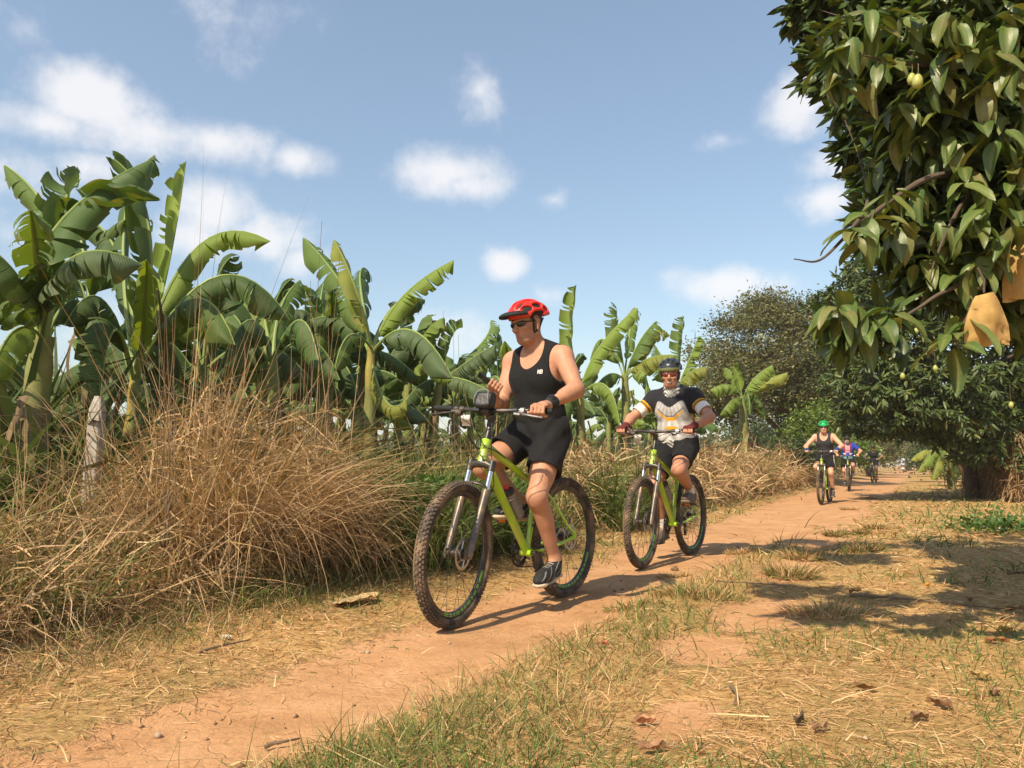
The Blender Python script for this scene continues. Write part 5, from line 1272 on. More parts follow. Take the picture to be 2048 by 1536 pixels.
# ------------------------------------------------------------------ banana plants
M_BAN = mat_col('banana_leaf', rough=.5, spec=.35, trans=.30, trans_tint=(1.7, 1.5, .35), var=.10, vscale=5, veins=True)
M_RIB = mat_col('banana_midrib', rough=.5, spec=.35, var=.1, vscale=12)
M_STEM = mat_col('banana_stem', rough=.6, spec=.3, var=.25, vscale=9, bump=.3, bscale=30)
LEAFC = {'g': (.115, .185, .042), 'd': (.082, .142, .040), 'l': (.185, .265, .045), 'y': (.26, .29, .055), 'b': (.20, .13, .06), 's': (.105, .16, .07)}
def banana_leaf(parent, P, W, tone='g', fold=.75, roll=0.0, tear=7, pet=.16, seed=0, M=26, droop=.5, end=.10):
    """P: base, middle and tip of the midrib (3D); W: full width in metres"""
    r = np.random.default_rng(seed + 991); P0, Pm, P2 = (np.array(p, float) for p in P); P1 = 2 * Pm - .5 * (P0 + P2)
    ts = np.linspace(pet, 1, M + 1); C = ((1 - ts) ** 2)[:, None] * P0 + (2 * ts * (1 - ts))[:, None] * P1 + (ts ** 2)[:, None] * P2
    Tn = (2 * (1 - ts))[:, None] * (P1 - P0) + (2 * ts)[:, None] * (P2 - P1); Tn /= np.linalg.norm(Tn, axis=1)[:, None]
    up = A3(0, 0, 1) * np.ones((M + 1, 1)); hz_ = np.linalg.norm(np.cross(Tn, up), axis=1)
    alt = np.cross(unit(np.cross(P2 - P0, A3(.3, 1, .1))), Tn) if hz_.min() < .25 else up
    side = np.cross(Tn, alt); side /= np.linalg.norm(side, axis=1)[:, None] + 1e-9
    nrm = np.cross(side, Tn)
    cr_, sr = math.cos(roll), math.sin(roll); side, nrm = side * cr_ + nrm * sr, nrm * cr_ - side * sr
    tt = (ts - pet) / (1 - pet)
    wid = W / 2 * np.minimum(1, (tt / .13 + .02) ** .65) * np.clip(1 - np.clip((tt - (1 - 2.2 * end)) / (2.2 * end), 0, 1) ** 2.4, .12, 1) ** .8
    V = []; F = []; UVs = []; J = 4
    seglen = np.linalg.norm(P2 - P0) * 1.1 / M
    for sgn in (1, -1):
        cuts = sorted(set([0, M] + list(r.integers(2, M - 1, tear)))) if tear else [0, M]
        for a, b in zip(cuts[:-1], cuts[1:]):
            da = r.normal(0, .14 if tear else .03); gap = r.uniform(.10, .55) if tear else 0; rows = np.arange(a, b + 1); o = len(V); jag = r.uniform(.86, 1.05)
            mid_i = (a + b) / 2; cur = np.zeros(3)
            for i in rows:
                for j in range(J + 1):
                    q = j / J; w_ = wid[i] * q * (1 - (1 - jag) * (q > .9)); an = fold + da + droop * q + .10 * math.sin(i * .9 + sgn)
                    # integrate a little curvature across the blade
                    off_ = side[i] * sgn * math.cos(fold * .55 + (an - fold * .55) * q * .5 if False else an * (.55 + .45 * q)) * w_ - nrm[i] * math.sin(an * (.55 + .45 * q)) * w_
                    sh_ = (mid_i - i) * seglen * gap * q ** 1.5 / max(1, (b - a)) * 2 if tear else 0
                    V.append(C[i] + off_ + Tn[i] * (sh_ + .18 * w_ * q)); UVs.append((ts[i] * np.linalg.norm(P2 - P0) * 1.6, q * .3))
            n_ = len(rows)
            for i in range(n_ - 1):
                for j in range(J):
                    q_ = (o + i * (J + 1) + j, o + (i + 1) * (J + 1) + j, o + (i + 1) * (J + 1) + j + 1, o + i * (J + 1) + j + 1); F.append(q_ if sgn > 0 else q_[::-1])
    V = np.array(V); base = A3(*LEAFC[tone]) * r.uniform(.85, 1.18)
    col = np.tile(base, (len(V), 1)); ub = np.array(UVs)
    edge = (ub[:, 1] > .28) & (r.uniform(0, 1, len(V)) < .25); col[edge] = col[edge] * .5 + .5 * A3(.28, .20, .08)
    lf = obj('leaf', mesh_np('leaf', V, np.array(F), col, uv=ub), M_BAN, parent)
    t2 = np.linspace(0, 1, 14); C2 = [((1 - t) ** 2) * P0 + 2 * t * (1 - t) * P1 + t * t * P2 for t in t2]
    L_ = np.linalg.norm(P2 - P0); m = MB(); m.tube(C2, [max(.004, .0145 * min(1.2, L_) * (1 - t) ** .8 + .003) for t in t2], 7)
    me = m.mesh('midrib'); rc = A3(.22, .29, .085) if tone != 'b' else A3(.24, .16, .08)
    ca = me.color_attributes.new('Col', 'FLOAT_COLOR', 'POINT'); ca.data.foreach_set('color', np.tile(np.append(rc, 1), len(me.vertices)).astype(np.float32))
    obj('midrib', me, M_RIB, lf); return lf
def banana_stem(parent, base, top, r0=.10, r1=.055, yellow=.3, seed=0):
    m = MB(); base = np.array(base, float); top = np.array(top, float); r = np.random.default_rng(seed)
    n = 16; pts = [base * (1 - t) + top * t + A3(.02 * math.sin(t * 3 + seed), .02 * math.cos(t * 2.3 + seed), 0) * math.sin(math.pi * t) for t in np.linspace(-.04, 1.04, n)]
    m.tube(pts, [r0 + (r1 - r0) * (k / (n - 1)) + .006 * math.sin(k * 2.1) for k in range(n)], 14)
    L_ = np.linalg.norm(top - base); me = m.mesh('pseudostem')
    V = np.array([v.co for v in me.vertices]); t_ = ((V - base) @ unit(top - base)) / L_
    g_ = np.tile(A3(.20, .22, .07), (len(V), 1)); br = A3(.15, .095, .05)
    k_ = soft(vnoise(V[:, 0] * 9 + V[:, 1] * 7, V[:, 2] * 5, 1.0, seed), .38, .66)[:, None] * (1 - soft(t_, .55, .95))[:, None] * (1 - yellow)
    c = g_ * (1 - k_) + br * k_; yl = soft(vnoise(V[:, 0] * 11, V[:, 2] * 3, 1.0, seed + 5), .5, .7)[:, None] * yellow; c = c * (1 - yl) + yl * A3(.42, .30, .06)
    ca = me.color_attributes.new('Col', 'FLOAT_COLOR', 'POINT'); ca.data.foreach_set('color', np.concatenate([c, np.ones((len(c), 1))], 1).astype(np.float32).ravel())
    st_ = obj('pseudostem', me, M_STEM, parent)
    # dead sheaths hanging round the stem
    for k in range(4):
        t0 = r.uniform(.45, .95); a = r.uniform(0, 6.28); p_ = base * (1 - t0) + top * t0 + A3(math.cos(a), math.sin(a), 0) * r0 * .8; ln = r.uniform(.25, .6)
        V = []; F = []
        for i in range(7):
            q = i / 6; c_ = p_ + A3(math.cos(a) * (.03 + .06 * math.sin(q * 2.6)), math.sin(a) * (.03 + .06 * math.sin(q * 2.6)), -ln * q); w_ = .032 * (1 - q * .7) + .012 * math.sin(i * 2 + k)
            s_ = A3(-math.sin(a), math.cos(a), 0); V += [c_ - s_ * w_, c_ + A3(math.cos(a), math.sin(a), 0) * .02, c_ + s_ * w_]
            if i: o = 3 * i; F += [(o - 3, o - 2, o + 1, o), (o - 2, o - 1, o + 2, o + 1)]
        cc = np.tile(A3(.18, .115, .06) * r.uniform(.7, 1.3), (len(V), 1)); obj('dead_sheath', mesh_np('dead_sheath', np.array(V), np.array(F), cc), M_STEM, st_)
    return st_
BG = 'banana plants behind the fence'
def banana(label, foot_px, Y, heart, leaves, r0=.10, yellow=.3, seed=1, wscale=1.0, stem_top=None):
    """foot_px: image x of the foot; heart: image point where the leaves spring; leaves: (mid px, mid py, mid dY, tip px, tip py, tip dY, width m, tone, fold, roll)"""
    f_ = at(foot_px, 930, Y); root = empty('banana_plant', (f_.x, f_.y, float(gz(f_.x, f_.y)))); o3 = np.array(root.location)
    H = np.array(at(heart[0], heart[1], Y)) - o3
    banana_stem(root, A3(0, 0, 0), H, r0, r0 * .55, yellow, seed)
    for k, lf in enumerate(leaves):
        mx, my, md, tx, ty, td, W, tone = lf[:8]; fold = lf[8] if len(lf) > 8 else .75; roll = lf[9] if len(lf) > 9 else 0.0
        p1 = np.array(at(mx, my, Y + md)) - o3; p2 = np.array(at(tx, ty, Y + td)) - o3
        b0 = H + A3(rng.uniform(-.02, .02), rng.uniform(-.02, .02), rng.uniform(-.06, .04))
        banana_leaf(root, (b0, p1, p2), W * wscale * .88, tone, fold, roll, tear=int(rng.integers(7, 16)), seed=seed * 37 + k, pet=.14)
    tag(root, label, 'banana plant', BG); return root
banana('tall banana plant with thick stem at the left edge', 70, 5.3, (85, 690), [
    (95, 480, -.3, 300, 320, .2, .50, 'd', .7), (110, 470, .3, 10, 330, .5, .34, 'g', .9), (120, 440, -.1, 155, 375, .3, .42, 'd', .6), (140, 520, -.5, 285, 530, -.4, .42, 's', .9), (160, 450, .0, 320, 400, -.2, .46, 'd', .8),
    (40, 560, -.4, -60, 470, -.6, .5, 'd', .8), (20, 600, .1, -90, 640, .1, .5, 'g', .9), (70, 500, -.5, 60, 420, -.9, .40, 'g', .5), (150, 600, .4, 210, 700, .6, .4, 'd', 1.0), (30, 660, -.3, -20, 760, -.5, .42, 'l', .9)], r0=.13, yellow=.15, seed=2)
banana('banana plant with slim yellow stem and one pale upright leaf beside the post', 252, 6.2, (270, 750), [
    (330, 560, .3, 372, 322, .6, .34, 'l', .35, .4), (300, 470, -.2, 228, 318, .1, .42, 'd', .7), (390, 500, .2, 540, 482, .1, .36, 'l', .95), (430, 555, .0, 580, 640, .2, .52, 'd', .9), (380, 600, -.5, 470, 690, -.7, .46, 'g', .9),
    (205, 600, -.4, 130, 650, -.7, .44, 'd', .9), (230, 660, -.5, 200, 800, -.8, .42, 'd', 1.0), (290, 600, -.6, 292, 520, -1.0, .34, 'l', .6), (240, 520, .4, 165, 430, .8, .44, 'd', .8), (330, 680, .5, 420, 800, .6, .44, 'd', 1.0), (250, 440, .5, 310, 310, .9, .40, 'd', .8)], r0=.075, yellow=.75, seed=4)
banana('banana plant with dark leaves between the left edge and the post', 175, 7.3, (180, 640), [
    (140, 540, .0, 60, 560, -.3, .5, 'd', .9), (215, 530, .2, 300, 600, .3, .5, 'd', .9), (160, 470, .3, 120, 390, .6, .46, 'd', .7), (220, 640, -.4, 260, 760, -.6, .5, 'd', 1.0), (120, 640, -.3, 80, 760, -.5, .5, 'd', 1.0), (200, 500, -.3, 250, 440, -.7, .4, 'g', .8)], r0=.10, yellow=.1, seed=6)
banana('banana plant with upright green leaves left of the red helmet rider', 742, 8.5, (742, 705), [
    (690, 580, .2, 607, 475, .5, .50, 'g', .45, .6), (712, 580, -.2, 668, 480, -.1, .34, 'y', .3, .5), (800, 600, .1, 908, 520, .0, .42, 'l', .7, -.1), (690, 640, .6, 620, 640, .9, .55, 'd', .8), (820, 660, -.4, 905, 755, -.7, .55, 's', .95),
    (700, 670, -.5, 670, 740, -.8, .44, 'g', 1.0), (790, 610, .6, 850, 600, 1.0, .5, 'd', .8), (770, 800, -.2, 810, 800, -.3, .3, 'y', 1.0), (720, 560, .9, 735, 540, 1.4, .5, 'd', .7)], r0=.085, yellow=.5, seed=8)
banana('banana plant with arching dark leaves in the middle of the left rows', 560, 7.6, (545, 730), [
    (470, 590, .0, 350, 590, -.2, .58, 'd', .9), (440, 640, -.4, 330, 660, -.6, .5, 'l', .95), (600, 640, -.2, 640, 740, -.5, .55, 'd', .9), (560, 620, .4, 600, 560, .8, .5, 'g', .7), (500, 640, -.6, 430, 760, -.9, .5, 'd', 1.0), (620, 680, .4, 680, 760, .4, .5, 'd', 1.0), (520, 600, .7, 500, 560, 1.2, .4, 'l', .6)], r0=.10, yellow=.1, seed=10)
banana('low banana plant in weeds between two taller ones', 640, 9.6, (640, 740), [(590, 660, .2, 520, 680, .1, .55, 'd', .9), (690, 650, .3, 740, 700, .4, .55, 'd', .9), (640, 620, .5, 650, 560, .9, .5, 'd', .6), (610, 720, -.4, 570, 800, -.6, .5, 'd', 1.0), (680, 720, -.4, 720, 800, -.6, .55, 'd', 1.0)], r0=.10, yellow=.1, seed=12)
banana('banana plant with broken upright leaves just left of the phone', 850, 11.5, (880, 760), [(870, 680, .1, 862, 640, .2, .50, 'g', .4, .8), (900, 680, .0, 925, 655, .1, .4, 'g', .5, .5), (940, 720, -.2, 990, 690, -.4, .55, 's', .9), (930, 760, -.4, 990, 790, -.6, .5, 's', .9), (830, 710, -.2, 780, 730, -.4, .5, 'd', .9), (840, 770, -.3, 800, 820, -.5, .5, 'd', 1.0), (960, 690, .4, 982, 640, .8, .42, 'g', .5, .6)], r0=.09, yellow=.2, seed=14)
banana('banana plant with a tall narrow leaf right of the red helmet', 1168, 13.2, (1160, 790), [(1142, 680, .1, 1152, 570, .2, .50, 'l', .35, .7), (1195, 700, .0, 1274, 615, .1, .52, 'l', .75), (1100, 700, .3, 1060, 640, .6, .5, 'd', .8), (1210, 770, -.5, 1240, 850, -.9, .5, 'l', .9), (1120, 780, -.4, 1090, 840, -.6, .6, 'g', .9), (1180, 740, .5, 1200, 700, 1.0, .5, 'g', .7), (1135, 800, -.6, 1110, 880, -1.0, .55, 'g', 1.0)], r0=.11, yellow=.3, seed=16)
banana('banana plant with dry brown stem left of the dark helmet rider', 1250, 14.6, (1250, 760), [(1236, 660, .0, 1234, 620, .2, .55, 'g', .45, .9), (1275, 690, -.1, 1312, 642, .0, .6, 'g', .7, .3), (1300, 668, .3, 1340, 672, .5, .55, 'y', .95), (1210, 680, .3, 1180, 720, .4, .6, 'l', .9), (1290, 720, -.3, 1350, 710, -.5, .62, 'y', .9), (1285, 745, -.5, 1292, 790, -.9, .5, 'l', 1.0), (1215, 750, -.4, 1175, 800, -.7, .6, 'g', .95), (1262, 650, .6, 1268, 615, 1.0, .5, 'l', .6)], r0=.12, yellow=.05, seed=18)
banana('banana plant with two upright leaves above the dark helmet', 1352, 18.5, (1348, 790), [(1360, 700, .1, 1366, 632, .2, .6, 'g', .35, .8), (1378, 720, .0, 1398, 672, .0, .55, 'l', .5, .5), (1310, 730, -.2, 1270, 740, -.4, .7, 'l', .9), (1380, 745, -.3, 1415, 735, -.4, .7, 'y', .95), (1330, 730, .5, 1310, 690, .9, .6, 'g', .7), (1320, 790, -.5, 1290, 830, -.8, .7, 'g', 1.0), (1390, 790, -.5, 1410, 830, -.8, .7, 'g', 1.0)], r0=.12, yellow=.2, seed=20)
banana('bright green banana plant with shaggy stem in front of the bushy tree', 1490, 24.0, (1486, 800), [(1505, 760, -.2, 1545, 730, -.3, .8, 'l', .9), (1525, 765, .2, 1575, 745, .2, .85, 'y', .95), (1460, 770, -.1, 1420, 780, -.3, .8, 'l', .95), (1470, 755, .4, 1450, 735, .8, .6, 'l', .8), (1475, 750, .0, 1466, 732, .0, .5, 'l', .4), (1512, 800, -.5, 1530, 840, -.8, .8, 'g', 1.0), (1465, 800, -.5, 1440, 830, -.8, .8, 'l', 1.0), (1496, 790, -.7, 1500, 830, -1.2, .7, 'g', 1.0)], r0=.20, yellow=.1, seed=22)
banana('yellowing banana clump by the far right verge under the mango', 1902, 25.0, (1900, 928), [(1868, 903, -.3, 1836, 945, -.7, .62, 'y', .6), (1860, 900, .2, 1822, 920, .3, .6, 'y', .6), (1932, 905, .1, 1966, 935, -.2, .6, 's', .7), (1884, 908, -.7, 1866, 960, -1.3, .6, 'y', .6), (1917, 908, -.5, 1934, 956, -.9, .6, 'b', .8), (1890, 890, .5, 1872, 862, 1.0, .6, 'l', .5), (1876, 900, -.6, 1846, 932, -1.2, .6, 'l', .6), (1912, 890, -.4, 1938, 866, -.8, .6, 'd', .6), (1905, 915, -.8, 1912, 962, -1.3, .55, 'y', .7)], r0=.12, yellow=.6, seed=24)
banana('banana plant with broad leaves over the block wall at the right edge', 2010, 17.5, (2008, 900), [(1970, 868, -.3, 1935, 885, -.6, .9, 'd', .9), (2030, 845, .0, 2080, 850, -.2, .9, 's', .9), (1990, 850, .3, 1960, 840, .6, .8, 'd', .8), (2020, 860, -.6, 2050, 880, -1.1, .8, 'g', .9), (2000, 830, .4, 2010, 800, .9, .7, 'd', .7)], r0=.13, yellow=.1, seed=26)
# rows further back: generic plants, copied
proto = []
for s_ in range(3):
    r = np.random.default_rng(60 + s_); root = empty('banana_plant', (0, 0, -50)); banana_stem(root, A3(0, 0, 0), A3(.05, .03, 1.5 + .25 * s_), .11, .06, .15, 70 + s_)
    for k in range(9):
        a = k * 2.4 + r.uniform(-.3, .3); L_ = r.uniform(1.1, 1.6); e_ = r.uniform(.3, 1.3) if k > 2 else r.uniform(1.1, 1.45); H = A3(.05, .03, 1.5 + .25 * s_); d = A3(math.cos(a), math.sin(a), 0)
        banana_leaf(root, (H, H + d * math.cos(e_) * L_ * .55 + A3(0, 0, math.sin(e_) * L_ * .5), H + d * (math.cos(e_) * L_ * 1.0 + .15) + A3(0, 0, math.sin(e_) * L_ * .75 - (.5 if k > 2 else .05))), r.uniform(.42, .6), 'gdlds'[k % 5], .8, 0, int(r.integers(3, 9)), .14, seed=700 + 20 * s_ + k)
    proto.append(root)
far = []
for row, v_ in enumerate((-4.6, -5.9, -7.6, -10, -13, -18)):
    n_ = 10 - row // 3
    for k in range(n_):
        p0_ = 430 if row < 3 else -80; px = p0_ + (1420 - p0_) * (k + .5 * (row % 2) + rng.uniform(-.25, .25)) / n_
        r_ = (px - 1024) / FPX; Y = (-2.30 + v_ / .884) / (r_ - .53)
        if 5 < Y < 75: far.append((r_ * Y, Y, row))
first = [True] * 3
ORD = ['first', 'second', 'third', 'fourth', 'fifth', 'sixth', 'seventh', 'eighth', 'ninth', 'tenth', 'eleventh']
for k, (x, y, row) in enumerate(far):
    s_ = k % 3
    if first[s_]: o = proto[s_]; first[s_] = False
    else: o = copy_tree(proto[s_])
    o.location = (x, y, float(gz(x, y))); o.rotation_euler = (0, 0, rng.uniform(0, 6.28)); sc3 = rng.uniform(.85, 1.12); o.scale = (sc3, sc3, sc3 * rng.uniform(.9, 1.08))
    rank = sorted(q[0] / q[1] for q in far if q[2] == row).index(x / y)
    tag(o, 'banana plant, %s from the left in the %s row back behind the fence' % (ORD[rank], ORD[row + 1]), 'banana plant', 'banana plants in the rows further back')

# dark undergrowth filling the space between the rows
UG = []
for k in range(900):
    v_ = -rng.uniform(3.4, 8) if k % 2 else -rng.uniform(5, 22); px = rng.uniform(-120, 1560); r_ = (px - 1024) / FPX; Y = (-2.30 + v_ / .884) / (r_ - .53)
    if not 4.5 < Y < 70: continue
    x = r_ * Y; n = 26; a = rng.uniform(0, 6.28, n); h_ = rng.uniform(.8, 1.6) * (1.35 if px < 430 else 1)
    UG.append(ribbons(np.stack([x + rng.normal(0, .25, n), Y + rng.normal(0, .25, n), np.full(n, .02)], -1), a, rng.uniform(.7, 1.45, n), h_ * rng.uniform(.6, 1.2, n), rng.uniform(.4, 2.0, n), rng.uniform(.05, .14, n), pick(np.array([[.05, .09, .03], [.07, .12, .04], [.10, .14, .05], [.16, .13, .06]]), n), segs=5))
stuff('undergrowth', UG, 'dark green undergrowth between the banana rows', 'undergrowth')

# ------------------------------------------------------------------ trees
M_BARK = mat('bark', (.10, .072, .05), .95, bump=.8, bscale=30, var=.3, vscale=9)
M_LEAF = mat_col('tree_leaf', rough=.45, spec=.4, trans=.22, trans_tint=(1.5, 1.4, .4), var=.12, vscale=4)
def leaves_np(c, d, n, L, W, col, fold=.25, curl=.5):
    """c: bases, d: directions, n: approximate face normals; five-point folded leaf of 4 quads"""
    m = len(c); d = d / np.linalg.norm(d, axis=1)[:, None]; s = np.cross(d, n); s /= np.linalg.norm(s, axis=1)[:, None] + 1e-9; nn = np.cross(s, d)
    L = np.broadcast_to(L, (m,))[:, None]; W = np.broadcast_to(W, (m,))[:, None]
    mid = c + d * L * .5; tip = c + d * L * .95 - nn * L * curl * .35
    q1 = c + d * L * .30 + s * W * .46 - nn * W * fold; q2 = c + d * L * .30 - s * W * .46 - nn * W * fold
    q3 = c + d * L * .66 + s * W * .40 - nn * (W * fold + L * curl * .10); q4 = c + d * L * .66 - s * W * .40 - nn * (W * fold + L * curl * .10)
    m2 = c + d * L * .66 - nn * L * curl * .08; m1 = c + d * L * .30
    V = np.stack([c, q1, q3, tip, q4, q2, m1, m2], 1).reshape(-1, 3)
    b = np.arange(m)[:, None] * 8
    F = np.concatenate([b + np.array([[0, 1, 6, 6]])], 0)
    tri = np.concatenate([b + np.array([0, 6, 1]), b + np.array([0, 5, 6]), b + np.array([1, 6, 7]), b + np.array([1, 7, 2]), b + np.array([6, 5, 4]), b + np.array([6, 4, 7]), b + np.array([2, 7, 3]), b + np.array([7, 4, 3])])
    return V, tri, np.repeat(col, 8, 0)
def quad_leaves(c, d, n, L, W, col):
    m = len(c); d = d / np.linalg.norm(d, axis=1)[:, None]; s = np.cross(d, n); s /= np.linalg.norm(s, axis=1)[:, None] + 1e-9
    L = np.broadcast_to(L, (m,))[:, None]; W = np.broadcast_to(W, (m,))[:, None]
    V = np.stack([c, c + d * L * .5 + s * W * .5, c + d * L, c + d * L * .5 - s * W * .5], 1).reshape(-1, 3)
    return V, np.arange(m)[:, None] * 4 + np.arange(4), np.repeat(col, 4, 0)
def rnd_dir(n, zmin=-1.0):
    z = rng.uniform(zmin, 1, n); a = rng.uniform(0, 6.28, n); r = np.sqrt(1 - z * z); return np.stack([r * np.cos(a), r * np.sin(a), z], -1)
def limb_tree(base, trunk_h, r0, reach, levels, nkids, up=.5, seed=0, wob=.12):
    """tapered trunk and limbs; returns MB and twig ends"""
    r = np.random.default_rng(seed); m = MB(); tips = []
    def grow(p, d, L, rr, lv):
        pts = [p]; n_ = 5
        for k in range(n_): d = unit(d + r.normal(0, wob, 3) + A3(0, 0, .03)); pts.append(pts[-1] + d * L / n_)
        m.tube(pts, [rr * (1 - .45 * k / n_) for k in range(n_ + 1)], 9 if lv == levels else 6, cap=lv == levels)
        if lv == 0: tips.append((pts[-1], d)); tips.append((pts[3], d)); return
        for k in range(nkids):
            a = 2 * math.pi * (k + r.uniform(0, .6)) / nkids; o1 = unit(np.cross(d, A3(.3, .5, .8))); o2 = np.cross(d, o1)
            nd = unit(d * up + (o1 * math.cos(a) + o2 * math.sin(a)) * r.uniform(.6, 1.0) + A3(0, 0, .12)); st = pts[-1] if k < 2 else pts[r.integers(2, n_)]
            grow(st, nd, L * r.uniform(.62, .85), rr * .58, lv - 1)
        if lv < levels: tips.append((pts[-1], d))
    grow(np.array(base, float), A3(.05, 0, 1), trunk_h, r0, levels); return m, tips
# ---- airy thorn tree left of the track
X_, Y_ = at(1555, 900, 32.5).x, 32.5
tr = empty('thorn_tree', (X_, Y_, 0)); tr.scale = (1.1, 1.1, 1.08); m, tips = limb_tree((0, 0, -.1), 2.2, .20, 3, 4, 3, up=.55, seed=5, wob=.16)
m.build('trunk', M_BARK, tr)
tp = np.array([t_[0] for t_ in tips]); tp = tp[tp[:, 2] > 1.4]
ext = np.array([3.0, 2.6]); cen = A3(0, 0, 4.5)
blob = []
for k in range(150):
    d = rnd_dir(1, -.75)[0]; rr = rng.uniform(.70, 1.0); blob.append(cen + d * A3(3.3, 2.9, 3.0) * rr)
cl = np.concatenate([tp, np.array(blob), cen + rng.normal(0, 1, (40, 3)) * A3(1.3, 1.2, 1.0)])
rr_ = np.linalg.norm((cl - cen) / A3(3.5, 3.1, 3.2), axis=1); cl = cl[rr_ < 1.04]
n_ = 80000; ci = rng.integers(0, len(cl), n_); off = rng.normal(0, 1, (n_, 3)) * A3(.36, .36, .22); c = cl[ci] + off
tone = rng.uniform(.7, 1.3, len(cl))[ci][:, None]
pal = np.array([[.13, .15, .045], [.10, .12, .04], [.19, .18, .065], [.16, .13, .07], [.085, .10, .035]]); col = pal[rng.integers(0, 5, n_)] * tone
a1 = quad_leaves(c, rnd_dir(n_, -.4), rnd_dir(n_), rng.uniform(.08, .19, n_), rng.uniform(.04, .085, n_), col)
tw = rng.integers(0, len(cl), 2600); tb = cl[tw] + rng.normal(0, .3, (2600, 3)); dd = rnd_dir(2600, -.2)
a2 = quad_leaves(tb, dd, rnd_dir(2600), rng.uniform(.3, .7, 2600), np.full(2600, .014), np.tile(A3(.15, .11, .08), (2600, 1)))
V, F, C = join([a1, a2]); o = obj('crown', mesh_np('crown', V, F, C), M_LEAF, tr); o['kind'] = 'stuff'
tag(tr, 'airy fine-leaved tree with brownish crown left of the track', 'tree', 'trees along the track')
# ---- mango tree across the track, middle distance
def rosettes(cent, n_leaf, L, W, pal, outward=None, droop=.35, spread=.9):
    k = len(cent); n = k * n_leaf; c = np.repeat(cent, n_leaf, 0); base_d = rnd_dir(k, -.3) if outward is None else outward + rng.normal(0, .35, (k, 3))
    base_d /= np.linalg.norm(base_d, axis=1)[:, None]; bd = np.repeat(base_d, n_leaf, 0)
    d = bd * rng.uniform(.2, .9, (n, 1)) + rnd_dir(n) * spread + np.array([0, 0, -droop]); d /= np.linalg.norm(d, axis=1)[:, None]
    c = c + bd * rng.uniform(-.5, .5, (n, 1)) * L * .5
    nrm = bd * .5 + np.array([0, 0, .8]) + rng.normal(0, .3, (n, 3)); tone = np.repeat(rng.uniform(.75, 1.25, k), n_leaf)[:, None]
    col = pal[rng.integers(0, len(pal), n)] * tone * rng.uniform(.85, 1.15, (n, 1))
    return leaves_np(c, d, nrm, L * rng.uniform(.75, 1.2, n), W * rng.uniform(.8, 1.2, n), col)
MANGO = np.array([[.062, .098, .028], [.085, .125, .034], [.045, .075, .022], [.14, .16, .05], [.07, .11, .030]])
X_, Y_ = at(1945, 930, 18.5).x, 18.5
mt = empty('mango_tree', (X_, Y_, 0)); m, tips = limb_tree((0, 0, -.1), 1.9, .17, 2.6, 3, 4, up=.35, seed=9, wob=.12); m.build('trunk', M_BARK, mt)
cen = A3(-.3, -.6, 3.35); lob = [(cen, (3.1, 3.0, 2.1)), (A3(-2.3, -1.2, 3.7), (1.35, 1.5, 1.3)), (A3(-1.6, -1.8, 2.2), (1.6, 1.3, .9)), (A3(1.8, -1.0, 3.6), (2.2, 2.0, 2.2)), (A3(-.6, -1.0, 5.0), (1.9, 1.8, 1.3)), (A3(1.6, .5, 5.4), (2.4, 2.0, 1.5)), (A3(1.8, -1.6, 2.3), (1.8, 1.4, .8)), (A3(-3.0, -1.6, 2.6), (1.0, 1.0, .9)), (A3(-2.4, -1.0, 1.75), (1.3, 1.0, .55)), (A3(-.6, -1.6, 1.6), (1.5, 1.0, .5)), (A3(-3.2, -1.0, 4.4), (.8, .9, .8)), (A3(-.2, -1.7, 1.25), (1.5, .8, .65)), (A3(1.5, -1.9, 1.6), (1.2, .8, .6)), (A3(-1.8, -.8, 5.1), (1.5, 1.5, 1.2)), (A3(.3, -.6, 6.1), (2.1, 1.8, 1.2)), (A3(2.6, -.4, 6.4), (2.0, 1.8, 1.4))]
cs_ = []; od = []
for c0, r0 in lob:
    k = int(190 * (r0[0] * r0[2]) ** .8); d = rnd_dir(k, -.8); f_ = rng.uniform(.55, 1.03, k)[:, None] * (1 + .16 * np.sin(d[:, :1] * 6 + d[:, 2:] * 7)); cs_.append(c0 + d * np.array(r0) * f_); od.append(d)
cs_ = np.concatenate(cs_); od = np.concatenate(od); k_ = cs_[:, 2] > .75; cs_, od = cs_[k_], od[k_]
V, F, C = rosettes(cs_, 11, .23, .062, MANGO, od); o = obj('crown', mesh_np('crown', V, F, C), M_LEAF, mt); o['kind'] = 'stuff'
M_FRUIT = mat('mango_skin', (.34, .36, .10), .45, var=.2, vscale=20)
def mango_mesh(L=.11):
    S = solid([Ell((0, 0, -.5 * L), (.33 * L, .30 * L, .5 * L)), K(Ell((.05 * L, 0, -.72 * L), (.24 * L, .22 * L, .25 * L)), .05)], L * .07, .03); V, F = S.net(); return mesh_np('fruit', V, F)
FRU = mango_mesh(); FRU.materials.append(M_FRUIT)
STK = MB().tube([(0, 0, 0), (.005, 0, .12), (0, .004, .3)], .003, 5).mesh('stalk'); STK.materials.append(mat('stalk', (.16, .12, .06), .8))
for px, py in ((1805, 745), (1790, 625), (1842, 572), (1905, 632), (2022, 803), (1870, 730), (1832, 655)):
    p_ = at(px, py, 14.3 + rng.uniform(-.2, .3)); f_ = obj('fruit', FRU, None, mt); f_.location = p_ - mt.location; f_.scale = [rng.uniform(.75, 1.05)] * 3; f_.rotation_euler = (0, 0, rng.uniform(0, 6)); obj('stalk', STK, None, f_)
tag(mt, 'dense dark mango tree hung with small fruits beyond the right verge', 'tree', 'trees along the track')
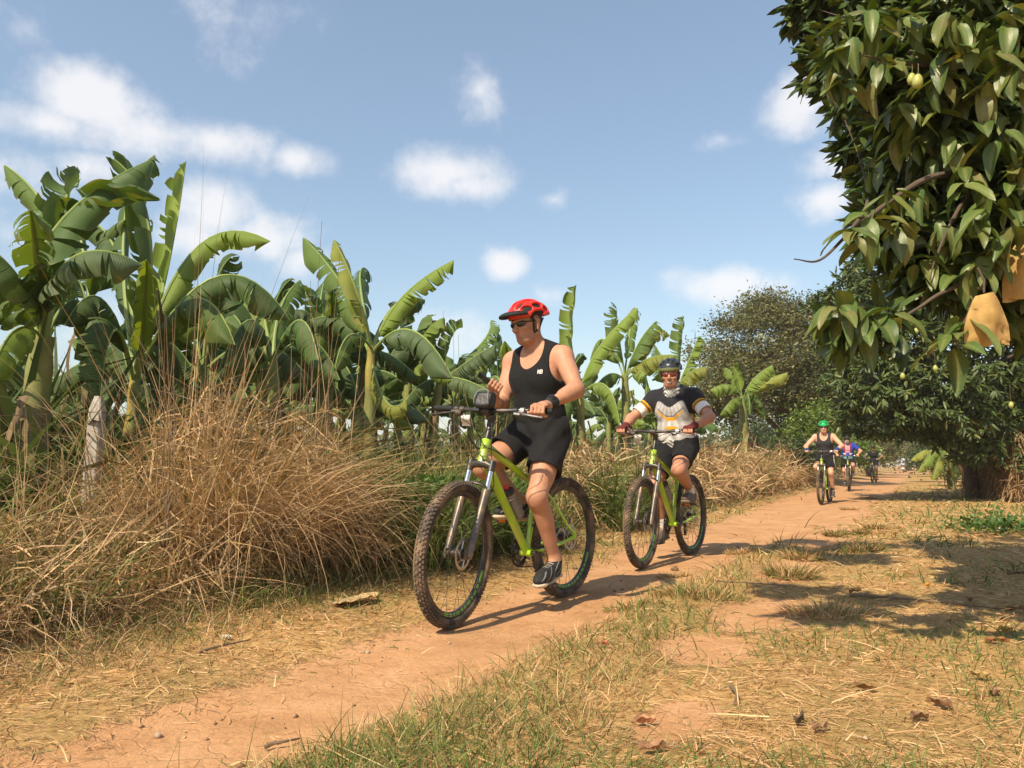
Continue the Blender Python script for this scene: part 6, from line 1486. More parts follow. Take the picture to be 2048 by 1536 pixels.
# ---- bushes and trees closing the view
def bush(name, px, Y, w, d, h, pal, label, n=5200, L=.16, W=.07, z0=.0, cat='bush', trunk=.07, group='bushes along the track', v3=None):
    f_ = at(px, 930, Y); o = empty(name, (f_.x, f_.y, 0)); m = MB(); r = np.random.default_rng(int(px))
    ends = [A3(r.uniform(-.6, .6) * w, r.uniform(-.6, .6) * d, h * r.uniform(.5, .9)) for k in range(7)]
    for e_ in ends: m.tube(smooth_path([(e_[0] * .05, e_[1] * .05, -.05), e_ * A3(.35, .35, .45), e_], 4), [trunk * (1 - .85 * q / 8) for q in range(9)], 7)
    m.build('trunk', M_BARK, o)
    nc = 46; cc = []; 
    for k in range(nc):
        dd = rnd_dir(1, -.5)[0]; cc.append(A3(0, 0, h * .55 + z0 * .5) + dd * A3(w, d, h * .46) * rng.uniform(.45, .95))
    cc = np.array(cc); ci = rng.integers(0, nc, n); c = cc[ci] + rng.normal(0, 1, (n, 3)) * A3(w * .2, d * .2, h * .11); c[:, 2] = np.maximum(c[:, 2], .05); tone = rng.uniform(.7, 1.3, nc)[ci][:, None]
    col = pal[rng.integers(0, len(pal), n)] * tone
    V, F, C = quad_leaves(c, rnd_dir(n, -.7), rnd_dir(n) + A3(0, 0, .6), L * rng.uniform(.7, 1.3, n), W * rng.uniform(.7, 1.3, n), col)
    q = obj('crown', mesh_np('crown', V, F, C), M_LEAF, o); q['kind'] = 'stuff'; tag(o, label, cat, group); return o
BR = np.array([[.12, .20, .03], [.16, .25, .045], [.09, .15, .03], [.19, .24, .06]]); DK = np.array([[.045, .08, .022], [.06, .10, .03], [.085, .12, .035], [.035, .06, .02]]); OL = np.array([[.12, .14, .05], [.15, .16, .06], [.10, .11, .04], [.18, .17, .07]])
bush('green_bush', 1632, 30, 1.25, 1.2, 2.9, BR, 'bright green feathery bush behind the green helmet rider', n=9000, L=.18, W=.045)
bush('green_bush', 1700, 43, 1.5, 1.5, 2.4, BR, 'pale green leafy bush beside the blue jersey rider', n=7000, L=.16, W=.08)
bush('green_bush', 1585, 27, 1.0, 1.0, 1.6, DK, 'low dark bush left of the green helmet rider', n=5000)
bush('green_bush', 1735, 52, 1.8, 1.8, 3.0, OL, 'olive bush behind the farthest cyclist', n=6000, L=.2, W=.1)
bush('green_bush', 1735, 80, 2.3, 2.3, 4.6, OL, 'large olive bush left of the distant scooter', n=7000, L=.3, W=.16)
bush('green_bush', 1700, 62, 3.6, 3.0, 6.2, DK, 'dark leafy tree mass behind the blue jersey rider', n=9000, L=.28, W=.14, trunk=.16, cat='tree')
bush('green_bush', 1815, 110, 5.0, 3.5, 5.6, OL, 'hazy olive thicket where the track disappears', n=8000, L=.4, W=.22, trunk=.2)
bush('green_bush', 1893, 92, 3.6, 3.0, 5.4, OL, 'hazy bushes right of the distant scooter', n=8000, L=.34, W=.18, trunk=.2)
bush('green_bush', 1930, 60, 5.0, 3.0, 6.4, DK, 'dark tree mass behind the mango tree', n=9000, L=.3, W=.16, trunk=.25, cat='tree')
bush('green_bush', 2040, 40, 4.5, 3.0, 5.5, DK, 'dark bush at the right edge behind the wall', n=9000, L=.25, W=.12, trunk=.2)
bush('green_bush', 1900, 36, 1.8, 1.2, 2.0, DK, 'dark bush under the mango behind the yellowing bananas', n=6000)
bush('green_bush', 1930, 29, 1.2, 1.0, 1.5, OL, 'low olive bush right of the yellowing bananas', n=5000)
bush('green_bush', 1868, 52, 1.5, 1.4, 2.2, OL, 'olive bush at the right verge far along the track', n=5000)
bush('green_bush', 1545, 60, 4.0, 3.0, 4.4, DK, 'dark hedge behind the fine-leaved tree', n=8000, L=.28, W=.14)
# ---- far belt of trees across the horizon behind the banana rows
BP = []
for k in range(70):
    a = rad(-44 + 62 * k / 69 + rng.uniform(-.4, .4)); R_ = rng.uniform(95, 150); h_ = rng.uniform(3.0, 6.0); n = 260
    c = A3(R_ * math.sin(a), R_ * math.cos(a), 0) + rng.normal(0, 1, (n, 3)) * A3(2.6, 2.0, 0); c[:, 2] = rng.uniform(0, h_, n) * (1 - .25 * rng.uniform(0, 1, n))
    BP.append(quad_leaves(c, rnd_dir(n), rnd_dir(n), rng.uniform(.6, 1.3, n), rng.uniform(.4, .9, n), DK[rng.integers(0, 4, n)] * 1.2))
V, F, C = join(BP); tag(obj('far_trees', mesh_np('far_trees', V, F, C), M_LEAF), 'far belt of trees on the horizon behind the plantation', 'woodland', kind='stuff')

# ------------------------------------------------------------------ block wall smothered in dry creeper, right
M_BLOCK = mat('concrete_block', (.20, .155, .115), .95, bump=.6, bscale=40, var=.25, vscale=6)
wl = empty('block_wall', tuple(on_ground(1962, 992))); d_ = on_ground(2090, 1010) - on_ground(1962, 992); wl.rotation_euler.z = math.atan2(d_.y, d_.x)
BL = MB().box((0, 0, 0), (.39, .15, .19)).mesh('block', smooth=False); BL.materials.append(M_BLOCK)
for rw in range(7):
    for k in range(9):
        if rw == 6 and k in (3, 4, 7): continue
        b_ = obj('block', BL, None, wl); b_.location = (.2 + .40 * k + (.2 if rw % 2 else 0), rng.normal(0, .006), .095 + .20 * rw); b_.rotation_euler = (0, 0, rng.normal(0, .012))
MB().box((1.95, .0, .7), (3.7, .10, 1.36)).build('mortar', M_BLOCK, wl, False)
tag(wl, 'low block wall half covered in dry creeper at the right edge', 'wall')
n = 7000; lx = rng.uniform(-.3, 4.0, n); keep = rng.uniform(0, 1, n) < np.clip(.35 + .6 * vnoise(lx, lx * 0, 1.7, 21), 0, 1); lx = lx[keep]; n = len(lx)
lz = rng.uniform(.1, 1.55, n) ** 1.0; ly = -.10 - rng.uniform(0, .25, n) * (1.3 - .5 * lz); cw_, sw_ = math.cos(wl.rotation_euler.z), math.sin(wl.rotation_euler.z)
bp_ = np.stack([wl.location.x + lx * cw_ - ly * sw_, wl.location.y + lx * sw_ + ly * cw_, lz], -1)
q = ribbons(bp_, rng.uniform(3.4, 6.0, n), rng.uniform(-1.3, .8, n), rng.uniform(.2, .6, n), rng.uniform(.2, 1.6, n), rng.uniform(.010, .022, n), pick(TAN, n) * .85, segs=4)
stuff('dry_creeper', [q], 'brown dead creeper hanging over the block wall', 'creeper')

# ------------------------------------------------------------------ near mango tree reaching in from the right
fm = empty('mango_tree', (4.5, 3.7, 0)); FO = np.array(fm.location)
m = MB(); m.tube(smooth_path([(0, 0, -.1), (.05, .02, .9), (-.1, .05, 1.9), (-.25, .1, 2.6)], 5), [.20 - .006 * k for k in range(16)], 14); m.build('trunk', M_BARK, fm)
def P(px, py, Y): return np.array(at(px, py, Y)) - FO
br_paths = [
    ([(-.2, .1, 2.5), P(2060, 120, 3.6), P(1960, 110, 3.2), P(1850, 130, 3.0), P(1720, 110, 2.9)], .030),
    ([(-.1, .05, 2.1), P(2080, 330, 3.6), P(1960, 345, 3.2), P(1860, 355, 3.0), P(1770, 410, 2.9), P(1700, 465, 2.85), P(1640, 520, 2.8), P(1588, 518, 2.75)], .020),
    ([(-.05, .02, 1.6), P(2070, 560, 3.5), P(1960, 560, 3.1), P(1885, 585, 2.9), P(1830, 620, 2.85), P(1770, 648, 2.8), P(1690, 640, 2.8)], .014),
    ([P(1960, 345, 3.2), P(1905, 440, 3.0), P(1870, 520, 2.95), P(1860, 560, 2.95)], .010),
    ([P(2060, 200, 3.7), P(1990, 300, 3.3), P(1975, 440, 3.1), P(1965, 580, 3.0)], .012),
    ([P(1960, 560, 3.1), P(1940, 620, 2.9), P(1915, 670, 2.8), P(1905, 690, 2.8)], .008),
    ([(-.25, .1, 2.6), (-1.2, -.6, 3.2), (-2.2, -1.2, 3.6), (-3.2, -1.6, 3.7)], .07), ([(-.25, .1, 2.6), (-.9, .9, 3.3), (-1.8, 1.6, 4.0)], .07), ([(-.25, .1, 2.6), (.5, -.6, 3.4), (1.0, -1.2, 4.2)], .07),
    ([(-.25, .1, 2.6), A3(2.5, 3.2, 4.2) - FO, A3(1.0, 3.2, 4.6) - FO, A3(.1, 3.9, 4.8) - FO], .06), ([A3(2.5, 3.2, 4.2) - FO, A3(1.4, 2.4, 3.5) - FO, A3(.4, 2.2, 3.3) - FO], .03), ([P(1700, 465, 2.85), P(1735, 400, 3.2), P(1720, 320, 3.8), P(1690, 240, 4.4)], .009), ([P(1850, 130, 3.0), P(1760, 60, 3.6), P(1640, 20, 4.4)], .012)]
for pts, r0 in br_paths:
    q = smooth_path(pts, 6); MB().tube(q, [max(.0022, r0 * (1 - .9 * k / (len(q) - 1))) for k in range(len(q))], 8).build('branch', M_BARK, fm)
M_MLEAF = mat_col('mango_leaf', rough=.38, spec=.45, trans=.18, trans_tint=(1.6, 1.5, .35), var=.22, vscale=26, bump=.12, bscale=50)
LV = []
lc = [(.075, .115, .026), (.115, .145, .036), (.055, .095, .022), (.13, .165, .045), (.145, .155, .05), (.07, .11, .024)]
for k in range(18):
    r = np.random.default_rng(300 + k); L_ = 1.0; n_ = 9; V = []; F = []; W_ = r.uniform(.30, .40); cu = r.uniform(.1, .55); tw_ = r.uniform(-.5, .5); fo = r.uniform(.12, .5); wv = r.uniform(0, 6)
    p_ = A3(0, 0, 0); ang = r.uniform(-.1, .25)
    for i in range(n_):
        t = i / (n_ - 1); wdt = W_ * (math.sin(math.pi * min(1, t ** .72)) ** .85 if 0 < t < 1 else 0) + .004
        if i: p_ = p_ + A3(math.cos(ang), 0, -math.sin(ang)) * L_ / (n_ - 1); ang += cu * 2.2 / n_
        a = tw_ * t; nx = A3(math.sin(ang), 0, math.cos(ang)); sd = A3(0, math.cos(a), 0) + nx * math.sin(a); nu = nx * math.cos(a) - A3(0, 1, 0) * math.sin(a)
        for s_ in (-1, -.5, 0, .5, 1): V.append(p_ + sd * s_ * wdt / 2 + nu * (abs(s_) * wdt * .5 * math.tan(fo) + .022 * math.sin(wv + t * 9 + s_ * 2) * (abs(s_) > .7)))
    for i in range(n_ - 1):
        for j in range(4): F.append((i * 5 + j, i * 5 + j + 1, i * 5 + j + 6, i * 5 + j + 5))
    base = A3(*lc[k % 6]) * r.uniform(1.0, 1.4); V = np.array(V); col = np.tile(base, (len(V), 1)); col[2::5] = col[2::5] * .5 + .5 * A3(.24, .24, .09)
    pt = vnoise(V[:, 0] * 4 + k, V[:, 1] * 9, 1.0, k); b_ = soft(pt, .6, .8)[:, None] * .40 * (k % 3 == 1); col = col * (1 - b_) + b_ * A3(.22, .16, .08)
    LV.append(mesh_np('leaf', V, np.array(F), col)); LV[-1].materials.append(M_MLEAF)
clusters = [(1700, 100, 2.9), (1745, 60, 2.9), (1765, 140, 2.9), (1835, 60, 2.9), (1905, 50, 2.8), (1955, 120, 2.8), (1995, 60, 2.8), (2035, 140, 2.8), (1880, 165, 2.9), (1965, 200, 2.9), (1800, 235, 3.0), (1850, 250, 3.0), (1905, 290, 3.0), (1985, 290, 2.9),
            (2030, 250, 2.9), (1785, 400, 2.9), (1835, 400, 3.0), (1740, 460, 2.85), (1715, 490, 2.8), (1800, 470, 2.9), (1945, 400, 2.9), (1960, 450, 2.8), (2010, 420, 2.9), (1885, 470, 3.0), (1945, 550, 2.9), (1990, 520, 2.9), (1850, 540, 3.0),
            (1690, 635, 2.75), (1665, 625, 2.75), (1775, 645, 2.8), (1740, 655, 2.8), (1905, 690, 2.75), (1925, 660, 2.75), (1680, 190, 3.0), (1665, 160, 3.0), (1920, 360, 3.0), (2040, 350, 2.9), (1870, 330, 3.1), (1690, 60, 3.2), (2035, 470, 2.8), (1900, 120, 2.9), (1820, 300, 3.1), (1765, 350, 3.2), (1720, 420, 3.1)]
cnt = 0
for (px, py, Y) in clusters:
    c0 = P(px, py - 20, Y); a0 = rng.uniform(0, 6.28)
    for k in range(7):
        if cnt >= 298: break
        a = a0 + 2.4 * k + rng.normal(0, .3); dr = rng.uniform(.05, 1.25)                        # droop
        d = A3(math.cos(a) * math.cos(dr), math.sin(a) * math.cos(dr), -math.sin(dr)); up_ = unit(A3(math.cos(a) * math.sin(dr), math.sin(a) * math.sin(dr), math.cos(dr)) + A3(-.15, -.35, .1) + rng.normal(0, .18, 3))
        y_ = unit(np.cross(up_, d)); z_ = np.cross(d, y_); s_ = rng.uniform(.11, .19) * (1.0 if Y < 3.1 else .9)
        o = obj('leaf', LV[int(rng.integers(0, 18))], None, fm)
        M4 = Matrix([list(r_) for r_ in np.stack([d, y_, z_], 1)]).to_4x4(); o.matrix_local = Matrix.Translation(Vector(c0 + rng.normal(0, .022, 3))) @ M4 @ Matrix.Scale(s_, 4); cnt += 1
# the rest of the crown: behind the near sprays, above and to the right of the view
lob = []
for (px, py, Y, r_) in [(1760, 70, 4.6, .36), (1690, 120, 4.8, .26), (1640, 25, 5.0, .22), (1715, 205, 4.8, .17), (1775, 260, 4.6, .24), (1700, 290, 5.0, .08), (1735, 335, 4.9, .09), (1590, 18, 5.0, .08), (1655, 95, 5.0, .10), (1840, 150, 4.2, .42), (1930, 120, 4.0, .45), (2030, 120, 3.9, .45), (1860, 300, 4.0, .34), (1950, 300, 3.9, .42), (2040, 320, 3.7, .42), (1900, 420, 3.9, .26), (1980, 440, 3.7, .34), (2050, 500, 3.6, .34), (1960, 540, 3.7, .20), (2060, 620, 3.7, .16), (1850, 30, 4.4, .45), (1960, 20, 4.2, .5), (1810, 420, 3.9, .18), (2070, 250, 3.2, .3), (1760, 440, 3.3, .12), (1820, 460, 3.3, .15), (1870, 540, 3.3, .14), (1940, 500, 3.2, .18), (2020, 560, 3.2, .2), (1720, 90, 3.4, .16), (1800, 150, 3.3, .2), (1900, 200, 3.2, .25), (1990, 150, 3.2, .25), (1830, 250, 3.4, .18), (1930, 330, 3.3, .2), (2020, 380, 3.2, .2), (1770, 650, 3.0, .06), (1690, 640, 3.0, .05)]:
    lob.append((P(px, py, Y), (r_, r_, r_ * .9), (130 if px < 1860 else 190) * r_ ** 1.6 * 4))
W3 = lambda x, y, z: A3(x, y, z) - FO
for c_, r_ in [(W3(.3, 2.2, 3.3), .24), (W3(-.1, 1.75, 3.25), .24), (W3(-.1, 2.5, 3.5), .24), (W3(-.3, 3.9, 5.0), .3), (W3(0, 3.6, 4.8), .34), (W3(.7, 4.1, 4.9), .4), (W3(.2, 4.4, 5.1), .3), (W3(2.2, 3.2, 3.3), .6), (W3(2.0, 4.3, 4.6), .8), (W3(3.2, 3.2, 3.6), .9), (W3(3.4, 4.4, 4.2), 1.0), (W3(4.4, 3.6, 4.4), 1.2), (W3(5.2, 4.2, 3.4), 1.1), (W3(3.6, 2.2, 2.8), .8), (W3(4.8, 2.6, 3.0), 1.0), (W3(4.0, 5.2, 3.4), .9), (W3(5.0, 5.6, 3.0), 1.0), (W3(.35, 3.3, 4.6), .4), (W3(3.0, 1.5, 2.9), .5)]:
    lob.append((c_, (r_, r_, r_ * .75), (110 if r_ > .42 else 300) * r_ ** 1.4))
cc = []; od = []
for c_, r_, k in lob:
    k = int(k); d = rnd_dir(k); f_ = rng.uniform(.3, 1.05, k)[:, None]; cc.append(c_ + d * np.array(r_) * f_); od.append(d)
V, F, C = rosettes(np.concatenate(cc), 9, .155, .055, np.array([[.060, .095, .024], [.075, .12, .028], [.045, .075, .02], [.11, .13, .04], [.065, .10, .024]]), np.concatenate(od), droop=.55)
o = obj('foliage', mesh_np('foliage', V, F, C), M_MLEAF, fm); o['kind'] = 'stuff'
for px, py, Y, s_ in ((1836, 148, 2.7, .85), (1824, 146, 2.75, .7)):
    f_ = obj('fruit', FRU, None, fm); f_.location = P(px, py, Y); f_.scale = [s_ * .55] * 3; f_.rotation_euler = (.1, .1, 1); obj('stalk', STK, None, f_).scale = (1, 1, .3)
tag(fm, 'near mango tree with large drooping leaves reaching in from the right edge', 'tree', 'trees along the track')
# ---- kraft bags tied over the fruit
M_KRAFT = mat_col('kraft_paper', rough=.75, spec=.2, trans=.22, trans_tint=(1.15, 1.0, .8), var=.22, vscale=22, bump=.9, bscale=16)
def kraft_bag(p, w, h, rz, label, seed):
    o = empty('paper_bag', p, rz); r = np.random.default_rng(seed); n = 12; V = []; F = []
    for sd in (1, -1):
        b0 = len(V)
        for i in range(n + 1):
            t = i / n; ww = w * (.42 + .58 * min(1, t * 1.5) ** .7)
            for j in range(n + 1):
                s_ = j / n - .5; bul = .045 * math.cos(math.pi * s_) * (math.sin(math.pi * min(1, t * .9 + .1)) * .8 + .2); cr_ = r.normal(0, .0022) + .006 * math.sin(9 * s_ + 5 * t * sd + seed) * math.sin(7 * t + 2)
                V.append((s_ * ww + .02 * t * s_, sd * (bul * .6 + .002) + cr_ * (abs(s_) < .49), -t * h + .02 * s_ + .01 * math.sin(s_ * 7 + sd) * t))
        for i in range(n):
            for j in range(n): q = (b0 + i * (n + 1) + j, b0 + i * (n + 1) + j + 1, b0 + (i + 1) * (n + 1) + j + 1, b0 + (i + 1) * (n + 1) + j); F.append(q if sd < 0 else q[::-1])
    obj('bag_paper', mesh_np('bag_paper', np.array(V), np.array(F), np.tile(A3(.56, .36, .13), (len(V), 1))), M_KRAFT, o)
    MB().tube([(0, 0, .005), (.004, 0, .05), (-.01, .01, .10)], .004, 6).build('stalk', M_BARK, o); tag(o, label, 'paper bag', 'kraft bags tied over fruit'); return o
kraft_bag(tuple(at(1968, 588, 2.75)), .185, .185, .25, 'brown kraft paper bag hanging over fruit below the near mango leaves', 3)
kraft_bag(tuple(at(2052, 480, 2.9)), .16, .22, -.6, 'brown kraft paper bag at the right edge, half hidden by mango leaves', 5)

# ------------------------------------------------------------------ small things on the ground
M_STONE = mat('pale_stone', (.50, .42, .33), .9, bump=.5, bscale=50); M_WOOD = mat('grey_stick', (.17, .115, .07), .9, bump=.5, bscale=40); M_DEAD = mat_col('dead_leaf', rough=.75, spec=.2, trans=.12, var=.2, vscale=30)
def flat_sheet(name, px, py, w, h, rz, colr, label, cat, seed, m, crumple=.02, shape='quad', group=None, lift=.02):
    p_ = on_ground(px, py); p_.z = float(gz(p_.x, p_.y)) + lift; r = np.random.default_rng(seed); n = 12; V = []; F = []; a = r.uniform(0, 6, 6)
    for sg in (0, 1):
        b0 = len(V)
        for i in range(n + 1):
            for j in range(n + 1):
                x = i / n - .5; y = j / n - .5; ws = 1.0
                if shape == 'leaf': ws = max(.02, math.sin(math.pi * min(1, max(0, (i / n)) ** .8)))
                z = crumple * (math.sin(7 * x + a[0]) * math.sin(6 * y + a[1]) + .5 * math.sin(15 * x + 9 * y + a[2])) + crumple * 1.6 * (abs(y * 2) ** 2 if shape == 'leaf' else max(0, .4 - abs(x)))
                if shape == 'quad': x2 = x * (1 + .25 * math.sin(5 * y + a[3])); y2 = y * (1 + .3 * math.sin(4 * x + a[4]))
                else: x2, y2 = x, y * ws
                V.append((x2 * w, y2 * h, z - .0012 * sg))
        for i in range(n):
            for j in range(n): q = (b0 + i * (n + 1) + j, b0 + (i + 1) * (n + 1) + j, b0 + (i + 1) * (n + 1) + j + 1, b0 + i * (n + 1) + j + 1); F.append(q if not sg else q[::-1])
    o = obj(name, mesh_np(name, np.array(V), np.array(F), np.tile(A3(*colr), (len(V), 1)) * (1 + .15 * np.sin(np.array(V)[:, :1] * 90))), m); o.location = p_; o.rotation_euler = (r.uniform(-.12, .12), r.uniform(-.12, .12), rz); tag(o, label, cat, group); return o
flat_sheet('paper_bag', 702, 1212, .27, .20, .5, (.68, .50, .25), 'crumpled flat kraft paper bag lying on the straw left of the front wheel', 'paper bag', 2, M_KRAFT, .008, lift=.03)
flat_sheet('paper_scrap', 452, 1283, .035, .035, .3, (.70, .64, .52), 'small whitish scrap on the verge left of the track', 'scrap', 7, M_KRAFT, .008)
flat_sheet('paper_scrap', 1044, 1132, .05, .05, .7, (.62, .42, .28), 'small pinkish scrap on the verge behind the near bike', 'scrap', 8, M_KRAFT, .012, lift=.03)
flat_sheet('plastic_wrapper', 1985, 1062, .22, .10, .3, (.72, .72, .72), 'crumpled white plastic wrapper on the far right grass', 'litter', 9, M_KRAFT, .02, lift=.04)
LG = 'fallen leaves on the ground'
for k, (px, py, w_, rz, colr, lb) in enumerate([(500, 1232, .15, 1.2, (.20, .10, .05), 'brown dead leaf standing in the verge grass left of the kraft bag'), (1305, 1497, .11, .2, (.30, .16, .09), 'pale brown curled leaf at the bottom edge of the picture'), (2012, 1272, .14, .4, (.40, .24, .05), 'yellow and brown fallen leaf near the right edge'),
        (1995, 1293, .13, -.5, (.24, .11, .05), 'brown fallen leaf just below the yellow one'), (1600, 1455, .10, .9, (.12, .085, .06), 'dark grey curled leaf on the lower right straw'), (1880, 1425, .11, 2.2, (.20, .11, .06), 'brown leaf in green grass on the lower right'), (1840, 1450, .10, .3, (.22, .13, .07), 'small brown leaf left of another in the lower right grass'),
        (1640, 1470, .08, .3, (.28, .17, .10), 'light brown leaf beside the dark grey curled leaf'), (1290, 1437, .10, .2, (.42, .22, .12), 'pinkish flat leaf on straw in the lower middle'), (1730, 1395, .12, .1, (.24, .14, .06), 'long brown leaf on the right side straw'), (2030, 1222, .16, .1, (.20, .11, .05), 'large brown leaf in the shade at the right edge'),
        (1940, 1205, .15, 1.0, (.15, .09, .05), 'dark leaf in the mango shade'), (1710, 1185, .12, .2, (.28, .15, .06), 'orange brown leaf at the edge of the mango shade'), (1855, 1180, .06, .2, (.48, .26, .03), 'small yellow leaf in the mango shade'), (2035, 1155, .18, -.3, (.17, .10, .06), 'broad dead leaf upright at the right edge of the shade'),
        (1210, 1310, .05, .2, (.42, .14, .09), 'tiny reddish leaf in the grass strip'), (1990, 1400, .11, .9, (.33, .20, .11), 'pale curled leaf in the green grass at lower right'), (1960, 1365, .10, -.4, (.36, .24, .10), 'straw coloured leaf on the right grass')]):
    flat_sheet('fallen_leaf', px, py, w_ * .72, w_ * .30, rz, tuple(1.25 * q for q in colr), lb, 'leaf', 40 + k, M_DEAD, .007, 'leaf', LG, .02)
def stick(px0, py0, px1, py1, r_, label, lift=.012):
    a = on_ground(px0, py0); b = on_ground(px1, py1); a.z = float(gz(a.x, a.y)) + lift; b.z = float(gz(b.x, b.y)) + lift; c = (a + b) / 2 + Vector((.01, -.012, .008))
    tag(MB().tube(smooth_path([a, a * .6 + c * .4 + Vector((0, .006, .003)), c, b], 4), [r_ * (1 - .05 * k) for k in range(13)], 7).build('stick', M_WOOD), label, 'stick', 'sticks on the ground')
stick(398, 1312, 500, 1286, .007, 'thin dark stick on the verge left of the track'); stick(530, 1478, 600, 1462, .007, 'short dark twig at the near edge of the track'); stick(1463, 1378, 1468, 1412, .008, 'grey stub of wood in the lower middle straw', .016); stick(1700, 1190, 2030, 1222, .010, 'long crooked pale branch lying in the mango shade'); stick(1420, 1172, 1600, 1170, .006, 'thin straight twig across the worn ground')
# old banana leaf lying in the verge, left edge
n = 60; p0 = on_ground(-40, 1215); bx = p0.x + rng.normal(0, .05, n); by = p0.y + rng.uniform(-.18, .12, n)
V, F, C = ribbons(np.stack([bx, by, gz(bx, by) + rng.uniform(.05, .16, n)], -1), rng.normal(-.1, .22, n), rng.uniform(-.05, .3, n), rng.uniform(.25, .5, n), rng.uniform(.3, .9, n), rng.uniform(.008, .018, n), pick(np.array([[.20, .14, .09], [.28, .20, .12], [.14, .10, .07]]), n), segs=5)
tag(obj('dead_banana_leaf', mesh_np('dead_banana_leaf', V, F, C), M_DEAD), 'brown shredded dead banana leaf lying in the grass at the left edge', 'dead leaf')
# grass tufts
TF = 'grass tufts on the worn ground'
def tuft(px, py, w_, h_, green, nb, label):
    p_ = on_ground(px, py); n = nb; a = rng.uniform(0, 6.28, n); rr = w_ * np.sqrt(rng.uniform(0, 1, n)); bx = p_.x + rr * np.cos(a); by = p_.y + rr * np.sin(a) * .8
    isg = rng.uniform(0, 1, n) < green; col = pick(STRAW, n); col[isg] = pick(np.concatenate([GREEN, OLIVE]), isg.sum()); d_ = math.hypot(p_.x, p_.y)
    V, F, C = ribbons(np.stack([bx, by, gz(bx, by)], -1), a + rng.normal(0, .6, n), rng.uniform(.5, 1.45, n), h_ * rng.uniform(.5, 1.3, n), rng.uniform(.3, 1.6, n), rng.uniform(.0028, .005, n) * max(1, d_ / 4), col, segs=4)
    tag(obj('grass_tuft', mesh_np('grass_tuft', V, F, C), M_GRASS), label, 'grass tuft', TF)
for a in [(1580, 1150, .17, .15, .55, 500, 'large green grass tuft on the worn ground right of the second rider'), (1605, 1118, .13, .14, .4, 360, 'straw coloured tuft just behind the large green one'), (1400, 1195, .30, .07, .6, 900, 'wide low green grass patch beside the worn spot'), (1255, 1214, .13, .06, .55, 350, 'small olive grass patch at the right edge of the track'), (1350, 1150, .12, .05, .35, 260, 'small dry tuft on the track edge below the second bike'),
          (1725, 1100, .18, .13, .5, 380, 'green tuft at the edge of the far shade'), (1672, 1068, .12, .11, .6, 260, 'dark tuft on the track side, leftmost of a pair'), (1715, 1066, .13, .10, .5, 260, 'olive tuft on the track side, rightmost of a pair'), (1750, 1058, .10, .10, .4, 200, 'short tuft behind the pair of tufts'), (1485, 1105, .14, .08, .15, 260, 'dry brown tuft with a stalk beside the track'), (1650, 1230, .22, .09, .25, 500, 'pale straw tuft at the left end of the near shade'), (1700, 1018, .16, .08, .2, 200, 'dark dry tuft on the track beyond the pair'), (1735, 995, .2, .08, .2, 200, 'dry tuft near the wheel of the blue jersey rider')]: tuft(*a)
# bare upright twigs and reeds above the growth
def reed(px, pyt, Y, label, kids=3):
    b = at(px - 6, 930, Y); o = empty('dry_reed', (b.x, b.y, float(gz(b.x, b.y)))); t_ = np.array(at(px, pyt, Y)) - np.array(o.location); m = MB(); r = np.random.default_rng(px)
    for k in range(kids):
        e_ = t_ * A3(1, 1, r.uniform(.72, 1.0)) + A3(r.normal(0, .10), r.normal(0, .10), 0); m.tube(smooth_path([(r.normal(0, .04), r.normal(0, .04), 0), e_ * .5 + A3(r.normal(0, .03), 0, 0), e_], 5), [.0045 * (1 - .07 * q) for q in range(11)], 5)
    m.build('stalk', M_WOOD, o); tag(o, label, 'reed', 'bare reeds above the dry grass')
reed(620, 425, 4.9, 'tallest bare reed above the middle of the heap', 4); reed(355, 470, 4.2, 'thin bare reeds left of the heap', 4); reed(930, 575, 7.0, 'bare forked twig left of the red helmet', 3); reed(590, 560, 5.2, 'leaning bare reeds beside the tallest one', 3)
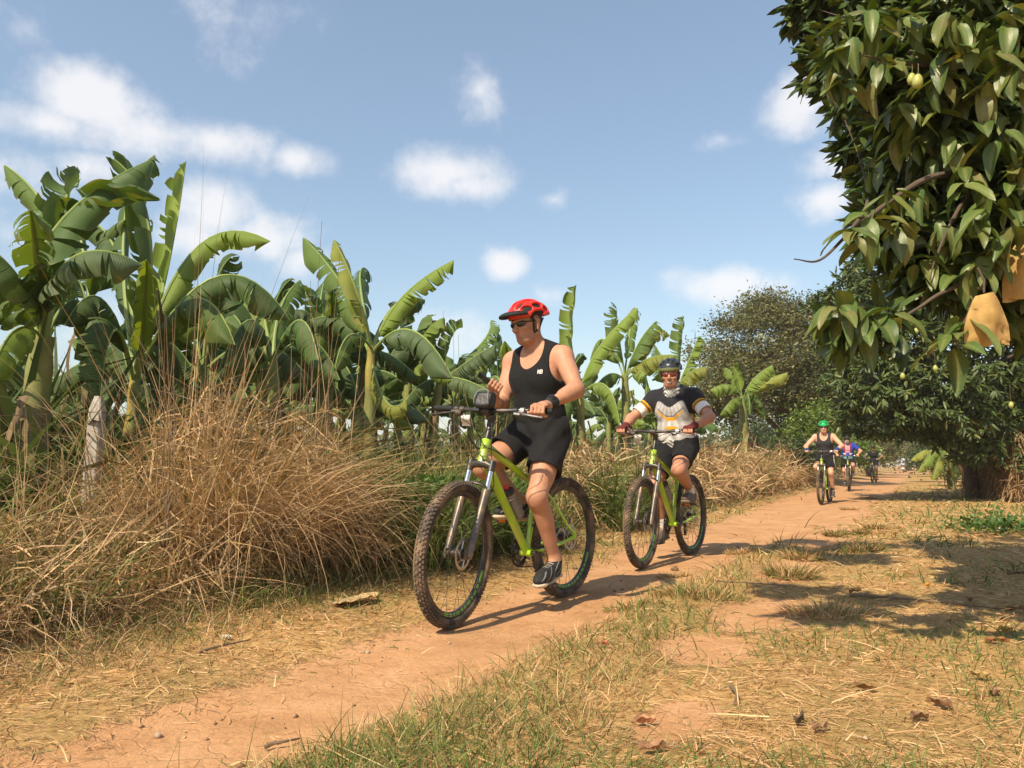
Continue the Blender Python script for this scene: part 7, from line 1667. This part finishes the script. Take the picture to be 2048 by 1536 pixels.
# ------------------------------------------------------------------ leafy weeds at the foot of the growth behind the near bike
WC = []
for k in range(44):
    u = uv_pix(rng.uniform(775, 1010), -1.4); v_ = -rng.uniform(1.1, 1.7); x, y = xy_of(u, v_); n = 130; c = np.stack([x + rng.normal(0, .12, n), y + rng.normal(0, .12, n), gz(x, y) + rng.uniform(.08, .6, n)], -1)
    WC.append(quad_leaves(c, rnd_dir(n, -.3), rnd_dir(n) + A3(0, 0, 1), rng.uniform(.03, .08, n), rng.uniform(.02, .05, n), np.array([[.08, .17, .03], [.10, .20, .035], [.06, .12, .025]])[rng.integers(0, 3, n)]))
for k in range(14):
    p_ = on_ground(rng.uniform(1930, 2060), rng.uniform(1035, 1075)); n = 60; c = np.stack([p_.x + rng.normal(0, .12, n), p_.y + rng.normal(0, .12, n), rng.uniform(.03, .16, n)], -1)
    WC.append(quad_leaves(c, rnd_dir(n, -.1), rnd_dir(n) + A3(0, 0, 1.5), rng.uniform(.04, .08, n), rng.uniform(.03, .05, n), np.array([[.08, .15, .03], [.07, .13, .025]])[rng.integers(0, 2, n)]))
V, F, C = join(WC); tag(obj('leafy_weeds', mesh_np('leafy_weeds', V, F, C), M_LEAF), 'small leafy green weeds at the foot of the dry growth', 'weeds', kind='stuff')

# ------------------------------------------------------------------ dusty air
def volume(name, me, dens, colr, label, noise_s=None, aniso=.3):
    m, t, p = new_mat(name); N = t.nodes; N.remove(p); pv = N.new('ShaderNodeVolumePrincipled'); pv.inputs['Color'].default_value = colr + (1,); pv.inputs['Density'].default_value = dens; pv.inputs['Anisotropy'].default_value = aniso
    t.links.new(pv.outputs[0], N['Material Output'].inputs['Volume'])
    o = obj(name, me, m); tag(o, label, 'haze', kind='stuff'); return o
hz_me = MB().box((0, 300, 4.1), (1400, 1100, 10.4)).mesh('haze', smooth=False)
volume('haze', hz_me, 0.0010, (.90, .88, .84), 'pale dusty dry season air')

def puff(x, y, r, dens, label):
    b = MB(); b.ball((0, 0, r[2] * .55), r, 24, 14); o = volume('dust_cloud', b.mesh('dust_cloud'), dens, (.88, .70, .50), label); o.location = (x, y, 0); o.rotation_euler.z = math.atan2(.884, .468); return o
puff(37, 72, (15, 3.2, 1.7), .003, 'faint dust hanging over the far track'); puff(38.5, 76, (8, 2.2, 1.1), .005, 'dust raised by the distant scooter')
